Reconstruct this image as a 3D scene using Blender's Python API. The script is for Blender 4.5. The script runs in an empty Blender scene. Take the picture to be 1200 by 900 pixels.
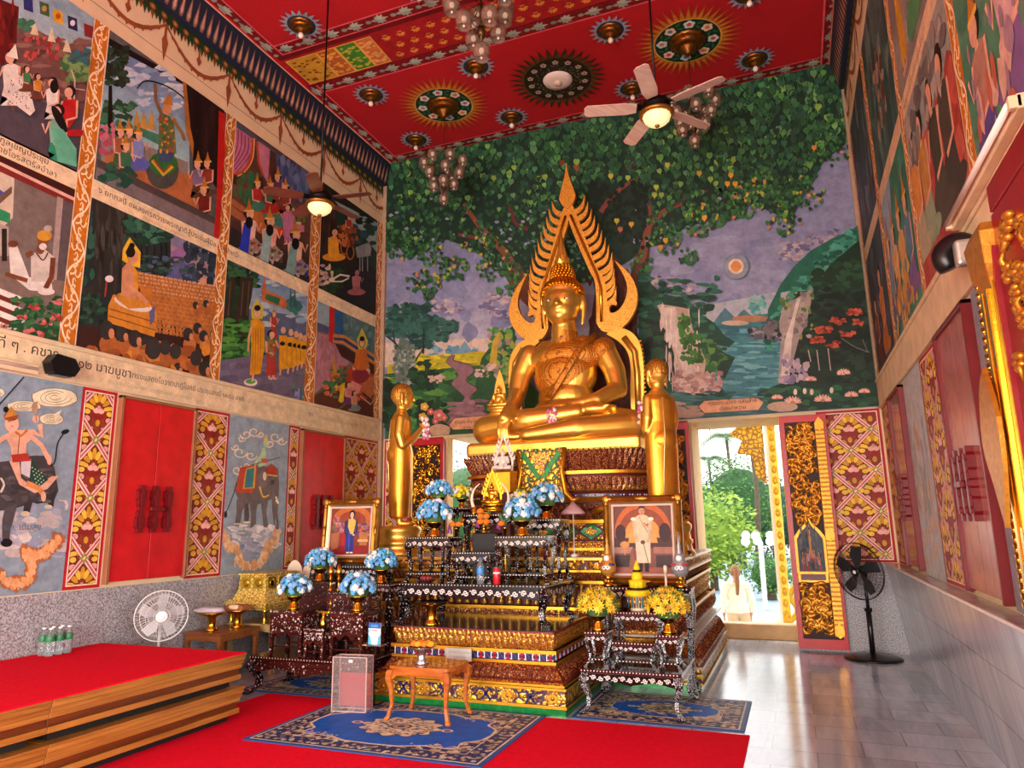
import bpy, math, random
from mathutils import Vector, Matrix, geometry
from math import sin, cos, pi, radians as RAD
random.seed(7)
scene = bpy.context.scene
COL = scene.collection
# ------------------------------------------------------------ camera model (1200x900)
FPX, YAW, PITCH, ROLL = 828.86, .372745, .196028, -.0156355
CAM = Vector((0, 0, 1.6))
_f = Vector((-sin(YAW)*cos(PITCH), cos(YAW)*cos(PITCH), sin(PITCH)))
_r = Vector((cos(YAW), sin(YAW), 0)); _u = _r.cross(_f)
CR = _r*cos(ROLL)+_u*sin(ROLL); CU = CR.cross(_f); CF = _f
def ray(x, y): return CR*((x-600)/FPX)-CU*((y-450)/FPX)+CF
def W(x, y, ax, v):
    d = ray(x, y); return CAM+d*((v-CAM[ax])/d[ax])
def AT(x, y, Y): return W(x, y, 1, Y)
def FL(x, y, z=0.0): return W(x, y, 2, z)
XL, XR, YB, ZC = -6.295, 1.14, 10.06, 7.95
# ------------------------------------------------------------ colour / materials
def lin(h, k=1.0):
    if isinstance(h, tuple): return h if len(h) == 4 else (*h, 1)
    h = h.lstrip('#'); r = []
    for i in (0, 2, 4):
        c = int(h[i:i+2], 16)/255
        c = c/12.92 if c <= .04045 else ((c+.055)/1.055)**2.4
        r.append(min(1, c*k))
    return (*r, 1)
MT = {}
def _new(name):
    m = bpy.data.materials.new(name); m.use_nodes = True
    nt = m.node_tree; b = nt.nodes['Principled BSDF']; return m, nt, b
def mat(name, col='#808080', rough=.5, metal=0.0, var=.12, scale=8, bump=0.0, bscale=40, trans=0, emit=None, estr=0, coat=0, ior=1.45, alpha=1, spec=.5):
    if name in MT: return MT[name]
    m, nt, b = _new(name); N = nt.nodes; Lk = nt.links
    c = lin(col)
    b.inputs['Roughness'].default_value = rough; b.inputs['Metallic'].default_value = metal
    b.inputs['IOR'].default_value = ior; b.inputs['Specular IOR Level'].default_value = spec
    b.inputs['Transmission Weight'].default_value = trans; b.inputs['Coat Weight'].default_value = coat
    b.inputs['Alpha'].default_value = alpha
    tc = N.new('ShaderNodeTexCoord')
    if var > 0:
        n = N.new('ShaderNodeTexNoise'); n.inputs['Scale'].default_value = scale; n.inputs['Detail'].default_value = 5
        r = N.new('ShaderNodeValToRGB'); Lk.new(tc.outputs['Object'], n.inputs['Vector']); Lk.new(n.outputs['Fac'], r.inputs['Fac'])
        r.color_ramp.elements[0].position = .3; r.color_ramp.elements[1].position = .7
        r.color_ramp.elements[0].color = (*[max(0, x*(1-var)) for x in c[:3]], 1)
        r.color_ramp.elements[1].color = (*[min(1, x*(1+var)) for x in c[:3]], 1)
        Lk.new(r.outputs['Color'], b.inputs['Base Color'])
    else: b.inputs['Base Color'].default_value = c
    if bump > 0:
        n2 = N.new('ShaderNodeTexNoise'); n2.inputs['Scale'].default_value = bscale; n2.inputs['Detail'].default_value = 3
        bp = N.new('ShaderNodeBump'); bp.inputs['Strength'].default_value = bump; bp.inputs['Distance'].default_value = .01
        Lk.new(tc.outputs['Object'], n2.inputs['Vector']); Lk.new(n2.outputs['Fac'], bp.inputs['Height']); Lk.new(bp.outputs['Normal'], b.inputs['Normal'])
    if emit:
        b.inputs['Emission Color'].default_value = lin(emit); b.inputs['Emission Strength'].default_value = estr
    MT[name] = m; return m
def paint_mat():
    if 'paint' in MT: return MT['paint']
    m, nt, b = _new('paint'); N = nt.nodes; Lk = nt.links
    a = N.new('ShaderNodeVertexColor'); a.layer_name = 'Col'
    tc = N.new('ShaderNodeTexCoord'); n = N.new('ShaderNodeTexNoise'); n.inputs['Scale'].default_value = 9; n.inputs['Detail'].default_value = 8; n.inputs['Roughness'].default_value = .7
    r = N.new('ShaderNodeMapRange'); r.inputs['From Min'].default_value = .3; r.inputs['From Max'].default_value = .7; r.inputs['To Min'].default_value = .72; r.inputs['To Max'].default_value = 1.25
    mx = N.new('ShaderNodeVectorMath'); mx.operation = 'SCALE'
    Lk.new(tc.outputs['Object'], n.inputs['Vector']); Lk.new(n.outputs['Fac'], r.inputs['Value'])
    Lk.new(a.outputs['Color'], mx.inputs[0]); Lk.new(r.outputs['Result'], mx.inputs['Scale'])
    Lk.new(mx.outputs[0], b.inputs['Base Color']); b.inputs['Roughness'].default_value = .55; b.inputs['Specular IOR Level'].default_value = .3
    MT['paint'] = m; return m
def carved(name, gold='#d9a032', ground='#5a1410', scale=18, thr=.42, metal=.75, rough=.35, bump=.8, kind='vor', randomness=.75):
    """gold relief ornament over a coloured ground"""
    if name in MT: return MT[name]
    m, nt, b = _new(name); N = nt.nodes; Lk = nt.links
    tc = N.new('ShaderNodeTexCoord')
    v = N.new('ShaderNodeTexVoronoi'); v.feature = 'DISTANCE_TO_EDGE'; v.inputs['Scale'].default_value = scale; v.inputs['Randomness'].default_value = randomness
    ns = N.new('ShaderNodeTexNoise'); ns.inputs['Scale'].default_value = scale*.6; ns.inputs['Detail'].default_value = 2; ns.inputs['Distortion'].default_value = 1.2
    mixv = N.new('ShaderNodeVectorMath'); mixv.operation = 'MULTIPLY_ADD'; mixv.inputs[1].default_value = (.06*18/scale,)*3
    Lk.new(tc.outputs['Object'], ns.inputs['Vector']); Lk.new(ns.outputs['Color'], mixv.inputs[0]); Lk.new(tc.outputs['Object'], mixv.inputs[2]); Lk.new(mixv.outputs[0], v.inputs['Vector'])
    r = N.new('ShaderNodeValToRGB'); r.color_ramp.elements[0].position = thr*.18; r.color_ramp.elements[1].position = thr*.18+.06
    r.color_ramp.elements[0].color = (0, 0, 0, 1); r.color_ramp.elements[1].color = (1, 1, 1, 1)
    Lk.new(v.outputs['Distance'], r.inputs['Fac'])
    mx = N.new('ShaderNodeMix'); mx.data_type = 'RGBA'; mx.inputs[6].default_value = lin(ground); mx.inputs[7].default_value = lin(gold)
    Lk.new(r.outputs['Color'], mx.inputs[0]); Lk.new(mx.outputs[2], b.inputs['Base Color'])
    mm = N.new('ShaderNodeMath'); mm.operation = 'MULTIPLY'; mm.inputs[1].default_value = metal; Lk.new(r.outputs['Color'], mm.inputs[0]); Lk.new(mm.outputs[0], b.inputs['Metallic'])
    b.inputs['Roughness'].default_value = rough
    bp = N.new('ShaderNodeBump'); bp.inputs['Strength'].default_value = bump; bp.inputs['Distance'].default_value = .3/scale
    Lk.new(v.outputs['Distance'], bp.inputs['Height']); Lk.new(bp.outputs['Normal'], b.inputs['Normal'])
    MT[name] = m; return m
def wood(name, c1, c2, scale=6, rough=.4, coat=0.0, axis=0, stretch=12):
    if name in MT: return MT[name]
    m, nt, b = _new(name); N = nt.nodes; Lk = nt.links
    tc = N.new('ShaderNodeTexCoord'); mp = N.new('ShaderNodeMapping'); s = [stretch]*3; s[axis] = 1
    mp.inputs['Scale'].default_value = s; n = N.new('ShaderNodeTexNoise'); n.inputs['Scale'].default_value = scale*.3; n.inputs['Detail'].default_value = 6; n.inputs['Distortion'].default_value = .6
    r = N.new('ShaderNodeValToRGB'); r.color_ramp.elements[0].position = .3; r.color_ramp.elements[1].position = .7
    r.color_ramp.elements[0].color = lin(c1); r.color_ramp.elements[1].color = lin(c2)
    Lk.new(tc.outputs['Object'], mp.inputs['Vector']); Lk.new(mp.outputs['Vector'], n.inputs['Vector']); Lk.new(n.outputs['Fac'], r.inputs['Fac']); Lk.new(r.outputs['Color'], b.inputs['Base Color'])
    b.inputs['Roughness'].default_value = rough; b.inputs['Coat Weight'].default_value = coat
    MT[name] = m; return m
# ------------------------------------------------------------ mesh builder
class MB:
    def __init__(s, *mats): s.v = []; s.f = []; s.m = []; s.mats = list(mats); s.sm = []
    def add(s, vs, fs, m=0, smooth=False, M=None):
        o = len(s.v)
        for p in vs:
            p = Vector(p); s.v.append(M @ p if M else p)
        for f in fs: s.f.append([i+o for i in f]); s.m.append(m); s.sm.append(smooth)
        return s
    def box(s, x0, x1, y0, y1, z0, z1, m=0, M=None):
        return s.add([(x0,y0,z0),(x1,y0,z0),(x1,y1,z0),(x0,y1,z0),(x0,y0,z1),(x1,y0,z1),(x1,y1,z1),(x0,y1,z1)],
                     [(0,3,2,1),(4,5,6,7),(0,1,5,4),(1,2,6,5),(2,3,7,6),(3,0,4,7)], m, False, M)
    def lathe(s, prof, c=(0,0,0), n=24, m=0, M=None, sx=1, sy=1, smooth=True, lobes=0, amp=0):
        vs = []; fs = []
        for (r, z) in prof:
            for i in range(n):
                a = 2*pi*i/n; rr = r*(1+amp*cos(lobes*a)) if lobes else r
                vs.append((c[0]+rr*cos(a)*sx, c[1]+rr*sin(a)*sy, c[2]+z))
        for j in range(len(prof)-1):
            for i in range(n):
                k = (i+1) % n; fs.append((j*n+i, j*n+k, (j+1)*n+k, (j+1)*n+i))
        fs.append(list(range(n))[::-1]); fs.append([(len(prof)-1)*n+i for i in range(n)])
        return s.add(vs, fs, m, smooth, M)
    def ell(s, c, r, m=0, n=12, k=8, M=None):
        if not isinstance(r, (tuple, list)): r = (r, r, r)
        vs = [(c[0], c[1], c[2]-r[2])]
        for j in range(1, k):
            t = -pi/2+pi*j/k
            for i in range(n):
                a = 2*pi*i/n; vs.append((c[0]+r[0]*cos(t)*cos(a), c[1]+r[1]*cos(t)*sin(a), c[2]+r[2]*sin(t)))
        vs.append((c[0], c[1], c[2]+r[2])); fs = []
        for i in range(n): fs.append((0, 1+(i+1) % n, 1+i))
        for j in range(k-2):
            for i in range(n):
                q = (i+1) % n; fs.append((1+j*n+i, 1+j*n+q, 1+(j+1)*n+q, 1+(j+1)*n+i))
        o = 1+(k-2)*n; T = len(vs)-1
        for i in range(n): fs.append((o+i, o+(i+1) % n, T))
        return s.add(vs, fs, m, True, M)
    def tube(s, pts, r, n=8, m=0, M=None, flat=1.0, up=None):
        pts = [Vector(p) for p in pts]
        if not isinstance(r, (list, tuple)): r = [r]*len(pts)
        vs = []; fs = []; prev = None
        for i, p in enumerate(pts):
            t = (pts[min(i+1, len(pts)-1)]-pts[max(i-1, 0)])
            t = t.normalized() if t.length > 1e-9 else Vector((0,0,1))
            if prev is None:
                a = Vector(up) if up else (Vector((0,0,1)) if abs(t.z) < .9 else Vector((1,0,0)))
            else: a = prev
            b = t.cross(a); b.normalize(); a = b.cross(t); a.normalize(); prev = a
            for k in range(n):
                w = 2*pi*k/n; vs.append(p+(a*cos(w)*flat+b*sin(w))*r[i])
        for j in range(len(pts)-1):
            for i in range(n):
                k = (i+1) % n; fs.append((j*n+i, j*n+k, (j+1)*n+k, (j+1)*n+i))
        fs.append(list(range(n))[::-1]); fs.append([(len(pts)-1)*n+i for i in range(n)])
        return s.add(vs, fs, m, True, M)
    def prism(s, poly, O, U, V, N, t, m=0, ms=None, M=None):
        """2-D outline extruded by t along N"""
        O, U, V, N = map(Vector, (O, U, V, N)); n = len(poly)
        a = [O+U*p[0]+V*p[1] for p in poly]; b = [q+N*t for q in a]
        tr = geometry.tessellate_polygon([[Vector((p[0], p[1], 0)) for p in poly]])
        s.add(a+b, [tuple(x) for x in tr]+[tuple(i+n for i in x) for x in tr], m, False, M)
        s.add(a+b, [(i, (i+1) % n, (i+1) % n+n, i+n) for i in range(n)], m if ms is None else ms, False, M)
        return s
    def build(s, name, parent=None, bevel=0, seg=1, kind=None, **kw):
        me = bpy.data.meshes.new(name); me.from_pydata([tuple(v) for v in s.v], [], s.f)
        for mm in s.mats: me.materials.append(mm)
        me.polygons.foreach_set('material_index', s.m); me.polygons.foreach_set('use_smooth', s.sm)
        me.update(); o = bpy.data.objects.new(name, me); COL.objects.link(o)
        if parent: o.parent = parent
        if bevel:
            b = o.modifiers.new('bevel', 'BEVEL'); b.width = bevel; b.segments = seg; b.limit_method = 'ANGLE'; b.angle_limit = .7
        if kind: o['kind'] = kind
        for k, v in kw.items(): o[k] = v
        return o
def thing(name, label, cat, loc=(0,0,0), rz=0, group=None):
    o = bpy.data.objects.new(name, None); COL.objects.link(o); o.location = loc; o.rotation_euler = (0, 0, rz); o.empty_display_size = .05
    o['label'] = label; o['category'] = cat
    if group: o['group'] = group
    return o
def tag(o, label, cat, group=None):
    o['label'] = label; o['category'] = cat
    if group: o['group'] = group
    return o
def kids(o): return [c for c in COL.objects if c.parent == o]
def dup(root, loc=None, rz=None, label=None, group=None, scale=None):
    r = root.copy(); COL.objects.link(r)
    if loc is not None: r.location = loc
    if rz is not None: r.rotation_euler = (0, 0, rz)
    if scale: r.scale = (scale,)*3
    if label: r['label'] = label
    if group: r['group'] = group
    for ch in root.children:
        c = ch.copy(); COL.objects.link(c); c.parent = r
        for g in ch.children:
            d = g.copy(); COL.objects.link(d); d.parent = c
    return r
# ------------------------------------------------------------ painted canvas
def clip_rect(P, r):
    a0, a1, b0, b1 = r
    for ax, v, sg in ((0, a0, 1), (0, a1, -1), (1, b0, 1), (1, b1, -1)):
        out = []
        for i in range(len(P)):
            p, q = P[i-1], P[i]; ip = (p[ax]-v)*sg >= 0; iq = (q[ax]-v)*sg >= 0
            if ip != iq:
                t = (v-p[ax])/(q[ax]-p[ax]); out.append((p[0]+(q[0]-p[0])*t, p[1]+(q[1]-p[1])*t))
            if iq: out.append(q)
        P = out
        if len(P) < 3: return []
    return P
_tcache = {}
def text_mesh(t):
    if t in _tcache: return _tcache[t]
    cu = bpy.data.curves.new('t', 'FONT'); cu.body = t; cu.size = 1; cu.resolution_u = 2
    o = bpy.data.objects.new('t', cu); COL.objects.link(o)
    me = bpy.data.meshes.new_from_object(o.evaluated_get(bpy.context.evaluated_depsgraph_get()))
    r = ([(v.co.x, v.co.y) for v in me.vertices], [tuple(p.vertices) for p in me.polygons])
    bpy.data.objects.remove(o); bpy.data.curves.remove(cu); bpy.data.meshes.remove(me)
    _tcache[t] = r; return r
class Canvas:
    def __init__(s, O, U, V, N, step=.00012, px=True):
        s.O, s.U, s.V, s.N = Vector(O), Vector(U), Vector(V), Vector(N); s.step = step; s.L = 0; s.v = []; s.f = []; s.c = []; s.clip = None; s.px = px
    def tr(s, x, y):
        if not s.px: return (x, y)
        d = ray(x, y); t = (s.O-CAM).dot(s.N)/d.dot(s.N); p = CAM+d*t-s.O
        return (p.dot(s.U), p.dot(s.V))
    def raw(s, P, col, L=None):
        if s.clip: P = clip_rect(P, s.clip)
        if len(P) < 3: return
        if L is None: s.L += 1; L = s.L
        c = lin(col) if isinstance(col, str) else col
        s.n = getattr(s, 'n', 0)+1; o = len(s.v); h = L*s.step+(s.n % 41)*2.4e-6*min(1, s.step/.00012)
        for p in P: s.v.append(s.O+s.U*p[0]+s.V*p[1]+s.N*h); s.c.append(c)
        if len(P) > 4:
            for t in geometry.tessellate_polygon([[Vector((p[0], p[1], 0)) for p in P]]): s.f.append([i+o for i in t])
        else: s.f.append(list(range(o, o+len(P))))
    def poly(s, P, col, L=None): s.raw([s.tr(*p) for p in P], col, L)
    def rect(s, a0, b0, a1, b1, col, L=None): s.poly([(a0,b0),(a1,b0),(a1,b1),(a0,b1)], col, L)
    def ell(s, x, y, rx, ry, col, rot=0, n=14, L=None):
        c, q = cos(rot), sin(rot)
        s.poly([(x+rx*cos(t)*c-ry*sin(t)*q, y+rx*cos(t)*q+ry*sin(t)*c) for t in [2*pi*i/n for i in range(n)]], col, L)
    def line(s, P, w, col, L=None, w2=None):
        n = len(P)
        if n < 2: return
        l = []; r = []
        for i, p in enumerate(P):
            a, b = P[max(0, i-1)], P[min(n-1, i+1)]; dx, dy = b[0]-a[0], b[1]-a[1]; d = math.hypot(dx, dy) or 1
            ww = (w if w2 is None else w+(w2-w)*i/(n-1))/2
            l.append((p[0]-dy/d*ww, p[1]+dx/d*ww)); r.append((p[0]+dy/d*ww, p[1]-dx/d*ww))
        if L is None: s.L += 1; L = s.L
        for i in range(n-1): s.poly([l[i], l[i+1], r[i+1], r[i]], col, L)
    def curve(s, P, w, col, L=None, w2=None, k=5):
        s.line(smooth(P, k), w, col, L, w2)
    def blob(s, x, y, rx, ry, col, n=11, j=.25, L=None, rng=random):
        s.poly([(x+rx*cos(t)*(1+rng.uniform(-j, j)), y+ry*sin(t)*(1+rng.uniform(-j, j))) for t in [2*pi*i/n for i in range(n)]], col, L)
    def text(s, t, O, du, h, col):
        """O plane coords of the baseline start, du direction (+-1), h letter size"""
        vs, fs = text_mesh(t); s.L += 1; o = len(s.v); c = lin(col)
        ang = 0
        for (x, y) in vs: s.v.append(s.O+s.U*(O[0]+x*h*du)+s.V*(O[1]+y*h)+s.N*(s.L*s.step)); s.c.append(c)
        for f in fs: s.f.append([i+o for i in f])
    def build(s, name, parent=None, thick=0, **kw):
        me = bpy.data.meshes.new(name); me.from_pydata([tuple(v) for v in s.v], [], s.f)
        ca = me.color_attributes.new('Col', 'FLOAT_COLOR', 'POINT'); ca.data.foreach_set('color', [x for c in s.c for x in c])
        me.materials.append(paint_mat()); me.update(); o = bpy.data.objects.new(name, me); COL.objects.link(o)
        if parent: o.parent = parent
        for k, v in kw.items(): o[k] = v
        return o
def smooth(P, k=5):
    out = []
    for i in range(len(P)-1):
        p0, p1, p2, p3 = P[max(0, i-1)], P[i], P[i+1], P[min(len(P)-1, i+2)]
        for j in range(k):
            t = j/k; out.append(tuple(.5*((2*p1[d])+(-p0[d]+p2[d])*t+(2*p0[d]-5*p1[d]+4*p2[d]-p3[d])*t*t+(-p0[d]+3*p1[d]-3*p2[d]+p3[d])*t**3) for d in range(len(p1))))
    out.append(tuple(P[-1])); return out
def CVL(off=.004, **k): return Canvas((XL+off,0,0), (0,1,0), (0,0,1), (1,0,0), **k)
def CVR(off=.004, **k): return Canvas((XR-off,0,0), (0,1,0), (0,0,1), (-1,0,0), **k)
def CVB(off=.004, **k): return Canvas((0,YB-off,0), (1,0,0), (0,0,1), (0,-1,0), **k)
def CVC(off=.004, **k): return Canvas((0,0,ZC-off), (1,0,0), (0,1,0), (0,0,-1), **k)
# gold family
GOLD = mat('gold_leaf', '#ffcb5c', .36, .9, .10, 5, .06, 30)
GOLDB = mat('bright_gold', '#e6b83c', .22, 1, .08, 12, .05, 60)
GOLDP = mat('gold_paint', '#c98a22', .4, .55, .15, 14, .15, 60)
GLIT = carved('glitter_gold', '#ffc050', '#a8640f', 60, .25, .8, .34, .8, randomness=1)
RED = mat('red_lacquer', '#b3141c', .35, 0, .14, 6, .03, 60)
DRED = mat('dark_red_paint', '#6e1218', .4)
# ============================================================ materials of the shell
def granite():
    m, nt, b = _new('grey_granite'); N = nt.nodes; Lk = nt.links
    tc = N.new('ShaderNodeTexCoord'); n = N.new('ShaderNodeTexNoise'); n.inputs['Scale'].default_value = 75; n.inputs['Detail'].default_value = 3; n.inputs['Roughness'].default_value = .8
    r = N.new('ShaderNodeValToRGB'); e = r.color_ramp.elements; e[0].position = .38; e[0].color = lin('#55545a'); e[1].position = .62; e[1].color = lin('#c6c3c6')
    Lk.new(tc.outputs['Object'], n.inputs['Vector']); Lk.new(n.outputs['Fac'], r.inputs['Fac']); Lk.new(r.outputs['Color'], b.inputs['Base Color']); b.inputs['Roughness'].default_value = .45
    return m
def marble(name, c1, c2, cg, tx, ty, axes=(0, 1), rough=.12, mortar=.012, veins=(3.0, .5, 3.0), off=.5):
    m, nt, b = _new(name); N = nt.nodes; Lk = nt.links
    tc = N.new('ShaderNodeTexCoord'); sp = N.new('ShaderNodeSeparateXYZ'); cb = N.new('ShaderNodeCombineXYZ')
    Lk.new(tc.outputs['Object'], sp.inputs[0]); Lk.new(sp.outputs[axes[0]], cb.inputs[0]); Lk.new(sp.outputs[axes[1]], cb.inputs[1])
    br = N.new('ShaderNodeTexBrick'); br.offset = off; br.inputs['Scale'].default_value = 1; br.inputs['Mortar Size'].default_value = mortar/2; br.inputs['Mortar Smooth'].default_value = .3
    br.inputs['Brick Width'].default_value = tx; br.inputs['Row Height'].default_value = ty
    br.inputs['Color1'].default_value = (.82, .82, .82, 1); br.inputs['Color2'].default_value = (1.05, 1.05, 1.05, 1); br.inputs['Mortar'].default_value = (.5, .5, .52, 1)
    mp = N.new('ShaderNodeMapping'); mp.inputs['Scale'].default_value = veins; n = N.new('ShaderNodeTexNoise'); n.inputs['Scale'].default_value = 1.6; n.inputs['Detail'].default_value = 8; n.inputs['Distortion'].default_value = 1.0; n.inputs['Roughness'].default_value = .65
    r = N.new('ShaderNodeValToRGB'); r.color_ramp.elements[0].position = .3; r.color_ramp.elements[1].position = .72; r.color_ramp.elements[0].color = lin(c1); r.color_ramp.elements[1].color = lin(c2)
    mx = N.new('ShaderNodeMix'); mx.data_type = 'RGBA'; mx.blend_type = 'MULTIPLY'; mx.inputs[0].default_value = 1
    Lk.new(cb.outputs[0], br.inputs['Vector']); Lk.new(tc.outputs['Object'], mp.inputs[0]); Lk.new(mp.outputs[0], n.inputs['Vector']); Lk.new(n.outputs['Fac'], r.inputs['Fac'])
    Lk.new(r.outputs['Color'], mx.inputs[6]); Lk.new(br.outputs['Color'], mx.inputs[7]); Lk.new(mx.outputs[2], b.inputs['Base Color'])
    b.inputs['Roughness'].default_value = rough; b.inputs['Specular IOR Level'].default_value = .6
    nb = N.new('ShaderNodeBump'); nb.inputs['Strength'].default_value = .15; nb.inputs['Distance'].default_value = .004; Lk.new(n.outputs['Fac'], nb.inputs['Height']); Lk.new(nb.outputs['Normal'], b.inputs['Normal'])
    return m
GRAN = granite()
FLOOR = marble('grey_marble_floor', '#94a8bc', '#d0e2f4', '#555', .6, .36, rough=.14)
RMARB = marble('grey_marble_dado', '#939ca6', '#ccd6e0', '#555', 1.3, .36, axes=(1, 2), rough=.18, veins=(1, 5, .6), off=0)
CREAM = mat('cream_plaster', '#e2c79e', .7, 0, .07, 3, .1, 20)
CREAMD = mat('old_cream_plaster', '#d8c19a', .7, 0, .12, 6, .15, 20)
CRED = mat('red_ceiling_paint', '#b30f1a', .75, 0, .07, 2)
TAN = mat('tan_frame', '#b08a58', .5)
# ---- shell
def st(o, **k): o['kind'] = 'structure'; return o
m = MB(FLOOR); m.box(-6.6, 1.6, -5, 11.0, -.3, 0); m.build('floor', kind='structure')
m = MB(CRED); m.box(-6.7, 1.6, -5, 11.0, ZC, ZC+.3); m.build('ceiling', kind='structure')
m = MB(CREAM); m.box(XL-.4, XL, -5, 10.95, 0, ZC); m.build('wall_left', kind='structure')
# right wall with the near doorway (Y 1.7..3.7) and a second one behind the camera
m = MB(CREAM); m.box(XR, XR+.5, 3.75, 10.95, 0, ZC); m.box(XR, XR+.5, 1.6, 3.75, 3.02, ZC); m.box(XR, XR+.5, .2, 1.6, 0, ZC)
m.box(XR, XR+.5, -2.4, .2, 3.02, ZC); m.box(XR, XR+.5, -5, -2.4, 0, ZC); m.build('wall_right', kind='structure')
DX0, DX1, DZ = -1.27, -.10, 2.97   # right rear doorway
EX0, EX1 = -5.06, -3.89            # left rear doorway
m = MB(CREAM)
for x0, x1, z0 in ((XL, EX0, 0), (EX0, EX1, DZ), (EX1, DX0, 0), (DX0, DX1, DZ), (DX1, XR, 0)): m.box(x0, x1, YB, 10.26 if x1 == EX0 else 10.95, z0, ZC)
m.build('wall_back', kind='structure')
# front wall behind the photographer, with three tall doorways
m = MB(CREAM); m.box(XL, XR, -5.3, -5, 3.8, ZC)
for x0, x1 in ((XL, -5.9), (-4.0, -3.5), (-1.7, -1.2), (.7, XR)): m.box(x0, x1, -5.3, -5, 0, 3.8)
m.build('wall_front', kind='structure')
m = MB(mat('sill_stone', '#c9a77c', .6)); m.box(DX0, DX1, 10.72, 10.97, 0, .2); m.box(EX0, EX1, 10.72, 10.97, 0, .2); m.build('trim_1', kind='structure', bevel=.01)
m = MB(mat('reveal_plaster', '#e0b766', .6))
for a, b2 in ((DX0, DX1), (EX0, EX1)):
    m.box(a, a+.01, YB, 10.26 if a == EX0 else 10.95, 0, DZ); m.box(b2-.01, b2, YB, 10.95, 0, DZ); m.box(a, b2, YB, 10.95, DZ-.01, DZ)
m.build('trim_2', kind='structure')
# dado
m = MB(GRAN); m.box(XL, XL+.02, -5, YB, 0, 1.06); m.build('baseboard_left', kind='structure')
m = MB(GRAN); m.box(XL, EX0, YB-.02, YB, 0, 1.06); m.box(DX1, XR, YB-.02, YB, 0, 1.06); m.build('baseboard_back', kind='structure')
m = MB(RMARB)
for y0, y1 in ((3.75, YB), (.2, 1.6)):
    m.add([(XR,y0,0),(XR,y1,0),(.975,y1,1.06),(.975,y0,1.06),(XR+.02,y0,1.06),(XR+.02,y1,1.06),(XR+.02,y0,0),(XR+.02,y1,0)], [(0,1,2,3),(3,2,5,4),(0,3,4,6),(1,7,5,2)])
m.build('baseboard_right', kind='structure')
m = MB(mat('ledge_edge', '#d9d6ce', .3)); m.box(.97, .985, 3.75, YB-.02, 1.05, 1.068); m.build('trim_3', kind='structure')
# corner posts
m = MB(mat('corner_stucco', '#a98f74', .7)); m.box(XL, XL+.07, YB-.07, YB, 0, 7.5); m.build('trim_4', kind='structure')
m = MB(mat('corner_stucco', '#a98f74', .7)); m.box(XR-.05, XR, YB-.05, YB, 3.0, 7.9); m.build('trim_5', kind='structure')
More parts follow.
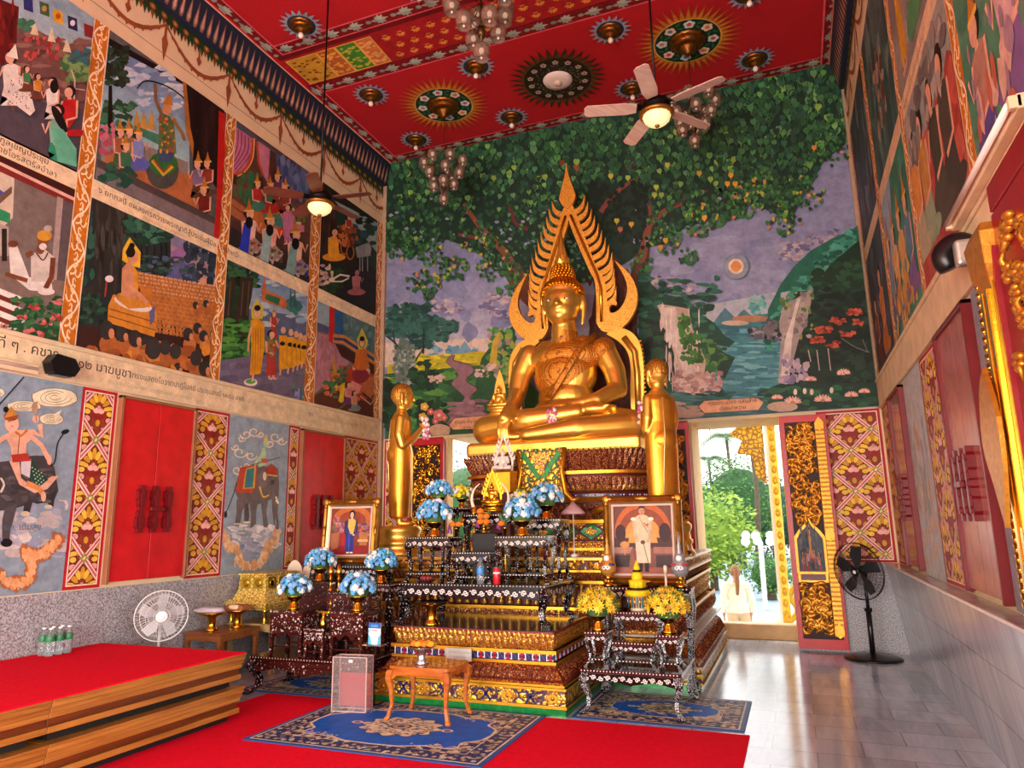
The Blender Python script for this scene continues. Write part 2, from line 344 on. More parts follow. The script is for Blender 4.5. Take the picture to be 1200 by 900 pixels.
# ============================================================ patterned wall paint
def diamond(c, a0, a1, z0, z1, pa, pz, ground='#8a3226', gold='#ecc03c', gold2='#cf9428', pink='#e29a90', edge='#b01c28', ph=0., phz=0., du=1):
    c.clip = (min(a0,a1), max(a0,a1), z0, z1); a0, a1 = min(a0,a1), max(a0,a1)
    c.rect(a0, z0, a1, z1, edge); w = .03
    c.rect(a0+w, z0+w, a1-w, z1-w, '#f2d9bd'); w += .012; c.rect(a0+w, z0+w, a1-w, z1-w, ground); w += .004
    c.clip = (a0+w, a1-w, z0+w, z1-w); am = (a0+a1)/2+ph*pa; n = int((a1-a0)/pa)+2; L0 = c.L
    zz = z0+phz
    def flower(x, z, k):
        L = L0+1
        for i, an in enumerate((-75, -50, -25, 0, 25, 50, 75)):
            t = RAD(an); r = .155*k; px_, pz_ = x+sin(t)*r*.62, z+cos(t)*r*.85
            c.ell(px_, pz_, .030*k, .062*k, '#5a1a10', -t, 8, L); c.ell(px_, pz_, .022*k, .053*k, gold if i % 2 == 0 else gold2, -t, 8, L+1)
        for sx in (-1, 1):
            for dz, rr in ((-.07, .045), (-.01, .04), (-.15, .034)):
                xx = x+sx*(.105 if dz > -.1 else .06)*k
                c.ell(xx, z+dz*k, rr*k, rr*.8*k, '#5a1a10', 0, 8, L+2); c.ell(xx, z+dz*k, rr*.75*k, rr*.6*k, pink if dz != -.01 else gold, 0, 8, L+3)
        for sx in (-1, 1): c.ell(x+sx*.05*k, z-.2*k, .03*k, .026*k, gold, sx*.6, 7, L+3); c.ell(x+sx*.15*k, z+.07*k, .022*k, .04*k, gold2, sx*.3, 7, L+3)
        c.ell(x, z-.02*k, .072*k, .052*k, '#8c2420', 0, 10, L+4)
        for an in range(-60, 61, 30): c.ell(x+sin(RAD(an))*.035*k, z-.01*k+cos(RAD(an))*.022*k, .018*k, .026*k, '#eab3a5', -RAD(an), 7, L+5)
        c.ell(x, z-.10*k, .022*k, .03*k, gold2, 0, 8, L+5); c.ell(x, z+.035*k, .018*k, .02*k, pink, 0, 6, L+6)
    nz = int((z1-z0)/pz)+2
    k = min(pa, .56)/.52*1.28
    for j in range(-1, nz*2):
        z = zz+j*pz/2
        for i in range(-n, n+1):
            x = am+(i+(j % 2)*.5)*pa
            if a0-.1 < x < a1+.1 and z0-.2 < z < z1+.2: flower(x, z, k)
    L = L0+9
    H = z1-z0+2*pz
    for sgn in (1, -1):
        for i in range(-30, 31):
            x0 = am+(i+.5)*pa; pts = []
            dxdz = sgn*pa/pz; a = (x0-dxdz*(pz*3), zz-pz*3); b = (x0+dxdz*H, zz+H)
            for off, wd, col in ((0, .058, '#7c1f24'), (-.016, .014, '#f3cfc0'), (.016, .014, '#f3cfc0'), (0, .012, '#d4606a')):
                ln = math.hypot(dxdz, 1); ox = off/ln*1.0
                nx, nz_ = 1/ln, -dxdz/ln
                p = [(a[0]+nx*off, a[1]+nz_*off), (b[0]+nx*off, b[1]+nz_*off)]; lx = wd/2
                c.poly([(p[0][0]+nx*lx, p[0][1]+nz_*lx), (p[1][0]+nx*lx, p[1][1]+nz_*lx), (p[1][0]-nx*lx, p[1][1]-nz_*lx), (p[0][0]-nx*lx, p[0][1]-nz_*lx)], col, L+(0 if wd > .05 else 1)+(0 if sgn > 0 else 2))
    for j in range(-1, nz*2+1):
        for i in range(-n, n+1):
            x = am+(i+.5+(j % 2)*.5)*pa; z = zz+j*pz/2
            for q in range(4):
                t = pi/2*q
                c.ell(x+cos(t)*.03, z+sin(t)*.03, .022, .014, '#8fa53a', t, 6, L+5)
            c.ell(x, z, .014, .014, '#e9d9a0', 0, 6, L+6)
    c.L = L+8; c.clip = None
def scroll(c, a0, a1, z0, z1, du=1, rect=True):
    """orange strip with cream kanok scrollwork"""
    a0, a1 = min(a0, a1), max(a0, a1); w = a1-a0; c.clip = (a0, a1, z0, z1)
    c.rect(a0, z0, a1, z1, '#f0d2a8'); c.rect(a0+.012, z0, a1-.012, z1, '#bf6d18'); L = c.L
    am = (a0+a1)/2; P = .52; z = z0-.1; k = 0
    while z < z1+.3:
        s = 1 if k % 2 else -1
        c.curve([(am-s*w*.42, z), (am-s*w*.2, z+.09), (am+s*w*.2, z+.17), (am+s*w*.42, z+P/2+.02)], .018, '#f3dcb8', L+1)
        for dz, m_, r in ((.02, .10, .9), (.10, .28, .7), (.17, -.02, .6)):
            x = am-s*(w*.30-m_*w*.3)+s*w*dz; zb = z+dz+.02
            c.curve([(x, zb-.03), (x+s*w*.26*r, zb-.01), (x+s*w*.30*r, zb+.035), (x+s*w*.1, zb+.05), (x+s*w*.02, zb+.02)], .022, '#f0d4a6', L+2, .006)
        c.curve([(am+s*w*.36, z+.06), (am+s*w*.22, z+.0), (am+s*w*.05, z+.02), (am+s*w*.1, z+.06)], .02, '#f0d4a6', L+2, .006)
        c.curve([(am+s*w*.4, z+.14), (am+s*w*.3, z+.06), (am+s*w*.42, z+.0)], .012, '#e9a04a', L+1, .004)
        z += P/2; k += 1
    c.L = L+4; c.clip = None
def shutters(name, side, y0, y1, z0=1.09, z1=2.95, clean=True, frame=True):
    """pair of red boarded shutters with three stepped bar handles"""
    s = 1 if side == 'L' else -1; X = XL if side == 'L' else XR
    w = thing(name, '', '', (X, (y0+y1)/2, z0)); del w['label']; del w['category']; w['kind'] = 'structure'
    hh = z1-z0; hw = (y1-y0)/2; ym = 0
    leafm = REDL if side == 'L' else REDR
    for sg in (-1, 1):
        m = MB(leafm); a, b = (0.004, hw-.035) if sg > 0 else (-hw+.035, -.004)
        n = 1 if side == 'L' else 2
        for i in range(n):
            u0 = a+(b-a)*i/n; u1 = a+(b-a)*(i+1)/n-.0015; m.box(min(0, s*.035), max(0, s*.035), u0, u1, .02, hh-.03)
        sh = m.build('shutter', w, bevel=.002)
    m = MB(DRED if side == 'R' else mat('shutter_frame', '#8f5a3a', .5))
    m.box(min(0, s*.06), max(0, s*.06), -hw, -hw+.035, 0, hh); m.box(min(0, s*.06), max(0, s*.06), hw-.035, hw, 0, hh); m.box(min(0, s*.06), max(0, s*.06), -hw, hw, hh-.03, hh)
    m.build('frame', w, bevel=.004)
    out = [(-.035,-.24),(.035,-.24),(.035,-.2),(.06,-.18),(.06,-.1),(.045,-.085),(.045,-.03),(.03,-.02),(.03,.02),(.045,.03),(.045,.085),(.06,.1),(.06,.18),(.035,.2),(.035,.24),(-.035,.24),(-.035,.2),(-.06,.18),(-.06,.1),(-.045,.085),(-.045,.03),(-.03,.02),(-.03,-.02),(-.045,-.03),(-.045,-.085),(-.06,-.1),(-.06,-.18),(-.035,-.2)]
    for yy in (-.17, 0, .17):
        m = MB(DRED); q = [(p[0]*.85, p[1]) for p in out]
        m.prism(q, (s*.035, yy, hh*.39), (0,1,0), (0,0,1), (s,0,0), .05 if side == 'R' else .045)
        m.prism([(p[0]*.5, p[1]*.8) for p in out], (s*.085, yy, hh*.39), (0,1,0), (0,0,1), (s,0,0), .012)
        if yy == 0: m.box(min(s*.09, s*.12), max(s*.09, s*.12), -.09, .09, hh*.39-.02, hh*.39+.02)
        m.build('handle', sh, bevel=.003)
    return w
REDL = mat('red_painted_boards', '#c41a20', .38, 0, .16, 5, .05, 40)
REDR = mat('faded_red_boards', '#a4584e', .2, 0, .16, 7, .05, 40)
shutters('window_1', 'L', 5.12, 6.11); shutters('window_2', 'L', 8.0, 9.03)
shutters('window_3', 'R', 5.02, 6.05); shutters('window_4', 'R', 8.1, 9.05)
def patt(name, c, X=None): return c.build(name, kind='structure')
tn = [5]
def trimname(): tn[0] += 1; return 'trim_%d' % tn[0]
for (a, b, pa, pz, ph) in ((4.72, 5.10, .46, .56, .5), (6.12, 6.66, .6, .56, .5), (7.76, 7.99, .5, .5, .5), (9.04, 10.0, .55, .56, .5)):
    c = CVL(.006, px=False); diamond(c, a, b, 1.07, 2.97, pa, pz, gold='#e9bc48' if a < 5 else '#d69a34', ground='#8c3a26'); patt(trimname(), c)
for (a, b, ph) in ((6.07, 7.04, .5), (9.07, 10.04, .5)):
    c = CVR(.006, px=False); diamond(c, a, b, 1.07, 2.97, .6, .56); patt(trimname(), c)
c = CVB(.006, px=False); diamond(c, .36, 1.11, 1.07, 2.99, .52, .52, phz=.1); patt(trimname(), c)
c = CVB(.006, px=False); diamond(c, -6.2, -5.12, 1.07, 2.99, .52, .52); patt(trimname(), c)
c = CVB(.006, px=False); diamond(c, -3.85, -1.3, 1.07, 2.99, .52, .52); patt(trimname(), c)
for k in range(4):
    y0, y1 = ((4.42, 4.60), (6.27, 6.45), (8.03, 8.27), (9.82, 10.0))[k]
    c = CVL(.006, px=False); scroll(c, y0, y1, 3.34, 6.79); patt(trimname(), c)
    c = CVR(.006, px=False); scroll(c, y0, y1, 3.34, 6.79); patt(trimname(), c)
# cream caption band: moulding
m = MB(CREAMD); m.box(XL, XL+.035, -5, 10.0, 2.98, 3.30); m.box(XL, XL+.06, -5, 10.0, 3.29, 3.335); m.build(trimname(), kind='structure', bevel=.006)
m = MB(CREAMD); m.box(XR-.035, XR, 3.9, 10.05, 2.98, 3.30); m.box(XR-.05, XR, -5, 10.05, 3.30, 3.34); m.build(trimname(), kind='structure', bevel=.006)
# ---- cornice and swags (both long walls)
BLUEB = mat('navy_cornice', '#1b2438', .6)
for nm, X, s in (('L', XL, 1), ('R', XR, -1)):
    m = MB(BLUEB); m.add([(X,-5,7.5),(X+s*.06,-5,7.5),(X+s*.16,-5,7.95),(X,-5,7.95),(X,10.06,7.5),(X+s*.06,10.06,7.5),(X+s*.16,10.06,7.95),(X,10.06,7.95)], [(0,1,2,3),(4,7,6,5),(1,5,6,2),(0,4,5,1),(0,3,7,4)])
    m.build(trimname(), kind='structure')
    V = Vector((s*.1, 0, .45)).normalized(); Nn = Vector((s*.45, 0, -.1)).normalized()
    c = Canvas((X+s*.06, 0, 7.5), (0,1,0), V, Nn, px=False); c.L = 20
    y = -1.0; i = 0
    while y < 10.0:
        y += .105; i += 1
        c.poly([(y-.035, .1), (y-.02, .03), (y+.02, .03), (y+.035, .1), (y, .36)], '#7f5a4c' if i % 2 else '#8a6a58', 21); c.poly([(y-.018, .1), (y, .05), (y+.018, .1), (y, .28)], '#c99a80', 22)
    c.rect(-5, .41, 10, .44, '#e8b090', 23); c.rect(-5, .43, 10, .46, '#c01c26', 24); patt(trimname(), c)
    c = (CVL if X < 0 else CVR)(.006, px=False)
    y = -1.0; i = 0; rng = random.Random(3)
    c.rect(-5, 7.36, 10.0, 7.5, '#24371f')
    while y < 9.95:
        y += .052; i += 1
        c.poly([(y-.03, 7.38), (y+.03, 7.38), (y+.004, 7.30-.035*(i % 2))], '#2c4423' if i % 3 else '#7a4a22', c.L+1); c.L -= 0
    c.L += 5; y = -1
    while y < 9.9:
        y += .16; c.ell(y, 7.43, .045, .04, '#8a5a2c', 0, 8, c.L); c.ell(y, 7.43, .02, .02, '#c08a4a', 0, 6, c.L+1); c.ell(y+.08, 7.40, .03, .022, '#1f3a22', .5, 7, c.L)
    c.L += 4
    y = .28
    while y < 9.6:   # hanging garlands, one bay every 1.0 m
        y2 = y+1.0; cl = '#94502c'
        pts = [(y+(y2-y)*t/10, 7.33-.30*sin(pi*t/10)) for t in range(11)]
        for j in range(10): c.line([pts[j], pts[j+1]], .022+.035*sin(pi*(j+.5)/10), cl, c.L)
        for q in range(9): c.poly([(pts[q+1][0]-.03, pts[q+1][1]), (pts[q+1][0]+.03, pts[q+1][1]), (pts[q+1][0], pts[q+1][1]-.03-.03*sin(pi*(q+1)/10))], cl, c.L+1)
        c.poly([(y-.012, 7.35), (y+.012, 7.35), (y+.02, 7.18), (y+.045, 7.12), (y+.03, 7.02), (y, 6.86), (y-.03, 7.02), (y-.045, 7.12), (y-.02, 7.18)], cl, c.L+2)
        c.poly([(y+.49, 7.35), (y+.51, 7.35), (y+.515, 7.24), (y+.54, 7.2), (y+.5, 7.12), (y+.46, 7.2), (y+.485, 7.24)], cl, c.L+2)
        y = y2
    c.L += 4; c.rect(-5, 6.95, 9.95, 6.958, '#8a6a50'); patt(trimname(), c)
# ============================================================ ceiling painting
c = CVC(.004, px=False)
def leafband(c, x0, y0, x1, y1, w):
    """dark red band with grey leaf sprays along (x0,y0)-(x1,y1)"""
    L = c.L+1; dx, dy = x1-x0, y1-y0; ln = math.hypot(dx, dy); ux, uy = dx/ln, dy/ln; nx, ny = -uy, ux
    P = lambda t, o: (x0+ux*t+nx*o, y0+uy*t+ny*o)
    c.poly([P(0, -w/2), P(ln, -w/2), P(ln, w/2), P(0, w/2)], '#781016', L)
    for o in (-w/2, w/2): c.poly([P(0, o-.012), P(ln, o-.012), P(ln, o+.012), P(0, o+.012)], '#e05a62', L+1)
    n = int(ln/.36)
    for i in range(n):
        t = (i+.5)*ln/n
        for k, (a, r) in enumerate(((0, .13), (.6, .10), (-.6, .10), (1.2, .08), (-1.2, .08), (2.0, .06), (-2.0, .06), (pi, .1))):
            p0 = P(t-.06, 0); d = (ux*cos(a)+nx*sin(a), uy*cos(a)+ny*sin(a)); e = (-d[1], d[0])
            c.poly([p0, (p0[0]+d[0]*r*.5+e[0]*.028, p0[1]+d[1]*r*.5+e[1]*.028), (p0[0]+d[0]*r*1.15, p0[1]+d[1]*r*1.15), (p0[0]+d[0]*r*.5-e[0]*.028, p0[1]+d[1]*r*.5-e[1]*.028)], '#8f9a8a' if k % 2 else '#a9b09c', L+2)
        p = P(t+.16, .0); c.ell(p[0], p[1], .04, .03, '#8a9482', 0, 8, L+2)
    c.L = L+4
for b in ((-6.0, 7.72, .95, 7.72), (-6.05, 9.92, 1.0, 9.92), (-6.08, 7.6, -6.08, 10.05), (.98, 7.6, .98, 10.05), (-6.0, 6.80, .95, 6.80), (-6.08, -1, -6.08, 6.9), (.98, -1, .98, 6.9)):
    leafband(c, *b, .19)
c.rect(-6.1, 6.9, 1.1, 6.98, '#6a0c12'); c.rect(-6.1, 6.98, 1.1, 7.60, '#a01820'); c.rect(-6.1, 7.60, 1.1, 7.63, '#6a0c12')
x = -6.05
for (x0, x1, col, c2) in ((-6.05, -5.55, '#c9962c', '#8a4a18'), (-5.55, -5.25, '#b5602c', '#e0a040'), (-5.25, -4.93, '#3f8428', '#b9b23a'), (-4.93, -4.68, '#c8703a', '#e8a860')):
    c.rect(x0, 7.02, x1, 7.58, '#e0a848'); c.rect(x0+.02, 7.04, x1-.02, 7.56, col)
    rng = random.Random(5)
    for i in range(26): c.blob(rng.uniform(x0+.04, x1-.04), rng.uniform(7.07, 7.53), .035, .02, c2, 6, .5, c.L+1)
    c.L += 3
for i in range(26):
    for j in range(3):
        x = -4.5+i*.22+(j % 2)*.11; y = 7.12+j*.18
        if x > .9: continue
        for a in range(5):
            t = RAD(90+(a-2)*38); c.ell(x+cos(t)*.04, y+sin(t)*.04, .03, .014, '#d9913a', t, 6, c.L+1)
        c.ell(x, y-.03, .04, .012, '#c9802c', 0, 6, c.L+1)
c.L += 3
def spikes(c, x, y, r0, r1, n, col, L, curl=0):
    for i in range(n):
        t = 2*pi*i/n; d = pi/n; c.poly([(x+r0*cos(t-d), y+r0*sin(t-d)), (x+r1*cos(t+curl), y+r1*sin(t+curl)), (x+r0*cos(t+d), y+r0*sin(t+d))], col, L)
    c.ell(x, y, r0, r0, col, 0, 28, L)
MED = [(-4.5, 8.81), (-.81, 8.75), (-4.5, 5.3), (-.81, 5.3)]; BIG = [(-2.68, 8.87), (-2.68, 5.3)]
for (x, y) in MED:
    L = c.L+1
    spikes(c, x, y, .46, .72, 40, '#a8541c', L); c.ell(x, y, .47, .47, '#b01620', 0, 40, L+1)
    spikes(c, x, y, .44, .62, 40, '#c27a24', L+2); c.ell(x, y, .45, .45, '#c9a04a', 0, 40, L+3); c.ell(x, y, .43, .43, '#16301f', 0, 40, L+4)
    for i in range(8):
        t = pi/4*i+.2; px_, py_ = x+.335*cos(t), y+.335*sin(t)
        for q in range(5): c.ell(px_+.042*cos(t+q*1.257), py_+.042*sin(t+q*1.257), .036, .036, '#e8c8b0' if i % 2 else '#c9d4d0', 0, 8, L+5)
        c.ell(px_, py_, .034, .034, ('#c8484a', '#c98a2c', '#5a86a0')[i % 3], 0, 8, L+6)
        t += pi/8
        for q in (-1, 1): c.ell(x+(.335+q*.04)*cos(t), y+(.335+q*.04)*sin(t), .05, .018, '#2f6a3a', t+q, 6, L+5)
    c.L = L+8
for (x, y) in BIG:
    L = c.L+1
    spikes(c, x, y, .5, .72, 34, '#3a2a14', L); spikes(c, x, y, .48, .62, 34, '#57401c', L+1, .05); c.ell(x, y, .49, .49, '#241d12', 0, 40, L+2); rng = random.Random(2)
    for i in range(14):
        t = 2*pi*i/14
        for q in range(5): c.ell(x+.40*cos(t)+.028*cos(q*1.257), y+.40*sin(t)+.028*sin(q*1.257), .02, .02, '#b9b0a0', 0, 7, L+3)
        c.ell(x+.40*cos(t), y+.40*sin(t), .022, .022, ('#b0484a', '#8a8a4a')[i % 2], 0, 7, L+4)
    for i in range(90):
        t = rng.uniform(0, 6.28); r = rng.uniform(.24, .36); c.ell(x+r*cos(t), y+r*sin(t), .014, .007, '#8f8460', rng.uniform(0, 3), 5, L+3)
    c.L = L+6
ROS = [(x, y) for y in (9.5, 8.13, 6.5) for x in (-5.37, -3.65, -1.72, .01)]
for (x, y) in ROS:
    spikes(c, x, y, .19, .28, 18, '#8f9ba8', c.L+1, .03); c.ell(x, y, .18, .18, '#26344e', 0, 24, c.L+2)
c.L += 4
c.build(trimname(), kind='structure')
# ---- little rosette lamps
BRZ = mat('bronze_gold', '#8a5a24', .35, .9, .3, 20, .3, 60); WGL = mat('opal_glass', '#f4e2d2', .3, 0, 0)
t0 = thing('ceiling_rosette_lamp', 'x', 'ceiling lamp', (ROS[0][0], ROS[0][1], ZC), 0, 'small rosette lamps on the red ceiling')
m = MB(BRZ, mat('rosette_red', '#5a1418', .4))
m.lathe([(.15,0),(.155,-.02),(.13,-.045),(.12,-.04),(.115,-.065),(.085,-.085),(.08,-.08),(.07,-.10),(.04,-.115),(.03,-.13)], n=24, lobes=12, amp=.05); m.build('rosette', t0)
m = MB(WGL); m.lathe([(.02,-.13),(.03,-.145),(.036,-.165),(.028,-.19),(.01,-.2)], n=12); m.build('bulb', t0)
rows = {9.5: 'in the row nearest the back wall', 8.13: 'in the middle row', 6.5: 'in the row nearest the camera'}
cols = {-5.37: 'leftmost', -3.65: 'second from the left', -1.72: 'third from the left', .01: 'rightmost'}
for i, (x, y) in enumerate(ROS):
    o = t0 if i == 0 else dup(t0, (x, y, ZC))
    o['label'] = '%s small rosette ceiling lamp %s' % (cols[x], rows[y])
# ---- ceiling roses of the chandeliers, and round white lamps
for i, (x, y) in enumerate(MED):
    if y < 6: continue
    t = thing('ceiling_rose', 'bronze ceiling rose in the painted flower ring above the %s rear chandelier' % ('left' if x < -2 else 'right'), 'ceiling rose', (x, y, ZC))
    m = MB(BRZ); m.lathe([(.235,0),(.24,-.02),(.21,-.05),(.19,-.05),(.18,-.08),(.13,-.11),(.12,-.10),(.11,-.14),(.06,-.17),(.05,-.2),(.02,-.22)], n=36, lobes=18, amp=.04); m.build('rosette', t)
for i, (x, y) in enumerate(BIG[:1]):
    t = thing('ceiling_light', 'round white flush ceiling light in a dark flowered sunburst ring', 'ceiling light', (x, y, ZC))
    m = MB(mat('cream_diffuser', '#f2e6d8', .4, 0, 0)); m.lathe([(.2,0),(.215,-.02),(.2,-.045),(.12,-.06),(.06,-.065)], n=36); m.build('diffuser', t)
    m = MB(mat('lamp_knob', '#d8c4b0', .4, 0, 0)); m.lathe([(.06,-.06),(.055,-.09),(.03,-.1)], n=20); m.build('knob', t)
# ============================================================ painted murals (photo pixels are projected on to the real wall planes)
SK = '#d9a184'
def fig(c, x, y, h, top='#c98a3a', skirt='#7a3a2a', skin=SK, hair='#1c1512', f=1, pose='kneel', hat=None, sash=None, halo=None, arm=1):
    """small painted figure: (x,y) = foot of the figure, h = height in pixels, f = facing"""
    hd = h*(.075 if pose == 'stand' else .11)
    if pose == 'stand': hy = y-h+hd; sh = y-h*.83; wa = y-h*.55
    else: hy = y-h+hd; sh = y-h*.74; wa = y-h*.36
    if halo: c.poly([(x+f*h*.01, hy-hd*3), (x+hd*1.9, hy-hd*.5), (x+hd*1.7, hy+hd*1.2), (x-hd*1.7, hy+hd*1.2), (x-hd*1.9, hy-hd*.5)], halo); c.ell(x, hy, hd*1.5, hd*1.7, '#1a2a20')
    w = h*(.09 if pose == 'stand' else .13)
    if pose == 'stand':
        c.poly([(x-w, wa), (x+w, wa), (x+w*1.25, y-h*.06), (x-w*1.15, y-h*.06)], skirt)
        for s in (-.5, .5): c.line([(x+s*w, y-h*.07), (x+s*w, y-h*.01), (x+s*w+f*w*.7, y)], w*.5, skin)
    elif pose == 'sit':
        c.ell(x, y-h*.12, h*.36, h*.13, skirt); c.poly([(x-w, wa), (x+w, wa), (x+w*1.6, y-h*.1), (x-w*1.6, y-h*.1)], skirt)
    else:
        c.poly([(x-w, wa), (x+w, wa), (x+w*1.2+f*h*.16, y-h*.16), (x+f*h*.2, y), (x-f*h*.22, y), (x-w*1.3-(f < 0)*0, y-h*.18)], skirt)
        c.ell(x-f*h*.12, y-h*.07, h*.2, h*.075, skirt)
    c.poly([(x-w*1.25, sh+h*.03), (x-w*.5, sh-h*.02), (x+w*.5, sh-h*.02), (x+w*1.25, sh+h*.03), (x+w, wa+h*.02), (x-w, wa+h*.02)], top)
    if sash: c.poly([(x-w*1.1, sh), (x-w*.3, sh-h*.02), (x+w, wa), (x+w*.4, wa+h*.02)], sash)
    c.line([(x, sh), (x, hy)], hd*.7, skin)
    if arm:
        c.line([(x-w*1.2*f, sh+h*.02), (x-w*1.1*f, wa-h*.02), (x+f*w*.6, wa+h*.04)], h*.045, skin)
        c.line([(x+w*1.1*f, sh+h*.03), (x+w*1.7*f, (sh+wa)/2+h*.04), (x+f*w*2.1, sh+h*.06)], h*.04, skin)
    c.ell(x-f*hd*.15, hy-hd*.15, hd*1.0, hd*1.12, hair); c.ell(x+f*hd*.2, hy+hd*.1, hd*.78, hd*.95, skin)
    if hat == 'crown': c.poly([(x-hd, hy-hd*.5), (x+hd, hy-hd*.5), (x+hd*.4, hy-hd*1.5), (x, hy-hd*3.4), (x-hd*.4, hy-hd*1.5)], '#b9762c'); c.line([(x-hd, hy-hd*.6), (x+hd, hy-hd*.6)], hd*.4, '#e0b050')
    elif hat == 'bun': c.ell(x-f*hd*.2, hy-hd*1.4, hd*.5, hd*.5, hair)
    elif hat == 'turban': c.ell(x, hy-hd*.8, hd*1.25, hd*.7, '#d39a34'); c.ell(x, hy-hd*1.6, hd*.6, hd*.5, '#b8a890')
def tree(c, x, y, h, w, cols, trunk='#2b241c', n=60, rng=None, tw=4):
    rng = rng or random.Random(int(x)); c.curve([(x, y), (x+rng.uniform(-2, 2), y-h*.4), (x+rng.uniform(-3, 3), y-h*.8)], tw, trunk, w2=tw*.5)
    for i in range(n):
        a = rng.uniform(0, 6.28); r = rng.random()**.5
        c.blob(x+cos(a)*r*w, y-h*.75+sin(a)*r*h*.35, w*.24, h*.075, rng.choice(cols), 8, .35, c.L+1+i % 7, rng)
    c.L += 9
def specks(c, x0, y0, x1, y1, n, cols, rx, ry, seed=1, j=.35, edge=7):
    rng = random.Random(seed); L = c.L+1
    for i in range(n): c.blob(rng.uniform(x0, x1), rng.uniform(y0, y1), rx*rng.uniform(.5, 1.3), ry*rng.uniform(.5, 1.3), rng.choice(cols), edge, j, L+i % 9, rng)
    c.L = L+10
def grad(c, x0, y0, x1, y1, ca, cb, n=10, slope=0):
    a, b = lin(ca), lin(cb); L = c.L+1
    for i in range(n):
        t0, t1 = i/n, (i+1.15)/n; t = i/(n-1); col = tuple(a[k]*(1-t)+b[k]*t for k in range(3))+(1,)
        ya, yb_ = y0+(y1-y0)*t0, y0+(y1-y0)*t1
        c.poly([(x0, ya), (x1, ya+slope), (x1, yb_+slope), (x0, yb_)], col, L+(i % 2))
    c.L = L+2
LB = '#151210'
def panelL(y0, y1, z0, z1, base):
    c = CVL(.008); c.clip = (y0, y1, z0, z1); c.px = False; c.rect(y0, z0, y1, z1, base); c.px = True; return c
def done(c, name, label): return tag(c.build(name), label, 'mural')
Z0, ZM0, ZM1, Z1 = 3.345, 4.88, 5.08, 6.78
rg = random.Random(11)
# --- M1 upper left: flags and courtiers
c = panelL(2.4, 4.42, ZM1-.02, Z1, '#4d434a')
grad(c, -40, -60, 130, 30, '#7f9fb0', '#a8bcc0', 6, 60)
for (x, y, col, c2) in ((52, 10, '#3f5a3c', '#a8904a'), (68, 19, '#d8a020', '#b05a20'), (85, 27, '#232a50', '#cfc8c8'), (33, 5, '#28306a', '#28306a'), (104, 36, '#8a2a2a', '#8a2a2a')):
    c.poly([(x-6, y-9), (x+5, y-5), (x+6, y+10), (x-5, y+6)], col); c.ell(x, y, 3, 3.5, c2)
c.poly([(-10, -5), (22, 8), (20, 50), (5, 75), (-10, 80)], '#5f1614'); specks(c, -8, 0, 18, 60, 14, ['#7a2018', '#481010'], 3, 8, 4)
c.poly([(20, 24), (60, 44), (110, 65), (110, 135), (60, 110), (18, 80)], '#6f4a44'); specks(c, 24, 40, 108, 120, 50, ['#7c544c', '#5a3a38', '#8a6458'], 9, 4, 5)
specks(c, 30, 44, 68, 70, 30, ['#9a2a28', '#c25a50', '#b0423c'], 2.6, 3, 6)
for (x, y) in ((40, 40), (60, 48), (78, 60)): c.poly([(x-5, y), (x+5, y+2), (x, y-16)], '#d8c8a0')
specks(c, 22, 22, 36, 36, 12, ['#2f6a4a', '#3f7a5a'], 4, 3, 7); specks(c, 72, 68, 104, 95, 40, ['#5f8a48', '#3f6a3c', '#7a9a5a'], 5, 4, 8); c.line([(86, 118), (87, 95), (83, 82)], 1.6, '#d8c0a8'); c.line([(87, 104), (99, 106)], 1, '#d8c0a8')
specks(c, 80, 60, 106, 74, 20, ['#2f5a6a', '#3a6a6a'], 5, 3, 9)
c.poly([(0, 110), (40, 135), (30, 138), (0, 120)], '#3f3a44')
fig(c, 12, 124, 64, '#d8cfc0', '#d9d0c4', f=-1, pose='kneel'); specks(c, 8, 85, 36, 132, 40, ['#8a4a3a'], .8, .8, 3); c.poly([(6, 88), (30, 90), (40, 130), (34, 136), (2, 112)], '#d6cabc'); specks(c, 8, 90, 36, 130, 60, ['#7a3a30'], .8, .9, 3)
c.poly([(6, 66), (20, 70), (17, 52)], '#e2dac8'); fig(c, 30, 108, 30, '#3f7a4a', '#6a3a2a'); fig(c, 43, 117, 30, '#c8842c', '#6a3a2a')
fig(c, 60, 140, 48, '#e6dccc', '#d8cabc', f=-1); c.ell(62, 102, 5, 8, '#15100e')
fig(c, 80, 160, 58, '#b42020', '#a81c20', f=-1); fig(c, 66, 190, 66, '#7fae94', '#2f8a66', f=-1); c.ell(68, 140, 5, 18, '#141210', -.5); c.poly([(58, 150), (72, 152), (88, 175), (88, 196), (66, 190)], '#5fae8c')
done(c, 'wall_mural', 'upper left wall mural with bright flags and kneeling courtiers beside a red curtain')
# --- M2
c = panelL(4.60, 6.27, ZM1, Z1, '#5a5a58')
c.poly([(120, 40), (262, 120), (262, 152), (122, 60)], '#14100f'); grad(c, 118, 48, 222, 160, '#6f86a8', '#9fc0bc', 8, 55)
specks(c, 140, 70, 212, 130, 40, ['#b9c4d0', '#a8b4cc', '#7f9cb8', '#c8d0d0'], 9, 4, 12)
c.poly([(118, 150), (220, 190), (222, 262), (118, 212)], '#8a7a70'); c.poly([(150, 190), (225, 205), (245, 245), (225, 262), (118, 205), (125, 178)], '#b0683c')
specks(c, 120, 120, 155, 160, 60, ['#2f5f42', '#24482f', '#3f7250'], 5, 4, 13); c.poly([(127, 100), (131, 100), (132, 150), (126, 150)], '#181410'); specks(c, 120, 55, 148, 98, 80, ['#1e2f22', '#2b4630', '#182418'], 5, 4, 14)
for x in (160, 168, 177): c.poly([(x-5, 150), (x+5, 154), (x, 128)], '#b98a3c')
c.poly([(157, 147), (186, 158), (186, 170), (157, 155)], '#3f7a60'); specks(c, 114, 146, 132, 180, 26, ['#c86a7a', '#a84a5e'], 3, 4, 15)
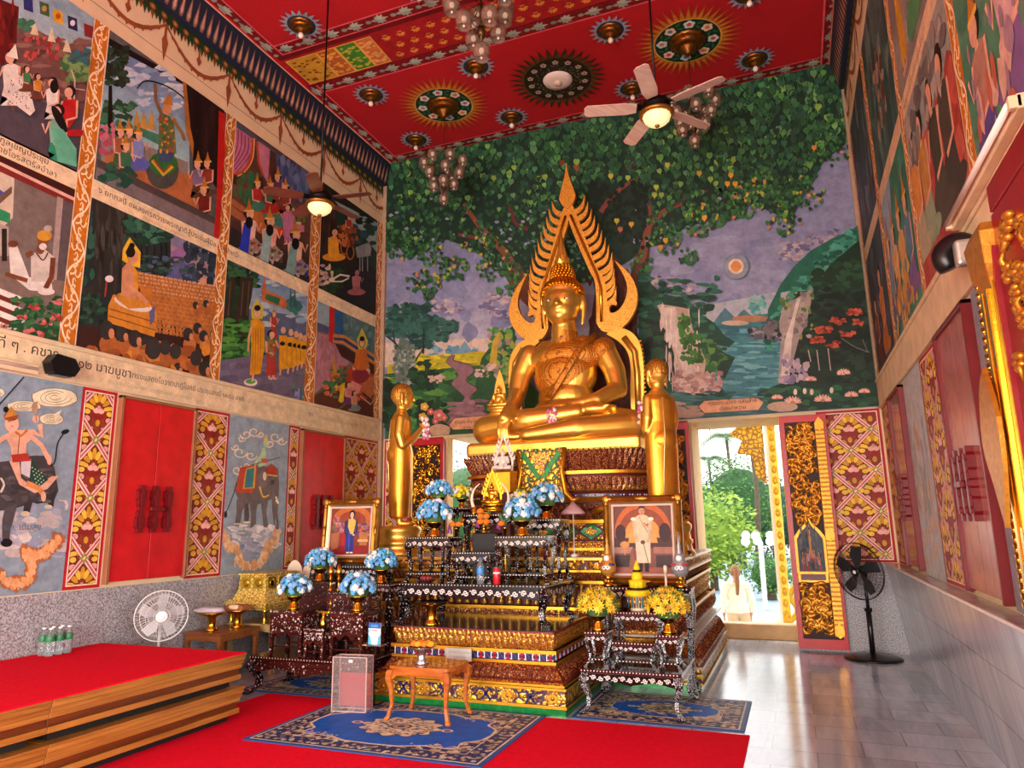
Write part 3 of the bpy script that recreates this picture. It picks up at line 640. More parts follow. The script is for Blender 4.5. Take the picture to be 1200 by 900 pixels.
c.ell(190, 200, 19, 22, '#4a4a44'); c.ell(191, 192, 17, 14, '#2f6a2c'); c.line([(178, 188), (191, 205), (202, 195)], 4, '#c8a03a'); c.line([(180, 188), (191, 202), (200, 193)], 2, '#a82a20')
c.poly([(184, 175), (205, 178), (200, 190), (186, 190)], '#3a4a6a'); c.poly([(186, 135), (203, 140), (206, 180), (185, 176)], '#5a6a3a'); specks(c, 186, 135, 204, 178, 40, ['#a83a2a', '#c8923a', '#3f5a3a'], 2, 2, 16)
c.line([(190, 138), (182, 118), (181, 98)], 4, '#7a5a3a'); c.curve([(160, 104), (167, 96), (180, 96), (200, 104), (216, 116)], 1.6, '#181820'); c.line([(202, 140), (212, 155), (216, 165)], 4, '#8a6a3a')
c.ell(195, 128, 5.5, 7, '#c98a5a'); c.poly([(189, 122), (202, 124), (198, 108)], '#b9762c')
for (x, y, t, s) in ((140, 196, '#9a5a3a', '#3f5a34'), (150, 196, '#8a6a4a', '#5a4a8a'), (161, 200, '#7f8ab8', '#5660a8'), (146, 213, '#3a6a4a', '#2f4a34')): fig(c, x, y, 46, t, s, hat='crown')
c.poly([(214, 95), (262, 125), (262, 235), (232, 190), (220, 150)], '#1f1212'); c.poly([(213, 93), (217, 96), (222, 150), (232, 195), (228, 195), (217, 155)], '#a8682c'); specks(c, 225, 120, 255, 190, 16, ['#2b1a18', '#140c0c'], 3, 16, 17)
fig(c, 231, 232, 44, '#7a6a8a', '#5a3a2a', f=-1, hat='crown'); fig(c, 242, 228, 40, '#8a3a2a', '#5a3a2a', f=-1, hat='crown'); fig(c, 238, 264, 46, '#6a2018', '#4a1814', f=-1, hat='crown'); c.ell(236, 258, 14, 6, '#1d1c16', .6)
c.poly([(112, 190), (252, 262), (252, 285), (108, 215)], '#77696a'); c.poly([(112, 186), (252, 256), (252, 264), (112, 196)], '#4a403c'); specks(c, 118, 196, 150, 218, 30, ['#1f4a3a', '#2f5f48'], 5, 4, 18)
c.poly([(255, 130), (262, 134), (262, 285), (248, 285), (252, 240)], '#b81c18')
done(c, 'wall_mural', 'upper mural of a dancer drawing a bow before a black curtain')
# --- M3
c = panelL(6.45, 8.03, ZM1, Z1, '#5a3a30')
c.poly([(274, 140), (372, 215), (372, 226), (274, 152)], '#4a5468'); grad(c, 272, 215, 370, 300, '#6a4434', '#2b241f', 6, 30)
c.poly([(275, 148), (297, 163), (293, 185), (285, 200), (270, 206)], '#c0708a')
for k in range(5): c.curve([(279+k*4, 152+k*3), (278+k*4, 172+k*2), (271+k*1.5, 190+k*3)], 1.3, '#7f3a62')
c.curve([(297, 162), (294, 185), (285, 200), (271, 206)], 3.5, '#b84a22'); c.curve([(298, 162), (296, 186), (286, 202), (271, 209)], 1.2, '#e0b070')
specks(c, 275, 205, 306, 235, 24, ['#2f6a44', '#4a5a34', '#3a2a22'], 4, 7, 20)
c.poly([(302, 165), (316, 175), (314, 215), (308, 205), (303, 190)], '#c0788a'); c.line([(301, 166), (303, 190), (308, 206)], 2.5, '#b04a2a')
c.poly([(317, 176), (323, 180), (323, 218), (317, 214)], '#4a2a22'); c.poly([(324, 180), (366, 212), (366, 236), (340, 232), (324, 212)], '#4a5a86'); specks(c, 324, 185, 362, 232, 34, ['#5a6a94', '#3a4670', '#6a7aa0'], 2.5, 9, 21)
c.poly([(268, 230), (300, 252), (326, 275), (322, 285), (268, 250)], '#a0603a'); c.line([(268, 238), (322, 278)], 1.5, '#7a3a20'); c.poly([(290, 240), (335, 250), (335, 275), (308, 272), (296, 262)], '#b0642c')
c.poly([(307, 250), (332, 252), (332, 268), (312, 262)], '#3f7a6a'); c.poly([(316, 268), (350, 266), (350, 276), (318, 276)], '#c0401c'); specks(c, 340, 240, 356, 262, 18, ['#3f8a3a', '#c8a88a'], 3, 3, 22); c.poly([(338, 264), (356, 264), (356, 272), (340, 272)], '#c07080')
for (x, y, t, s, ff) in ((301, 248, '#a83028', '#3f7a64', 1), (316, 250, '#3f6a4a', '#a82a24', 1), (334, 252, '#8a3a30', '#7a2a24', -1), (325, 240, '#5a3a5a', '#7a3a30', -1)): fig(c, x, y, 36, t, s, f=ff, hat='crown')
fig(c, 337, 286, 46, '#b86a8a', '#a8688a', f=-1, pose='stand'); c.poly([(330, 250), (345, 250), (342, 278), (332, 278)], '#b8708e')
c.poly([(270, 265), (300, 285), (372, 330), (372, 345), (266, 290)], '#2b2622')
for (x, y, s, s2, b) in ((291, 297, '#2838b0', '#8a2a24', '#d8b49c'), (315, 306, '#8fb0ac', '#5a4a3a', '#e0a090'), (345, 322, '#7aa09a', '#4a3aa0', '#dcb090')):
    fig(c, x, y, 52, b, '#8a7a6a', f=1, hat='crown'); c.poly([(x-6, y-36), (x+3, y-36), (x-2, y+6), (x-12, y-2)], s); c.ell(x, y-36, 4.5, 7, '#120e0c'); specks(c, x+1, y-12, x+14, y+2, 14, ['#a8988a', s2], 2, 2, 23)
done(c, 'wall_mural', 'upper mural of a reclining court scene under pink curtains, left of the ceiling fan')
# --- M4
c = panelL(8.27, 9.82, ZM1, Z1, '#241f1a')
c.poly([(392, 235), (444, 262), (444, 300), (400, 258)], '#8fa3a0'); c.poly([(388, 230), (445, 300), (445, 320), (388, 280)], '#20382c'); specks(c, 420, 246, 440, 262, 14, ['#16281e'], 5, 3, 30); specks(c, 410, 265, 440, 288, 20, ['#2f4a5a', '#2a4238'], 5, 4, 31)
c.poly([(377, 235), (395, 240), (392, 300), (388, 320), (375, 320)], '#35231d'); specks(c, 377, 240, 392, 310, 20, ['#4a332a', '#241812'], 1.5, 12, 32)
c.poly([(372, 300), (445, 330), (445, 370), (368, 345)], '#1d1c14'); specks(c, 372, 312, 400, 348, 40, ['#26401f', '#1d3018'], 4, 3, 33); specks(c, 374, 310, 390, 335, 22, ['#c8a08a', '#a88a8a', '#c8b89a'], 2.6, 2.6, 34)
fig(c, 391, 306, 38, '#d8922a', '#d8902a', pose='sit'); c.poly([(384, 282), (394, 280), (398, 300), (384, 303)], '#dd9a28')
for (x, y) in ((403, 290), (410, 296)): c.ell(x, y, 5, 9, '#a85a2a'); c.ell(x, y, 3.5, 7, '#241f1a')
specks(c, 396, 262, 418, 288, 40, ['#9a4a28', '#b9682c', '#6a2a1c'], 2.5, 3, 35); fig(c, 408, 274, 22, '#9a3a2a', '#8a4a2a'); c.poly([(416, 290), (432, 284), (434, 300), (418, 302)], '#8a8a8a'); c.ell(431, 292, 3.5, 6, '#9a9a98')
for x in (421, 424, 430): c.line([(x, 300), (x, 318)], 1.2, '#8a8884')
c.line([(388, 328), (398, 322), (409, 324)], 2.2, '#d8c8b0'); c.line([(388, 330), (400, 330), (408, 326)], 1.6, '#d8c8b0'); c.ell(388, 328, 3.5, 3, '#d0c0a8')
fig(c, 417, 346, 30, '#a86a6a', '#9a5a5a', '#a86a66', pose='sit'); done(c, 'wall_mural', 'upper mural of a seated monk and horse chariot, nearest the back corner')
# --- M5
c = panelL(2.4, 4.42, Z0, ZM0, '#75675f')
c.poly([(-30, 190), (17, 205), (15, 255), (-30, 300)], '#c8b8a0'); c.poly([(-10, 215), (8, 228), (-10, 245)], '#3f4aa8'); c.poly([(-10, 236), (14, 218), (14, 226), (-10, 248)], '#6a5244')
c.poly([(-10, 240), (12, 250), (12, 262), (-10, 255)], '#2f8a5a'); c.poly([(-10, 258), (10, 266), (10, 300), (-10, 300)], '#a8988a'); c.rect(2, 268, 8, 306, '#2a1c18')
c.poly([(-20, 165), (88, 218), (88, 236), (-20, 185)], '#421812'); c.poly([(-20, 180), (88, 232), (88, 236), (-20, 184)], '#e0b0a0'); c.poly([(-20, 184), (88, 236), (88, 242), (-20, 192)], '#7a2822')
c.poly([(67, 230), (74, 233), (66, 330), (59, 328)], '#a8948a'); c.poly([(74, 234), (88, 240), (80, 340), (66, 332)], '#5c5050')
c.poly([(0, 320), (80, 330), (80, 350), (0, 345)], '#7a685c')
for k in range(4): c.poly([(-10, 334+k*13), (30, 350+k*13), (20, 356+k*13), (-10, 341+k*13)], '#e0d8cc' if k % 2 == 0 else '#d8d0c4'); c.poly([(-10, 341+k*13), (24, 355+k*13), (20, 360+k*13), (-10, 347+k*13)], '#6a2a22')
c.poly([(10, 290), (20, 288), (34, 325), (60, 330), (62, 343), (34, 340), (12, 322)], '#d8d0c4'); c.line([(15, 290), (18, 322), (32, 328)], 8, '#d8d0c4'); c.line([(6, 321), (32, 329)], 5, '#7a4426')
c.poly([(36, 298), (52, 292), (64, 302), (62, 330), (36, 330)], '#c8beb0'); c.line([(30, 300), (38, 296)], 6, '#7a4426'); c.line([(62, 302), (60, 325), (53, 338)], 6, '#6f3c22'); c.ell(47, 292, 5, 6, '#7a4426'); c.ell(50, 283, 6.5, 8, '#7f4a2a'); c.ell(50, 289, 4.5, 4, '#d8d0c8'); c.ell(52, 276, 9, 6.5, '#c88f30'); c.ell(56, 268, 5, 4, '#b0a494'); c.ell(15, 286, 6, 4, '#6f3c22'); c.curve([(42, 296), (50, 305), (56, 296)], 1.6, '#4a2418'); c.ell(54, 342, 10, 4, '#ded6ca')
specks(c, 15, 348, 72, 402, 150, ['#2a5a34', '#1d4426', '#3a6e40', '#244d2c'], 5, 3.5, 40); specks(c, 2, 380, 60, 402, 30, ['#24502c'], 5, 3, 41)
for (x, y) in ((39, 359), (66, 354), (24, 372), (54, 378), (32, 389), (2, 384), (46, 392), (64, 372)): specks(c, x-5, y-3, x+5, y+3, 9, ['#b8504c', '#c8706a', '#983834'], 2.8, 2.2, int(x)+50)
done(c, 'wall_mural', 'lower mural of a turbaned man in white seated beside red flower bushes')
# --- M6
c = panelL(4.60, 6.27, Z0, ZM0, '#27302f')
grad(c, 200, 262, 252, 330, '#4a6a9a', '#e0a070', 6, 22); c.poly([(200, 295), (222, 285), (225, 320), (200, 318)], '#9a6aa0'); c.poly([(195, 318), (212, 300), (232, 330), (195, 332)], '#5a5a88')
c.poly([(106, 228), (152, 252), (148, 300), (150, 345), (100, 350)], '#2b2a26'); specks(c, 108, 240, 148, 340, 40, ['#383631', '#201f1c', '#454239'], 2, 14, 60)
for x in (158, 165, 171, 180, 188, 194): c.line([(x, 322), (x+1, 295), (x-1, 262)], 2, '#151d1a')
specks(c, 150, 252, 200, 285, 80, ['#2f5f4a', '#24493a', '#3f7258', '#1c3a2e'], 6, 4, 61); specks(c, 215, 285, 250, 330, 60, ['#2c3a44', '#3a4a58', '#22303a'], 4, 5, 62); specks(c, 160, 300, 230, 324, 40, ['#26443a', '#3a5a4a', '#4a5a7a'], 5, 2, 63)
specks(c, 92, 235, 108, 330, 40, ['#24463c', '#1b332b', '#2f5a48'], 4, 6, 64); c.poly([(88, 380), (250, 400), (250, 450), (85, 415)], '#38201a'); specks(c, 92, 345, 125, 380, 60, ['#1f3a2a', '#2f4f3a', '#18281e'], 4, 3, 65)
c.poly([(160, 318), (247, 336), (245, 390), (190, 378), (165, 350)], '#b8702c')
rng = random.Random(9); L = c.L+1
for j in range(14):
    for i in range(30):
        x = 160+i*3.1*(1+j*.02)+rng.uniform(-1, 1); y = 320+j*4.2*(1+j*.01)+(x-160)*.17
        if x > 250 or (x < 182 and y > 335 and x < 178): continue
        c.ell(x, y+2.2, 2.4, 2.6, '#b87028' if (i+j) % 2 else '#a8642a', 0, 6, L+(j % 3)*2); c.ell(x, y, 1.3, 1.5, '#c89a78' if j < 5 else '#b87a50', 0, 6, L+1+(j % 3)*2)
c.L = L+8
c.poly([(126, 358), (132, 345), (182, 362), (184, 372), (180, 395), (125, 378)], '#c8822c'); c.line([(127, 362), (182, 378)], 1.3, '#8a4f18'); c.line([(126, 370), (181, 387)], 1.3, '#8a4f18'); c.poly([(174, 365), (181, 358), (180, 375), (175, 382)], '#5a5a8a')
c.ell(155, 356, 23, 8, '#e0d0c4', .28); c.ell(155, 352, 21, 8, '#b9742a', .25); c.poly([(140, 345), (148, 332), (168, 348), (176, 360), (150, 362), (137, 352)], '#d0882c')
c.poly([(151, 278), (164, 296), (163, 314), (152, 312), (142, 305), (143, 292)], '#e0b02c'); c.poly([(152, 284), (160, 298), (158, 308), (150, 306), (146, 296)], '#2f352e')
c.poly([(142, 315), (150, 306), (160, 318), (161, 340), (158, 352), (141, 346)], '#c88a62'); c.poly([(156, 312), (161, 320), (161, 342), (157, 345)], '#d8901c'); c.line([(146, 316), (148, 335), (162, 345), (172, 356)], 5, '#cf9068'); c.ell(155, 301, 6, 8.5, '#cf9068'); c.ell(152, 296, 5.5, 6, '#14100e'); c.ell(154, 288, 3, 3.2, '#14100e')
c.ell(127, 327, 5, 4, '#e0d8d0'); c.line([(124, 330), (122, 348)], 2, '#9a3a34')
for (x, y, r) in ((124, 387, 10), (142, 392, 8), (157, 397, 9), (171, 402, 8), (178, 411, 11), (192, 407, 8), (204, 413, 8), (219, 392, 7), (230, 385, 6), (237, 394, 6), (228, 358, 4), (240, 356, 4), (228, 420, 9), (238, 432, 8), (149, 380, 0), (207, 432, 6)):
    if not r: continue
    c.ell(x+2, y+r*1.7, r*1.1, r*1.3, '#c0763c' if int(x) % 2 else '#a8602e'); c.ell(x, y, r*.85, r*1.15, '#332f2d'); c.ell(x+r*.55, y+r*.4, r*.35, r*.6, '#c8845a')
specks(c, 100, 405, 250, 450, 46, ['#b8682e', '#c8803a', '#9a5428', '#d0882c'], 9, 7, 66)
for (x, y, r) in ((178, 409, 11), (192, 407, 8), (204, 412, 8), (228, 420, 8)): c.ell(x, y, r*.85, r*1.15, '#363230')
done(c, 'wall_mural', 'lower mural of a seated haloed Buddha facing a crowd of shaven monks')
# --- M7
c = panelL(6.45, 8.03, Z0, ZM0, '#5c5a72')
c.poly([(255, 298), (310, 330), (300, 430), (255, 430)], '#1f3a26'); grad(c, 292, 318, 366, 380, '#6f8fb0', '#a8b8b8', 6, 25); c.poly([(292, 362), (364, 372), (360, 430), (290, 425)], '#5a6680'); specks(c, 300, 330, 362, 380, 30, ['#8fa8c0', '#b0c0c0', '#6a80a4'], 7, 3, 70)
specks(c, 256, 302, 300, 340, 110, ['#1b3322', '#27492e', '#36603c', '#142418'], 5, 4, 71)
for (x0, x1, w) in ((269, 266, 7), (284, 278, 10), (261, 261, 5), (291, 285, 6)): c.curve([(x0+3, 325), (x0, 350), (x1, 375), (x1+1, 398)], w, '#33291f'); c.curve([(x0+1, 330), (x0-2, 370)], 1.2, '#5a4a3a')
specks(c, 252, 375, 305, 424, 90, ['#2f6a2c', '#3f7e34', '#1f4a22', '#55923c'], 7, 3, 72); c.poly([(250, 424), (305, 415), (366, 430), (366, 478), (250, 460)], '#6a6276'); specks(c, 252, 425, 360, 470, 40, ['#756c80', '#5e576a'], 10, 3, 73)
c.poly([(306, 342), (309, 322), (312, 340), (330, 348), (340, 355), (334, 362), (306, 352)], '#b86a3c'); c.poly([(312, 344), (328, 350), (326, 358), (310, 350)], '#2f6a44'); specks(c, 334, 350, 350, 366, 20, ['#2f6a66', '#3f7a70'], 3, 5, 74)
for x in (340, 345): c.poly([(x-2, 360), (x+2, 360), (x, 334)], '#3a5a5a')
c.poly([(301, 350), (308, 362), (307, 374), (294, 374), (294, 362)], '#c8b23a'); c.ell(301, 365, 5, 7, '#8a9a4a')
c.poly([(293, 376), (301, 373), (308, 378), (309, 405), (305, 438), (292, 440), (294, 405)], '#d8951f'); c.line([(295, 380), (291, 395), (290, 412)], 2.5, '#cf9a70'); c.line([(308, 380), (308, 412)], 2.5, '#d8951f'); c.ell(301, 366, 4, 6, '#d8a480'); c.ell(301, 361, 3.8, 3.5, '#15100e'); c.ell(293, 448, 8, 4.5, '#e0d0c8'); c.ell(293, 447, 6, 3, '#5a9a4a'); c.line([(296, 438), (295, 447)], 2.5, '#d8a480')
for k in range(4): c.line([(296+k*3, 385), (295+k*3, 436)], .7, '#a86a14')
fig(c, 320, 400, 34, '#a83a2a', '#9a3a2a', hat='crown', pose='stand'); fig(c, 317, 444, 56, '#8a6a3a', '#a8382c', pose='stand'); specks(c, 312, 395, 322, 420, 16, ['#3f6a44', '#c8983a', '#a83a2a'], 2, 2, 75)
for k, x in enumerate((331, 340, 346, 351, 356)):
    h = 60-k*5; y = 440-k*2; c.poly([(x-5, y-h*.78), (x+4, y-h*.78), (x+5, y-8), (x-5, y-6)], '#dc9a1e'); c.line([(x-5, y-h*.7), (x-5, y-9)], .7, '#a06a14'); c.ell(x, y-h*.88, 2.8, 4.2, '#d8a480'); c.ell(x-1, y-h*.62, 3.2, 2.6, '#1a1410'); c.line([(x-3, y-7), (x-4, y)], 2, '#d8a480')
specks(c, 342, 452, 354, 470, 16, ['#4a8a5a', '#8a8ac0'], 1.5, 4, 76); c.poly([(362, 330), (367, 330), (362, 480), (355, 480)], '#9a5a8a')
done(c, 'wall_mural', 'lower mural of a standing haloed Buddha leading a file of orange-robed monks')
# --- M8
c = panelL(8.27, 9.82, Z0, ZM0, '#7a5a50')
c.poly([(370, 345), (388, 355), (386, 385), (368, 378)], '#8aa0a8'); c.poly([(368, 376), (387, 384), (387, 392), (368, 386)], '#4a5272'); c.poly([(368, 388), (386, 394), (398, 410), (410, 425), (368, 462)], '#a8747c'); specks(c, 370, 395, 395, 445, 20, ['#b07c84', '#9c6a74'], 3, 8, 80)
c.poly([(392, 358), (442, 380), (442, 420), (392, 395)], '#4f7070'); specks(c, 395, 362, 440, 412, 50, ['#5a7c7a', '#46646a', '#6a8884'], 3, 5, 81); c.poly([(392, 357), (402, 361), (402, 392), (392, 392)], '#2f5a86')
c.poly([(386, 354), (392, 357), (391, 403), (385, 400)], '#b81e1c'); c.poly([(390, 391), (404, 393), (442, 418), (442, 430), (402, 403), (390, 401)], '#c07a38'); c.line([(391, 397), (403, 398), (442, 424)], 3.5, '#2f3f66'); c.poly([(392, 402), (402, 405), (442, 430), (442, 442), (400, 418)], '#3f1c18')
c.poly([(370, 462), (410, 440), (440, 440), (440, 492), (366, 472)], '#5a2f24'); c.line([(368, 463), (388, 452), (412, 440)], 2, '#4a6a34'); c.line([(396, 480), (420, 462), (432, 448)], 2, '#4a7a34')
c.poly([(405, 436), (414, 428), (440, 440), (438, 462), (425, 470), (405, 455)], '#a83a22'); c.poly([(424, 445), (440, 440), (440, 470), (420, 460)], '#b8683c'); c.line([(424, 460), (434, 468), (440, 460)], 2, '#2b2b34'); c.line([(422, 464), (434, 474), (440, 466)], 1.5, '#d8a080')
c.poly([(424, 384), (431, 400), (428, 410), (420, 410), (418, 398)], '#c8b840'); c.ell(424, 402, 4, 6, '#3f5a50'); c.ell(423, 433, 11, 6, '#d8a890', .3); c.ell(422, 440, 10, 9, '#8a2a3a'); c.ell(423, 429, 10, 5, '#c86a2a'); c.poly([(417, 410), (428, 408), (432, 426), (415, 426)], '#c86a24'); c.ell(424, 402, 3, 5, '#d8a480'); c.ell(424, 397, 3, 3, '#15100e'); c.poly([(412, 446), (424, 452), (420, 462), (408, 455)], '#d88a80')
specks(c, 388, 430, 404, 460, 60, ['#3f7a4a', '#c8a03a', '#2f5a3a', '#a8442c'], 2.5, 2.5, 82); c.poly([(389, 440), (395, 440), (391, 414)], '#b8842c')
c.poly([(396, 470), (400, 450), (404, 448), (402, 474)], '#dcb428'); fig(c, 408, 474, 26, '#c87a7a', '#6a3a6a', f=1); fig(c, 415, 482, 24, '#c88a6a', '#7a8a8a', f=1); specks(c, 380, 448, 394, 466, 12, ['#c86a4a', '#3f7a4a'], 3, 2.5, 83)
done(c, 'wall_mural', 'lower mural of a haloed Buddha on a red pedestal, nearest the back corner')
# --- left captions
c = CVL(.008, px=False)
for (y0, y1) in ((2.4, 4.42), (4.60, 6.27), (6.45, 8.03), (8.27, 9.82)): c.rect(y0, ZM0, y1, ZM1, '#e6cba2')
for k, t in enumerate(('วิญญาณและกราบบังคมทูลเชิญประชุม', 'ราชโอรสตรัสอำลา')): c.text(t, (2.9+k*.75, 5.0-k*.09), 1, .082, '#1d1a1c')
c.text('๖ ยกกลบี แผลงศรถวายพระญาติสู้ประชันฝีมือ - จำปาเทวี', (4.66, 4.965), 1, .088, '#1d1a1c')
c.text('ที่ระลึก นายบุญมา นางทองใบ', (5.2, 4.90), 1, .05, '#c0a884')
c.text('๗ เสด็จออกจากปราสาท ในยามราตรี', (6.6, 4.97), 1, .06, '#b8a07c'); c.text('๘ ทรงพบเทวทูตทั้งสี่', (8.4, 4.97), 1, .06, '#b8a07c'); tag(c.build('caption_band'), 'narrow cream caption strip between the upper and lower left wall murals', 'inscription')
c = Canvas((XL+.0365,0,0), (0,1,0), (0,0,1), (1,0,0), px=False); c.rect(2.4, 3.0, 9.95, 3.285, '#dcc59c')
c.text('ขบสุขไปยอที่ ๆ . คชาร', (3.3, 3.17), 1, .13, '#1d1a1c'); c.text('๑๒ มาฆบูชา', (4.62, 3.14), 1, .13, '#23202a'); c.text('ทรงแสดงโอวาทปาฏิโมกข์ ประชุมสงฆ์ ๑๒๕๐ องค์', (5.22, 3.15), 1, .085, '#4a4650')
c.text('ที่ระลึกแด่บิดามารดา ตระกูลทองคำ สร้างถวาย', (4.95, 3.04), 1, .06, '#a89878'); c.text('๑๓ เสด็จโปรดพระประยูรญาติ', (6.8, 3.15), 1, .07, '#b8a888'); c.text('๒๔', (8.12, 3.15), 1, .1, '#7a7a8a'); c.text('ถวายแด่สงฆ์สร้างโดยคณะญาติ', (8.35, 3.13), 1, .08, '#a89880')
tag(c.build('caption_band'), 'broad cream caption strip with Thai lettering above the red shutters', 'inscription')
# --- buffalo rider
c = CVL(.006); c.clip = (2.6, 4.72, 1.07, 2.97); c.px = False; c.rect(2.6, 1.07, 4.72, 2.97, '#8798a4'); c.px = True
specks(c, -30, 590, 78, 650, 70, ['#c8bdb8', '#a8a6b0', '#8d95a6', '#b8aca8'], 9, 6, 90); specks(c, 0, 560, 70, 620, 20, ['#b0a8a6', '#98a0ac'], 8, 5, 91)
def cloud(x, y, rx, ry):
    c.blob(x, y, rx*1.04, ry*1.06, '#6a6250', 16, .06, rng=random.Random(1)); c.blob(x, y, rx, ry, '#e4d8b4', 16, .06, rng=random.Random(1))
    for k in (.75, .5, .25): c.curve([(x+cos(t)*rx*k*(1-.03*i), y+sin(t)*ry*k) for i, t in enumerate([q*.55 for q in range(11)])], .7, '#8a7f60', k=2)
cloud(64, 466, 27, 11); cloud(28, 476, 20, 6); cloud(60, 491, 14, 6.5); cloud(-4, 460, 9, 5); c.poly([(62, 486), (72, 480), (66, 492)], '#e4d8b4')
bf = '#3f3a3c'
c.poly([(-30, 545), (10, 540), (38, 534), (55, 534), (63, 548), (68, 575), (60, 592), (50, 585), (30, 592), (10, 598), (-30, 600)], bf); c.curve([(58, 548), (64, 540), (67, 520), (74, 508)], 1.6, '#241f20'); c.ell(76, 506, 5, 2.6, '#1c1818', -.3)
c.poly([(50, 585), (64, 575), (67, 566), (64, 580), (62, 594), (55, 594), (57, 582)], '#2e2a2b'); c.poly([(28, 590), (38, 586), (34, 602), (26, 603)], '#332e30'); c.poly([(5, 596), (20, 590), (11, 625), (11, 636), (2, 640), (2, 610)], '#4a4446'); c.ell(56, 594, 5, 2.5, '#cfc0a0'); c.ell(29, 602, 5.5, 3, '#cfc0a0'); c.ell(7, 636, 7, 5, '#15100f')
specks(c, 2, 548, 60, 590, 40, ['#4d4648', '#5e5553', '#353032'], 5, 3, 92); c.curve([(0, 560), (4, 568), (0, 577)], 2.4, '#c8bca4')
c.poly([(10, 540), (22, 540), (24, 560), (38, 572), (60, 558), (68, 558), (55, 573), (40, 578), (22, 568)], '#d8a488'); c.poly([(24, 540), (36, 538), (34, 560), (24, 555)], '#c8c0c4'); c.poly([(36, 536), (42, 548), (56, 562), (46, 570), (34, 562)], '#1f3f34')
for i in range(4):
    for j in range(5): c.ell(37+i*3.6+j*1.2, 548+j*4.4+i*2, 1, 1, '#a8c8a0', 0, 5, c.L+1)
c.L += 2
c.poly([(4, 510), (14, 504), (26, 504), (40, 503), (38, 514), (30, 520), (30, 535), (12, 540), (12, 524)], '#dca688'); c.line([(38, 506), (48, 511), (46, 497)], 6, '#dca688'); c.line([(36, 512), (48, 522), (56, 538)], 5.5, '#dca688'); c.line([(5, 512), (-6, 520)], 6, '#dca688'); c.ell(41, 491, 4, 4.5, '#dca688'); c.line([(42, 494), (40, 478), (43, 470)], 1.4, '#9a7a5a'); c.ell(40, 478, 3.5, 7, '#a8886a'); c.ell(57, 539, 3, 6, '#dca688')
c.poly([(12, 533), (31, 531), (36, 540), (14, 542)], '#a83224'); c.line([(17, 506), (24, 511), (31, 504)], 3, '#b86a2c'); c.line([(22, 511), (20, 532)], .8, '#5a2a1a'); c.ell(13, 497, 8.5, 9.5, '#e0ac90'); c.ell(12, 488, 8.5, 5.5, '#9a4a20'); c.poly([(4, 490), (20, 486), (12, 476)], '#c8883a'); c.ell(6, 480, 3, 3.5, '#15100e'); c.line([(8, 494), (11, 494)], .8, '#3a1a14'); c.line([(15, 492), (18, 491)], .8, '#3a1a14'); c.line([(12, 500), (15, 499)], 1, '#b04a3a')
c.line([(30, 566), (44, 572), (50, 580)], 6, '#c8824a'); c.ell(50, 582, 3, 6, '#dca688'); c.line([(27, 442), (-5, 478)], 1.6, '#1c1c20')
rng = random.Random(4)
for (P) in ([(-10, 670), (4, 680), (20, 686), (33, 678), (36, 660), (30, 648), (42, 652), (56, 645), (68, 632)],):
    Q = smooth(P, 8); L = c.L+1
    for i, (x, y) in enumerate(Q):
        for k in range(3): c.blob(x+rng.uniform(-5, 5), y+rng.uniform(-6, 4), 3, 5, '#a8623a', 6, .5, L, rng); c.blob(x+rng.uniform(-4, 4), y+rng.uniform(-5, 3), 2.2, 3.6, rng.choice(['#d89a62', '#e0a878']), 6, .5, L+1+k, rng)
    c.L = L+6
c.text('ถ้ำคนธรรพ์', (4.0, 1.62), 1, .07, '#4a5468') if False else None
c.px = False; c.text('ร.อ. เติมสุข', (4.12, 1.62), 1, .075, '#55607a'); c.text('ถวาย', (4.0, 1.52), 1, .065, '#55607a'); c.px = True
done(c, 'wall_mural', 'blue panel painted with a crowned rider on a black buffalo')
# --- elephant rider
c = CVL(.006); c.clip = (6.66, 7.76, 1.07, 2.97); c.px = False; c.rect(6.66, 1.07, 7.76, 2.97, '#8fa0aa'); c.px = True
def swirl(x, y, r, f=1, w=1.5): c.curve([(x+f*cos(t)*r*(1-t/9), y+sin(t)*r*.8*(1-t/9)) for t in [q*.6 for q in range(13)]], w, '#e0d0b0', k=2)
for (x, y, r, f) in ((298, 506, 8, 1), (288, 509, 7, -1), (283, 514, 5, 1), (305, 509, 5, -1), (323, 512, 8, 1), (316, 520, 6, -1), (330, 517, 6, 1), (281, 530, 9, 1), (276, 524, 5, -1), (294, 534, 7, 1), (278, 551, 7, 1), (288, 546, 6, -1)): swirl(x, y, r, f)
el = '#6e625f'; eld = '#574c4a'
c.poly([(287, 584), (291, 591), (284, 598), (281, 616), (275, 616), (277, 600), (277, 585)], el); c.poly([(287, 592), (291, 588), (292, 605), (291, 612), (286, 612), (286, 600)], eld); c.poly([(291, 585), (303, 585), (300, 600), (300, 622), (293, 622), (294, 602)], el); c.poly([(305, 585), (315, 582), (312, 600), (315, 622), (309, 622), (307, 602)], el)
c.poly([(278, 560), (286, 548), (300, 545), (310, 546), (322, 560), (318, 585), (300, 592), (280, 588), (275, 575)], el); c.poly([(310, 548), (318, 543), (326, 550), (327, 570), (325, 590), (322, 612), (324, 622), (322, 622), (319, 600), (318, 585), (312, 575)], el); c.curve([(325, 575), (324, 600), (325, 618), (320, 624)], 2.8, el)
c.ell(308, 562, 6, 10, '#7a6c68'); c.ell(310, 558, 2.2, 5, '#e0d0b8'); c.ell(319, 565, 2.5, 3, '#4a403e'); c.poly([(311, 549), (318, 544), (325, 550), (324, 558), (312, 556)], '#a83e22'); c.line([(311, 556), (325, 558)], 1.5, '#e0b050'); c.curve([(323, 582), (326, 590), (323, 586)], 2, '#e8dcc0')
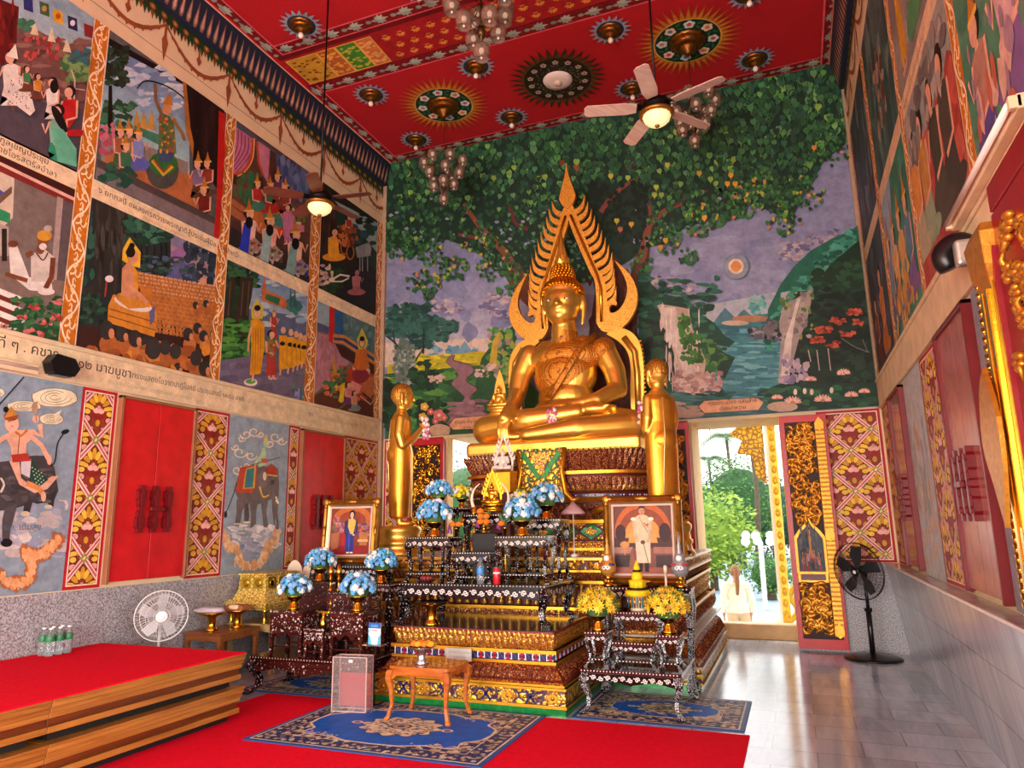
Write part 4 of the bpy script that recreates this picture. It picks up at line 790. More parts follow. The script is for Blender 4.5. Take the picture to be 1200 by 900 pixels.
c.poly([(281, 548), (301, 544), (300, 570), (295, 578), (276, 577)], '#b8482c'); c.poly([(288, 549), (300, 546), (298, 572), (284, 573)], '#d0a040'); c.poly([(289, 550), (298, 548), (296, 571), (286, 572)], '#3a7a80'); c.curve([(304, 570), (308, 582), (315, 580)], 2, '#e0b040'); c.curve([(277, 565), (273, 580), (265, 600)], 1, '#3a3230'); c.ell(264, 603, 2, 4, '#2a2422')
for (x, y) in ((278, 614), (289, 612), (296, 620), (312, 619)): c.line([(x-4, y), (x+4, y)], 2, '#e0c890')
c.poly([(302, 548), (307, 525), (311, 524), (312, 545)], '#a8c898'); c.line([(309, 530), (302, 538), (298, 545)], 3, '#b0d0a0'); c.ell(311, 520, 3, 4, '#b0d0a0'); c.poly([(308, 518), (314, 518), (312, 508)], '#d8c060'); c.line([(294, 545), (328, 536)], .9, '#4a3a2a'); c.line([(306, 540), (313, 540)], 5, '#c05a3a')
specks(c, 262, 616, 326, 640, 70, ['#e0d8d4', '#c8c4c8', '#a8a8b4', '#d0c8c4'], 5, 3, 95); specks(c, 280, 634, 312, 650, 24, ['#7f88a4', '#9aa0b4', '#b0b0bc'], 4, 3, 96)
rng = random.Random(6); L = c.L+1
for (x, y) in smooth([(263, 628), (268, 640), (277, 646), (280, 660), (293, 664), (306, 660), (311, 647), (318, 638), (325, 626)], 7):
    for k in range(3): c.blob(x+rng.uniform(-4, 4), y+rng.uniform(-5, 3), 2, 3.6, rng.choice(['#e8c494', '#e0b080', '#d8a070']), 6, .5, L+k, rng)
c.L = L+5; done(c, 'wall_mural', 'narrow blue panel painted with a rider on a grey elephant')
# ============================================================ the large mural over the altar
c = CVB(.008); c.clip = (XL+.07, XR-.04, 3.01, 7.93); c.px = False; c.rect(XL, 3.0, XR, 7.95, '#8588a6'); c.px = True
grad(c, 440, 330, 1040, 400, '#8588a6', '#a8a4b4', 8, -20)
c.poly([(450, 385), (530, 395), (650, 400), (650, 430), (450, 430)], '#b0a6ae'); c.poly([(450, 402), (600, 395), (600, 430), (450, 430)], '#c8b4a2')
specks(c, 455, 290, 600, 390, 60, ['#8084a4', '#8d90ac', '#7b7f9e'], 14, 10, 100); specks(c, 770, 280, 1000, 350, 60, ['#8084a4', '#8d90ac', '#9296b0'], 18, 10, 101)
for (x, y, n) in ((518, 358, 26), (525, 363, 12), (583, 350, 40), (590, 368, 20), (577, 363, 12), (775, 330, 30), (800, 335, 30), (790, 345, 20), (932, 290, 34), (960, 284, 30), (925, 300, 22), (985, 275, 14)):
    specks(c, x-14, y-6, x+14, y+6, n, ['#b8a8a8', '#9a8ea0', '#6f6a8a', '#a89aa4', '#5f628a'], 4, 2.4, int(x))
# left landscape
specks(c, 503, 406, 560, 420, 30, ['#5f8aa0', '#7aa0b0', '#48748c'], 4, 4, 110); c.poly([(535, 415), (545, 400), (556, 415)], '#6a94a8')
c.poly([(455, 428), (500, 420), (560, 412), (600, 415), (600, 450), (455, 450)], '#b0a020'); specks(c, 480, 415, 560, 435, 50, ['#b9a81e', '#8a9428', '#d0bc2c'], 8, 2, 111)
c.poly([(452, 445), (520, 432), (600, 425), (640, 470), (640, 520), (452, 520)], '#2f6034'); specks(c, 455, 435, 600, 500, 170, ['#2c5a30', '#3f7a38', '#24482a', '#52883a', '#34683a'], 10, 4, 112)
c.poly([(553, 470), (565, 420), (580, 400), (604, 380), (604, 500), (570, 490)], '#24502f'); specks(c, 574, 385, 604, 450, 90, ['#3f7a38', '#24502f', '#5a9448', '#2f6a44', '#8a9a3a', '#a87a7a'], 4, 4, 113); c.poly([(574, 428), (578, 400), (586, 388), (582, 430)], '#b89a30'); specks(c, 560, 428, 585, 442, 26, ['#a88e88', '#c8a8a0', '#7a7a5a'], 3, 2.5, 114)
P = [(531, 416), (524, 424), (532, 432), (538, 440), (530, 450), (540, 460), (545, 468), (528, 482), (520, 494), (524, 500)]; Q = [(534, 417), (533, 423), (552, 428), (556, 436), (547, 446), (560, 456), (552, 466), (560, 476), (575, 490), (572, 500)]
a = smooth(P, 4); b = smooth(Q, 4); L = c.L+1
for i in range(len(a)-1): c.poly([a[i], a[i+1], b[i+1], b[i]], '#86626a', L)
c.line(a, 1, '#4a3034'); c.line(b, 1, '#4a3034'); c.L += 2; specks(c, 528, 470, 566, 500, 30, ['#8e6a72', '#7a5660', '#9a767c'], 8, 2, 115)
for (x, y, rx, ry, n) in ((480, 372, 22, 14, 90), (466, 385, 12, 10, 40), (498, 390, 16, 10, 60), (527, 383, 9, 5, 24), (515, 395, 9, 4, 20), (490, 405, 14, 4, 24), (505, 378, 10, 5, 18)):
    specks(c, x-rx, y-ry, x+rx, y+ry, n, ['#2a5248', '#1f4038', '#356458'], 5, 3.5, int(x)+int(y))
for P in ([(455, 395), (470, 410), (475, 440)], [(480, 440), (490, 420), (500, 405)], [(497, 415), (498, 385)], [(465, 410), (462, 390)], [(483, 425), (476, 400)]): c.curve(P, 2, '#2a2426', w2=1)
c.poly([(466, 455), (463, 430), (470, 395), (480, 400), (488, 425), (484, 456)], '#5a6a5e'); specks(c, 462, 405, 487, 455, 90, ['#8a9488', '#6a786c', '#46574c', '#a0a698'], 2.2, 2.6, 118)
specks(c, 482, 435, 512, 455, 60, ['#1a3a24', '#234a2e', '#16301f'], 5, 4, 119); specks(c, 505, 440, 522, 450, 16, ['#b8988a', '#c8a89a'], 3, 2, 120); specks(c, 492, 422, 506, 430, 10, ['#1c3c26'], 4, 2, 121); c.line([(500, 428), (500, 436)], 1, '#1c1c18')
specks(c, 452, 450, 480, 505, 60, ['#16301f', '#1d3f28', '#112418'], 7, 6, 122); specks(c, 490, 470, 525, 505, 60, ['#16301f', '#1d4428', '#2a5a34'], 5, 5, 123)
for (x, y, col, r) in ((499, 477, '#d0a438', 5), (497, 489, '#d0a03a', 5), (506, 483, '#c85a5a', 4), (516, 487, '#c86a64', 7), (522, 490, '#c86a64', 4), (512, 494, '#b85a58', 4)):
    for q in range(5): c.ell(x+r*.55*cos(q*1.257), y+r*.55*sin(q*1.257), r*.48, r*.48, col, 0, 8, c.L+1)
    c.L += 2; c.ell(x, y, r*.28, r*.28, '#e8c8a0')
c.blob(517, 505, 13, 8, '#c09a7c', 12, .1)
c.poly([(560, 500), (600, 490), (660, 490), (660, 512), (560, 512)], '#2a4a38')
# tree: dark mass, trunk, branches
TR = '#5a3024'
can = [(445, 180), (445, 285), (470, 292), (482, 306), (500, 288), (525, 282), (548, 290), (566, 300), (585, 320), (604, 330), (640, 340), (700, 330), (740, 305), (758, 290), (780, 288), (800, 270), (835, 258), (862, 255), (880, 240), (905, 250), (925, 262), (945, 225), (965, 190), (990, 170), (1000, 60), (700, 100)]
c.poly(can, '#1b3529')
c.poly([(672, 500), (690, 400), (700, 330), (722, 300), (738, 330), (745, 300), (762, 290), (758, 330), (748, 372), (746, 430), (752, 500)], TR); specks(c, 690, 320, 750, 480, 50, ['#4a261c', '#683a2c', '#3f1f18'], 3, 18, 130)
c.curve([(640, 350), (612, 330), (595, 300), (578, 282), (560, 262), (545, 240)], 12, '#7a4a30', w2=4); c.curve([(660, 380), (620, 345), (600, 315)], 22, '#6a3c2a'); c.curve([(578, 282), (560, 280), (538, 276)], 4, '#6a3a34')
c.curve([(752, 310), (758, 280), (764, 262), (785, 246), (800, 240)], 10, '#7a4432', w2=5); c.curve([(764, 258), (762, 242), (757, 236)], 5, '#7a3f34'); c.curve([(705, 250), (718, 232), (735, 218), (755, 205)], 6, '#7a4038', w2=3); c.curve([(620, 270), (605, 262), (598, 240)], 5, '#5f2f30'); c.curve([(735, 200), (750, 190), (760, 180)], 3, '#6a3830')
c.curve([(785, 246), (808, 232), (830, 225)], 3, '#5a3430'); c.curve([(860, 225), (872, 232), (888, 230)], 2.4, '#5a3430')
def heart(x, y, s, col, L, rot=0):
    P = [(0, 1.35), (-.12, .85), (-.55, .45), (-.68, 0), (-.5, -.45), (-.18, -.5), (0, -.32), (.18, -.5), (.5, -.45), (.68, 0), (.55, .45), (.12, .85)]
    cr, sr = cos(rot), sin(rot); c.poly([(x+(p[0]*cr-p[1]*sr)*s, y+(p[0]*sr+p[1]*cr)*s) for p in P], col, L)
def inpoly(x, y, P):
    r = False
    for i in range(len(P)):
        (a, b), (d, e) = P[i-1], P[i]
        if (b > y) != (e > y) and x < (d-a)*(y-b)/(e-b)+a: r = not r
    return r
rng = random.Random(21); L = c.L+1
def kcol(col, k): q = lin(col); return (q[0]*k, q[1]*k, q[2]*k, 1)
for i in range(420):   # sky glimpses
    x, y = rng.uniform(455, 1000), rng.uniform(225, 320)
    if inpoly(x, y, can) and (x < 690 or x > 745) and rng.random() < (y-215)/90: c.blob(x, y, 2.3, 1.8, '#8a90a8', 6, .5, L, rng)
L += 1
for i in range(4600):
    x, y = rng.uniform(448, 1003), rng.uniform(70, 330)
    if not inpoly(x, y-2, can): continue
    if 702 < x < 745 and y > 285: continue
    fy = (y-100)/200; q = rng.random()
    if i < 2500:
        col = rng.choice(['#234a2e', '#2b5634', '#2f5f3a', '#213f2c', '#26503e', '#2c5840']); s = rng.uniform(5.2, 7.2)
    elif i < 4000:
        col = rng.choice(['#2f6238', '#3a7040', '#336848', '#47794a', '#2a5636']); s = rng.uniform(5.4, 7.4)
    else:
        col = rng.choice(['#4f8a44', '#5f9448', '#6aa052', '#58885a', '#7fa64a', '#4a8850']); s = rng.uniform(5.4, 7.8)
    s *= 1-.45*max(0, min(1, (y-180)/100))
    if 690 < x < 760 and 215 < y < 300: col = '#14241b'; 
    heart(x, y, s, kcol('#14281c', 1.0), L+(i*2) % 120, rng.uniform(-.35, .35)) if i > 2500 else None
    heart(x, y-.4, s*.86, col, L+(i*2) % 120+1, rng.uniform(-.35, .35))
L += 122
def clump(x0, y0, x1, y1, n, bright=.3, seed=0):
    r = random.Random(seed+int(x0)); m = ((x0+x1)/2, (y0+y1)/2)
    for i in range(n):
        a = r.uniform(0, 6.28); q = r.random()**.5; x = m[0]+cos(a)*q*(x1-x0)/2; y = m[1]+sin(a)*q*(y1-y0)/2; t = r.random()
        col = r.choice(['#26502c', '#2f6234', '#1c3f26', '#356a38', '#3f7a3c']) if t > bright*.6 else r.choice(['#7f9e3c', '#a8b048', '#b8a040', '#5f9040', '#c08a50', '#b87a5a'])
        heart(x, y, r.uniform(2.3, 3.8), col, L+i % 12, r.uniform(-.5, .5))
for b in ((490, 282, 520, 312, 50, .2), (515, 300, 552, 330, 60, .35), (478, 318, 520, 348, 60, .45), (545, 270, 590, 300, 50, .3), (452, 270, 490, 305, 60, .05), (560, 300, 600, 330, 50, .15), (598, 320, 612, 352, 16, .05), (500, 345, 512, 354, 8, .05), (585, 333, 600, 350, 12, 0),
          (795, 290, 820, 312, 26, .05), (765, 265, 800, 300, 60, .4), (800, 240, 842, 282, 90, .35), (845, 215, 895, 258, 110, .3), (900, 208, 965, 250, 100, .22), (898, 245, 938, 278, 50, .35), (880, 200, 905, 228, 40, .5), (830, 250, 850, 268, 16, .3), (985, 100, 1002, 190, 40, .1), (940, 130, 1000, 200, 60, .15), (740, 295, 765, 325, 30, .05)): clump(*b)
for (x, y, col) in ((857, 207, '#dd9c2a'), (853, 217, '#d9962a'), (862, 217, '#d9922a'), (724, 260, '#b0a838'), (741, 264, '#c8943a'), (728, 270, '#a8604a'), (770, 221, '#a8b83c'), (768, 230, '#a0b040'), (776, 230, '#8aa850'), (781, 283, '#d09830'), (775, 291, '#c88440'), (717, 208, '#b0b040'), (677, 198, '#9a4a34'), (954, 175, '#c88030'), (826, 257, '#d09830'), (783, 195, '#a8b040'), (660, 192, '#7a3a30'), (820, 205, '#b09838'), (737, 210, '#8fb048')): heart(x, y, 4.6, col, L+14)
c.L = L+16
# right landscape
c.ell(863, 314, 15, 15, '#7f8c92', 0, 24); c.ell(863, 314, 13, 13, '#8a90a4', 0, 24); c.ell(863, 314, 9, 9, '#e0c8a8', 0, 20); c.ell(863, 314, 6, 6, '#d08a50', 0, 20)
c.poly([(825, 360), (930, 340), (930, 380), (825, 385)], '#a6acb4'); c.poly([(836, 380), (850, 362), (862, 374), (872, 364), (882, 372), (886, 385)], '#4a7480'); specks(c, 880, 348, 898, 374, 30, ['#4f9494', '#6aaaa0', '#8ab8b0'], 4, 4, 140)
c.poly([(820, 390), (840, 378), (905, 368), (930, 385), (930, 490), (810, 490)], '#3f7c86'); specks(c, 830, 382, 925, 482, 120, ['#46868e', '#376e7a', '#5c9aa0', '#2f6470', '#6aa4a8'], 14, 2.2, 141); c.ell(880, 375, 22, 4, '#a87a58'); c.ell(862, 380, 16, 3, '#c0a890')
c.poly([(749, 318), (760, 330), (775, 345), (805, 352), (820, 368), (838, 380), (850, 395), (862, 402), (855, 408), (838, 405), (850, 415), (862, 420), (858, 428), (830, 440), (860, 470), (750, 490)], '#1c4434')
specks(c, 751, 325, 840, 400, 90, ['#2a6450', '#1f4f3c', '#347458', '#183a2c'], 7, 3.5, 142); specks(c, 752, 375, 800, 470, 120, ['#142a20', '#1c3828', '#0f1f18', '#244a2c'], 6, 5, 143); specks(c, 800, 400, 850, 440, 60, ['#3f6a2c', '#1f4a30', '#2f5f30', '#51803a'], 5, 4, 144)
c.poly([(845, 425), (862, 420), (858, 428), (850, 445), (840, 440)], '#17382c')
c.poly([(771, 360), (776, 358), (800, 362), (808, 364), (812, 385), (822, 410), (828, 425), (826, 440), (848, 452), (838, 462), (795, 462), (788, 448), (798, 440), (786, 400), (780, 380)], '#b49a88'); specks(c, 775, 362, 800, 400, 20, ['#c4aca0', '#a08a7c', '#d0bcb0'], 2, 12, 145)
c.poly([(774, 362), (793, 362), (800, 395), (812, 425), (828, 452), (838, 460), (798, 462), (800, 430), (788, 400)], '#c8b4a8'); specks(c, 780, 370, 820, 450, 50, ['#d8c8bc', '#b4a094', '#c0aca0'], 1.4, 10, 146); specks(c, 796, 370, 808, 400, 26, ['#2f5a24', '#3f7a2c'], 3, 4, 147); specks(c, 800, 395, 822, 425, 40, ['#2f5a24', '#3a6e2a', '#24491f'], 3.5, 4, 148)
specks(c, 788, 438, 846, 462, 90, ['#b8948a', '#a8827c', '#c8a89c', '#8f6c6a'], 4, 3, 149)
c.poly([(1010, 262), (998, 272), (975, 282), (950, 296), (930, 315), (915, 335), (900, 365), (900, 392), (915, 395), (915, 345), (940, 340), (960, 352), (1025, 420), (1030, 270)], '#1f6450'); specks(c, 905, 290, 985, 375, 0, ['#2a7a60'], 5, 3, 150)
rng = random.Random(33)
for i in range(260):
    t = rng.random(); x = 1000-t*100; y = 272+t**1.25*110+rng.uniform(0, 30); c.blob(x, y, 5, 3, rng.choice(['#2c7a62', '#1f604c', '#3a8c70', '#17503f', '#4a9a80']), 7, .4, c.L+1+i % 9, rng)
c.L += 11
c.poly([(1005, 285), (975, 310), (955, 335), (950, 360), (925, 380), (918, 400), (912, 480), (1035, 490), (1035, 290)], '#14301f'); specks(c, 955, 310, 1015, 345, 60, ['#1c4028', '#17351f', '#245032'], 8, 4, 151); specks(c, 930, 340, 1020, 465, 220, ['#12251b', '#183022', '#0f1e17', '#1f3c28', '#16291f'], 8, 5, 152)
c.poly([(952, 338), (945, 345), (918, 360), (913, 380), (915, 400), (912, 450), (922, 452), (936, 400), (945, 380), (950, 358)], '#9a8c86'); specks(c, 915, 345, 952, 400, 40, ['#7a6e6e', '#a89a92', '#5f7a3c', '#4a6a30', '#8a8a4a'], 3, 3, 153); c.poly([(934, 352), (938, 352), (932, 375), (928, 400), (925, 448), (914, 450), (920, 400), (928, 375)], '#cfc0b4'); specks(c, 916, 420, 945, 450, 30, ['#9a8aa0', '#b8a0a4', '#7a7090'], 4, 4, 154)
specks(c, 878, 388, 915, 400, 40, ['#2a2c34', '#5a5860', '#8a8488'], 4, 2.5, 155); specks(c, 895, 378, 915, 392, 16, ['#6a6468', '#4a4a50'], 4, 3, 156)
for (x, y, n) in ((965, 388, 30), (958, 400, 20), (982, 378, 24), (992, 393, 14), (1000, 368, 26), (1008, 380, 12), (977, 405, 12)): specks(c, x-8, y-3.5, x+8, y+3.5, n, ['#a8402c', '#c05a3a', '#8a3222'], 3, 1.6, int(x))
for (x, y, h) in ((947, 412, 14), (957, 412, 24), (970, 410, 26)): c.line([(x, y), (x+3, y+h)], 1.3, '#a89890')
c.curve([(985, 398), (1000, 408), (1018, 415)], 1, '#6a6a60'); c.curve([(1010, 400), (1016, 414)], .8, '#6a6a60')
c.poly([(888, 462), (912, 452), (1035, 450), (1035, 500), (880, 500)], '#17352a'); c.poly([(780, 462), (860, 468), (900, 470), (900, 500), (780, 500)], '#376a66'); specks(c, 785, 460, 900, 485, 40, ['#2f5f60', '#457a78', '#28545a'], 12, 1.6, 157); specks(c, 790, 474, 818, 490, 14, ['#a88a78'], 12, 2.5, 158)
specks(c, 895, 455, 1020, 482, 60, ['#1d4a30', '#143526', '#27603a'], 8, 3, 159); c.ell(917, 478, 18, 6, '#b89a84')
for (x, y, r) in ((911, 467, 6), (929, 471, 9), (964, 469, 9), (997, 464, 7), (1012, 460, 6), (988, 438, 7), (950, 446, 6), (985, 440, 4)):
    for q in range(-4, 5):
        t = RAD(q*22); c.ell(x+sin(t)*r*.7, y-cos(t)*r*.35+r*.2, r*.17, r*.5, '#e0b4a4' if q % 2 else '#cf9888', t, 7, c.L+1+(q % 2))
    c.L += 3; c.ell(x, y+r*.2, r*.3, r*.2, '#b87850')
for (x, y) in ((932, 461), (943, 460), (951, 461), (974, 459)): c.ell(x, y, 2.2, 3.6, '#d8c8b0')
# donor plaques
def plaque(P, lines):
    c.poly(P, '#5a3a34'); m = (sum(p[0] for p in P)/len(P), sum(p[1] for p in P)/len(P)); c.poly([(m[0]+(p[0]-m[0])*.975, m[1]+(p[1]-m[1])*.93) for p in P], '#d8a078')
    for (t, x, y, h) in lines:
        q = W(x, y, 1, YB-.008); c.px = False; c.text(t, (q.x, q.z), 1, h, '#2a1a20'); c.px = True
plaque([(529, 500), (535, 491), (600, 485), (606, 495), (598, 503), (534, 505)], (('คุณประคิน แสงทอง', 536, 498, .075), ('ถวาย', 546, 504, .07)))
plaque([(819, 478), (826, 471), (888, 467), (896, 473), (890, 482), (826, 486)], (('คุณประเมือง แสนสำลี', 831, 476.5, .075), ('เวียงป่าหวาย', 844, 482.5, .07)))
done(c, 'wall_mural', 'large back wall mural of a bodhi tree, winding path, lake and waterfalls')
# ============================================================ right wall murals (painted in wall coordinates)
def RP(c, nm): return done(c, 'wall_mural', nm)
c0 = CREAM
def panelR(y0, y1, z0, z1, base): c = CVR(.008, px=False); c.clip = (y0, y1, z0, z1); c.rect(y0, z0, y1, z1, base); return c
def st_fig(c, y, z, h, top, skirt, f=1, **k):
    # figures painted upright in wall coordinates: flip the pixel style helper
    t = c.tr; c.tr = lambda a, b: (a, -b); fig(c, y, -z, h, top, skirt, f=f, **k); c.tr = t
def pspecks(c, a0, b0, a1, b1, n, cols, r, r2, seed): specks(c, a0, b0, a1, b1, n, cols, r, r2, seed)
c = panelR(2.6, 4.42, 3.36, 4.88, '#4f8264'); pspecks(c, 2.6, 3.4, 4.4, 4.88, 90, ['#4a7c60', '#588c6c', '#5f7a6a', '#42705a'], .2, .14, 1); st_fig(c, 3.6, 3.5, 1.0, '#c8a0a0', '#7a5a8a', hat='crown'); st_fig(c, 3.0, 3.45, .9, '#b85a4a', '#4a4a8a', hat='crown'); st_fig(c, 4.1, 3.42, .9, '#a87a6a', '#5a4a8a', hat='crown'); pspecks(c, 3.3, 3.4, 4.3, 4.2, 30, ['#9a7a8a', '#b0604a', '#c8a090'], .05, .1, 2); RP(c, 'green mural with crowned figures on the right wall, nearest the camera')
c = panelR(2.6, 4.42, 5.06, 6.78, '#5f8068'); c.poly([(3.2, 5.1), (3.6, 5.1), (4.3, 6.3), (4.1, 6.7)], '#b86a2c'); st_fig(c, 3.8, 5.2, 1.1, '#b86a5a', '#7a4a8a', hat='crown'); pspecks(c, 2.7, 5.1, 4.4, 6.7, 60, ['#6a8a70', '#557560'], .16, .1, 3); RP(c, 'green mural with a brown beam, upper right wall nearest the camera')
c = panelR(4.60, 6.27, 3.36, 4.88, '#a84438'); c.rect(4.6, 4.4, 6.27, 4.88, '#93928a'); pspecks(c, 4.6, 3.4, 6.2, 4.4, 60, ['#b04c3e', '#9a3c32', '#b85848'], .15, .15, 4)
for (y, t, s) in ((4.95, '#4a4038', '#3f3a34'), (5.3, '#3f3c34', '#4a443a'), (5.75, '#b8843c', '#8a9a7a'), (6.1, '#d08a3a', '#a8a080')): st_fig(c, y, 3.6, 1.05, t, s)
pspecks(c, 4.7, 4.4, 6.2, 4.85, 26, ['#8a8078', '#a89a90', '#6a6460'], .1, .1, 5); RP(c, 'red mural with robed figures, right wall above the near shutters')
c = panelR(4.60, 6.27, 5.06, 6.78, '#8a7f7a'); pspecks(c, 4.6, 5.1, 6.2, 6.7, 50, ['#938880', '#7f746e', '#a0948a'], .12, .2, 6); c.poly([(4.6, 5.6), (5.1, 6.78), (4.6, 6.78)], '#7a5a56')
for k in range(4): c.line([(4.65+k*.09, 6.7), (4.62+k*.05, 5.9)], .02, '#5f3f42')
st_fig(c, 5.9, 5.15, 1.2, '#d0983a', '#c8922e', pose='stand'); st_fig(c, 5.4, 5.15, .9, '#c88a8a', '#4f8a5a'); RP(c, 'grey mural with an orange-robed monk, upper right wall middle')
c = panelR(6.45, 8.03, 3.36, 4.88, '#3f7f66'); pspecks(c, 6.5, 3.4, 8.0, 4.8, 60, ['#468a70', '#357058', '#4f9078'], .15, .12, 7); c.poly([(7.3, 4.88), (8.0, 4.88), (8.0, 4.2), (7.6, 4.0)], '#8fa4b4')
for (y, t, s) in ((6.7, '#5a7a9a', '#7a5a90'), (7.1, '#d0a050', '#c89848'), (7.5, '#d8a860', '#b88a4a'), (7.85, '#7a8aa0', '#5a6a80')): st_fig(c, y, 3.5, .95, t, s, hat='crown')
pspecks(c, 6.6, 3.4, 7.9, 3.9, 50, ['#d8b060', '#c89a50', '#5a8aa0', '#b06050'], .05, .07, 8); RP(c, 'teal mural with gold-clad figures, right wall beside the far shutters')
c = panelR(6.45, 8.03, 5.06, 6.78, '#47605a'); pspecks(c, 6.5, 5.1, 8.0, 6.7, 70, ['#3f5650', '#506a64', '#5f7a74', '#35494a'], .12, .2, 9); pspecks(c, 6.9, 5.4, 7.6, 6.2, 30, ['#8a7060', '#a08a78', '#5a3a2c'], .07, .1, 10); RP(c, 'dull green forest mural on the upper right wall')
c = panelR(8.27, 9.82, 3.36, 4.88, '#41454c'); pspecks(c, 8.3, 3.4, 9.8, 4.85, 60, ['#4a5058', '#35393f', '#5a5a6a', '#3a4a44'], .12, .16, 11); st_fig(c, 8.8, 3.45, 1.0, '#c87a3a', '#b86a30'); st_fig(c, 9.4, 3.45, .8, '#7a4a34', '#6a3a2c'); RP(c, 'dark lower mural on the right wall, nearest the back corner')
c = panelR(8.27, 9.82, 5.06, 6.78, '#3f4a52'); pspecks(c, 8.3, 5.1, 9.8, 6.75, 80, ['#48565e', '#343e46', '#5a3a30', '#4a2c28', '#6a7a80'], .08, .22, 12); RP(c, 'dark upper mural on the right wall, nearest the back corner')
c = CVR(.008, px=False)
for (y0, y1) in ((2.6, 4.42), (4.60, 6.27), (6.45, 8.03), (8.27, 9.82)): c.rect(y0, 4.88, y1, 5.06, '#d9b690')
c.text('๒๕ พระพุทธเจ้าทรงแสดงธรรมโปรด', (6.2, 4.94), -1, .07, '#7a5a48'); tag(c.build('caption_band'), 'narrow cream caption strip between the right wall murals', 'inscription')
c = CVR(.006, px=False); c.rect(7.06, 1.07, 8.08, 2.97, '#b9bcbe')
specks(c, 7.15, 1.6, 8.0, 2.5, 40, ['#a8a4a0', '#c8b8a8', '#9aa0a8', '#c09070'], .05, .12, 14); specks(c, 7.15, 1.2, 8.0, 1.6, 24, ['#c8a888', '#d0b098', '#b8bcc4'], .08, .06, 15); done(c, 'wall_mural', 'worn pale panel with a faded figure between the right wall shutters')
c = CVR(.006, px=False); c.clip = (3.9, 5.0, 1.07, 2.97); c.rect(3.9, 1.07, 5.0, 2.97, '#8a8d98')
for (y, z, r) in ((4.72, 2.55, .09), (4.6, 2.3, .08), (4.75, 2.7, .05)): c.curve([(y+cos(t)*r*(1-t/9), z+sin(t)*r*1.4*(1-t/9)) for t in [q*.6 for q in range(13)]], .014, '#b0a89c', k=2)
c.poly([(4.7, 2.3), (4.62, 2.15), (4.7, 1.9), (4.6, 1.75), (4.35, 1.8), (4.2, 2.0), (4.3, 2.2)], '#a8782c'); c.line([(4.72, 2.45), (4.66, 2.25), (4.6, 2.2)], .02, '#7a5a58'); c.line([(4.6, 2.4), (4.62, 2.25)], .02, '#7a5a58'); c.line([(4.62, 1.8), (4.5, 1.5), (4.55, 1.3)], .04, '#a8704a'); specks(c, 4.3, 1.2, 4.7, 1.5, 14, ['#c89a5a', '#b8864a'], .04, .06, 17)
done(c, 'wall_mural', 'grey panel with a deer-like creature beside the carved doorway')
# ============================================================ organic bodies
def capsule(m, a, b, ra, rb, n=14):
    a, b = Vector(a), Vector(b); k = 6
    m.tube([a+(b-a)*i/k for i in range(k+1)], [ra+(rb-ra)*i/k for i in range(k+1)], n); m.ell(a, ra, 0, n, 8); m.ell(b, rb, 0, n, 8)
def limb(m, pts, rs):
    for i in range(len(pts)-1): capsule(m, pts[i], pts[i+1], rs[i], rs[i+1])
def remesh(m, name, vox, mats, parent=None, it=6, cut=None):
    o = m.build('tmp'); r = o.modifiers.new('r', 'REMESH'); r.mode = 'VOXEL'; r.voxel_size = vox; r.use_smooth_shade = True
    s = o.modifiers.new('s', 'SMOOTH'); s.iterations = it; s.factor = .5
    me = bpy.data.meshes.new_from_object(o.evaluated_get(bpy.context.evaluated_depsgraph_get())); me.name = name
    bpy.data.objects.remove(o); me.materials.clear()
    for q in mats: me.materials.append(q)
    for p in me.polygons: p.use_smooth = True; p.material_index = 0
    ob = bpy.data.objects.new(name, me); COL.objects.link(ob)
    if parent: ob.parent = parent
    return ob
def shell(src, test, off, name, mats, parent):
    """garment: the patch of a body surface that passes test(co), lifted off it"""
    me = src.data; keep = [test(v.co) for v in me.vertices]; mp = {}; vs = []; fs = []
    for p in me.polygons:
        if all(keep[i] for i in p.vertices):
            f = []
            for i in p.vertices:
                if i not in mp: mp[i] = len(vs); v = me.vertices[i]; vs.append(v.co+v.normal*off)
                f.append(mp[i])
            fs.append(f)
    m = MB(*mats); m.add(vs, fs, 0, True); return m.build(name, parent)
CLOTHG = carved('woven_gold_cloth', '#f5a530', '#7a3c08', 48, .42, .8, .42, 1.0, randomness=.1)
EYEW = mat('eye_white', '#f4efe6', .3, 0, 0); EYEB = mat('eye_black', '#101010', .3, 0, 0)
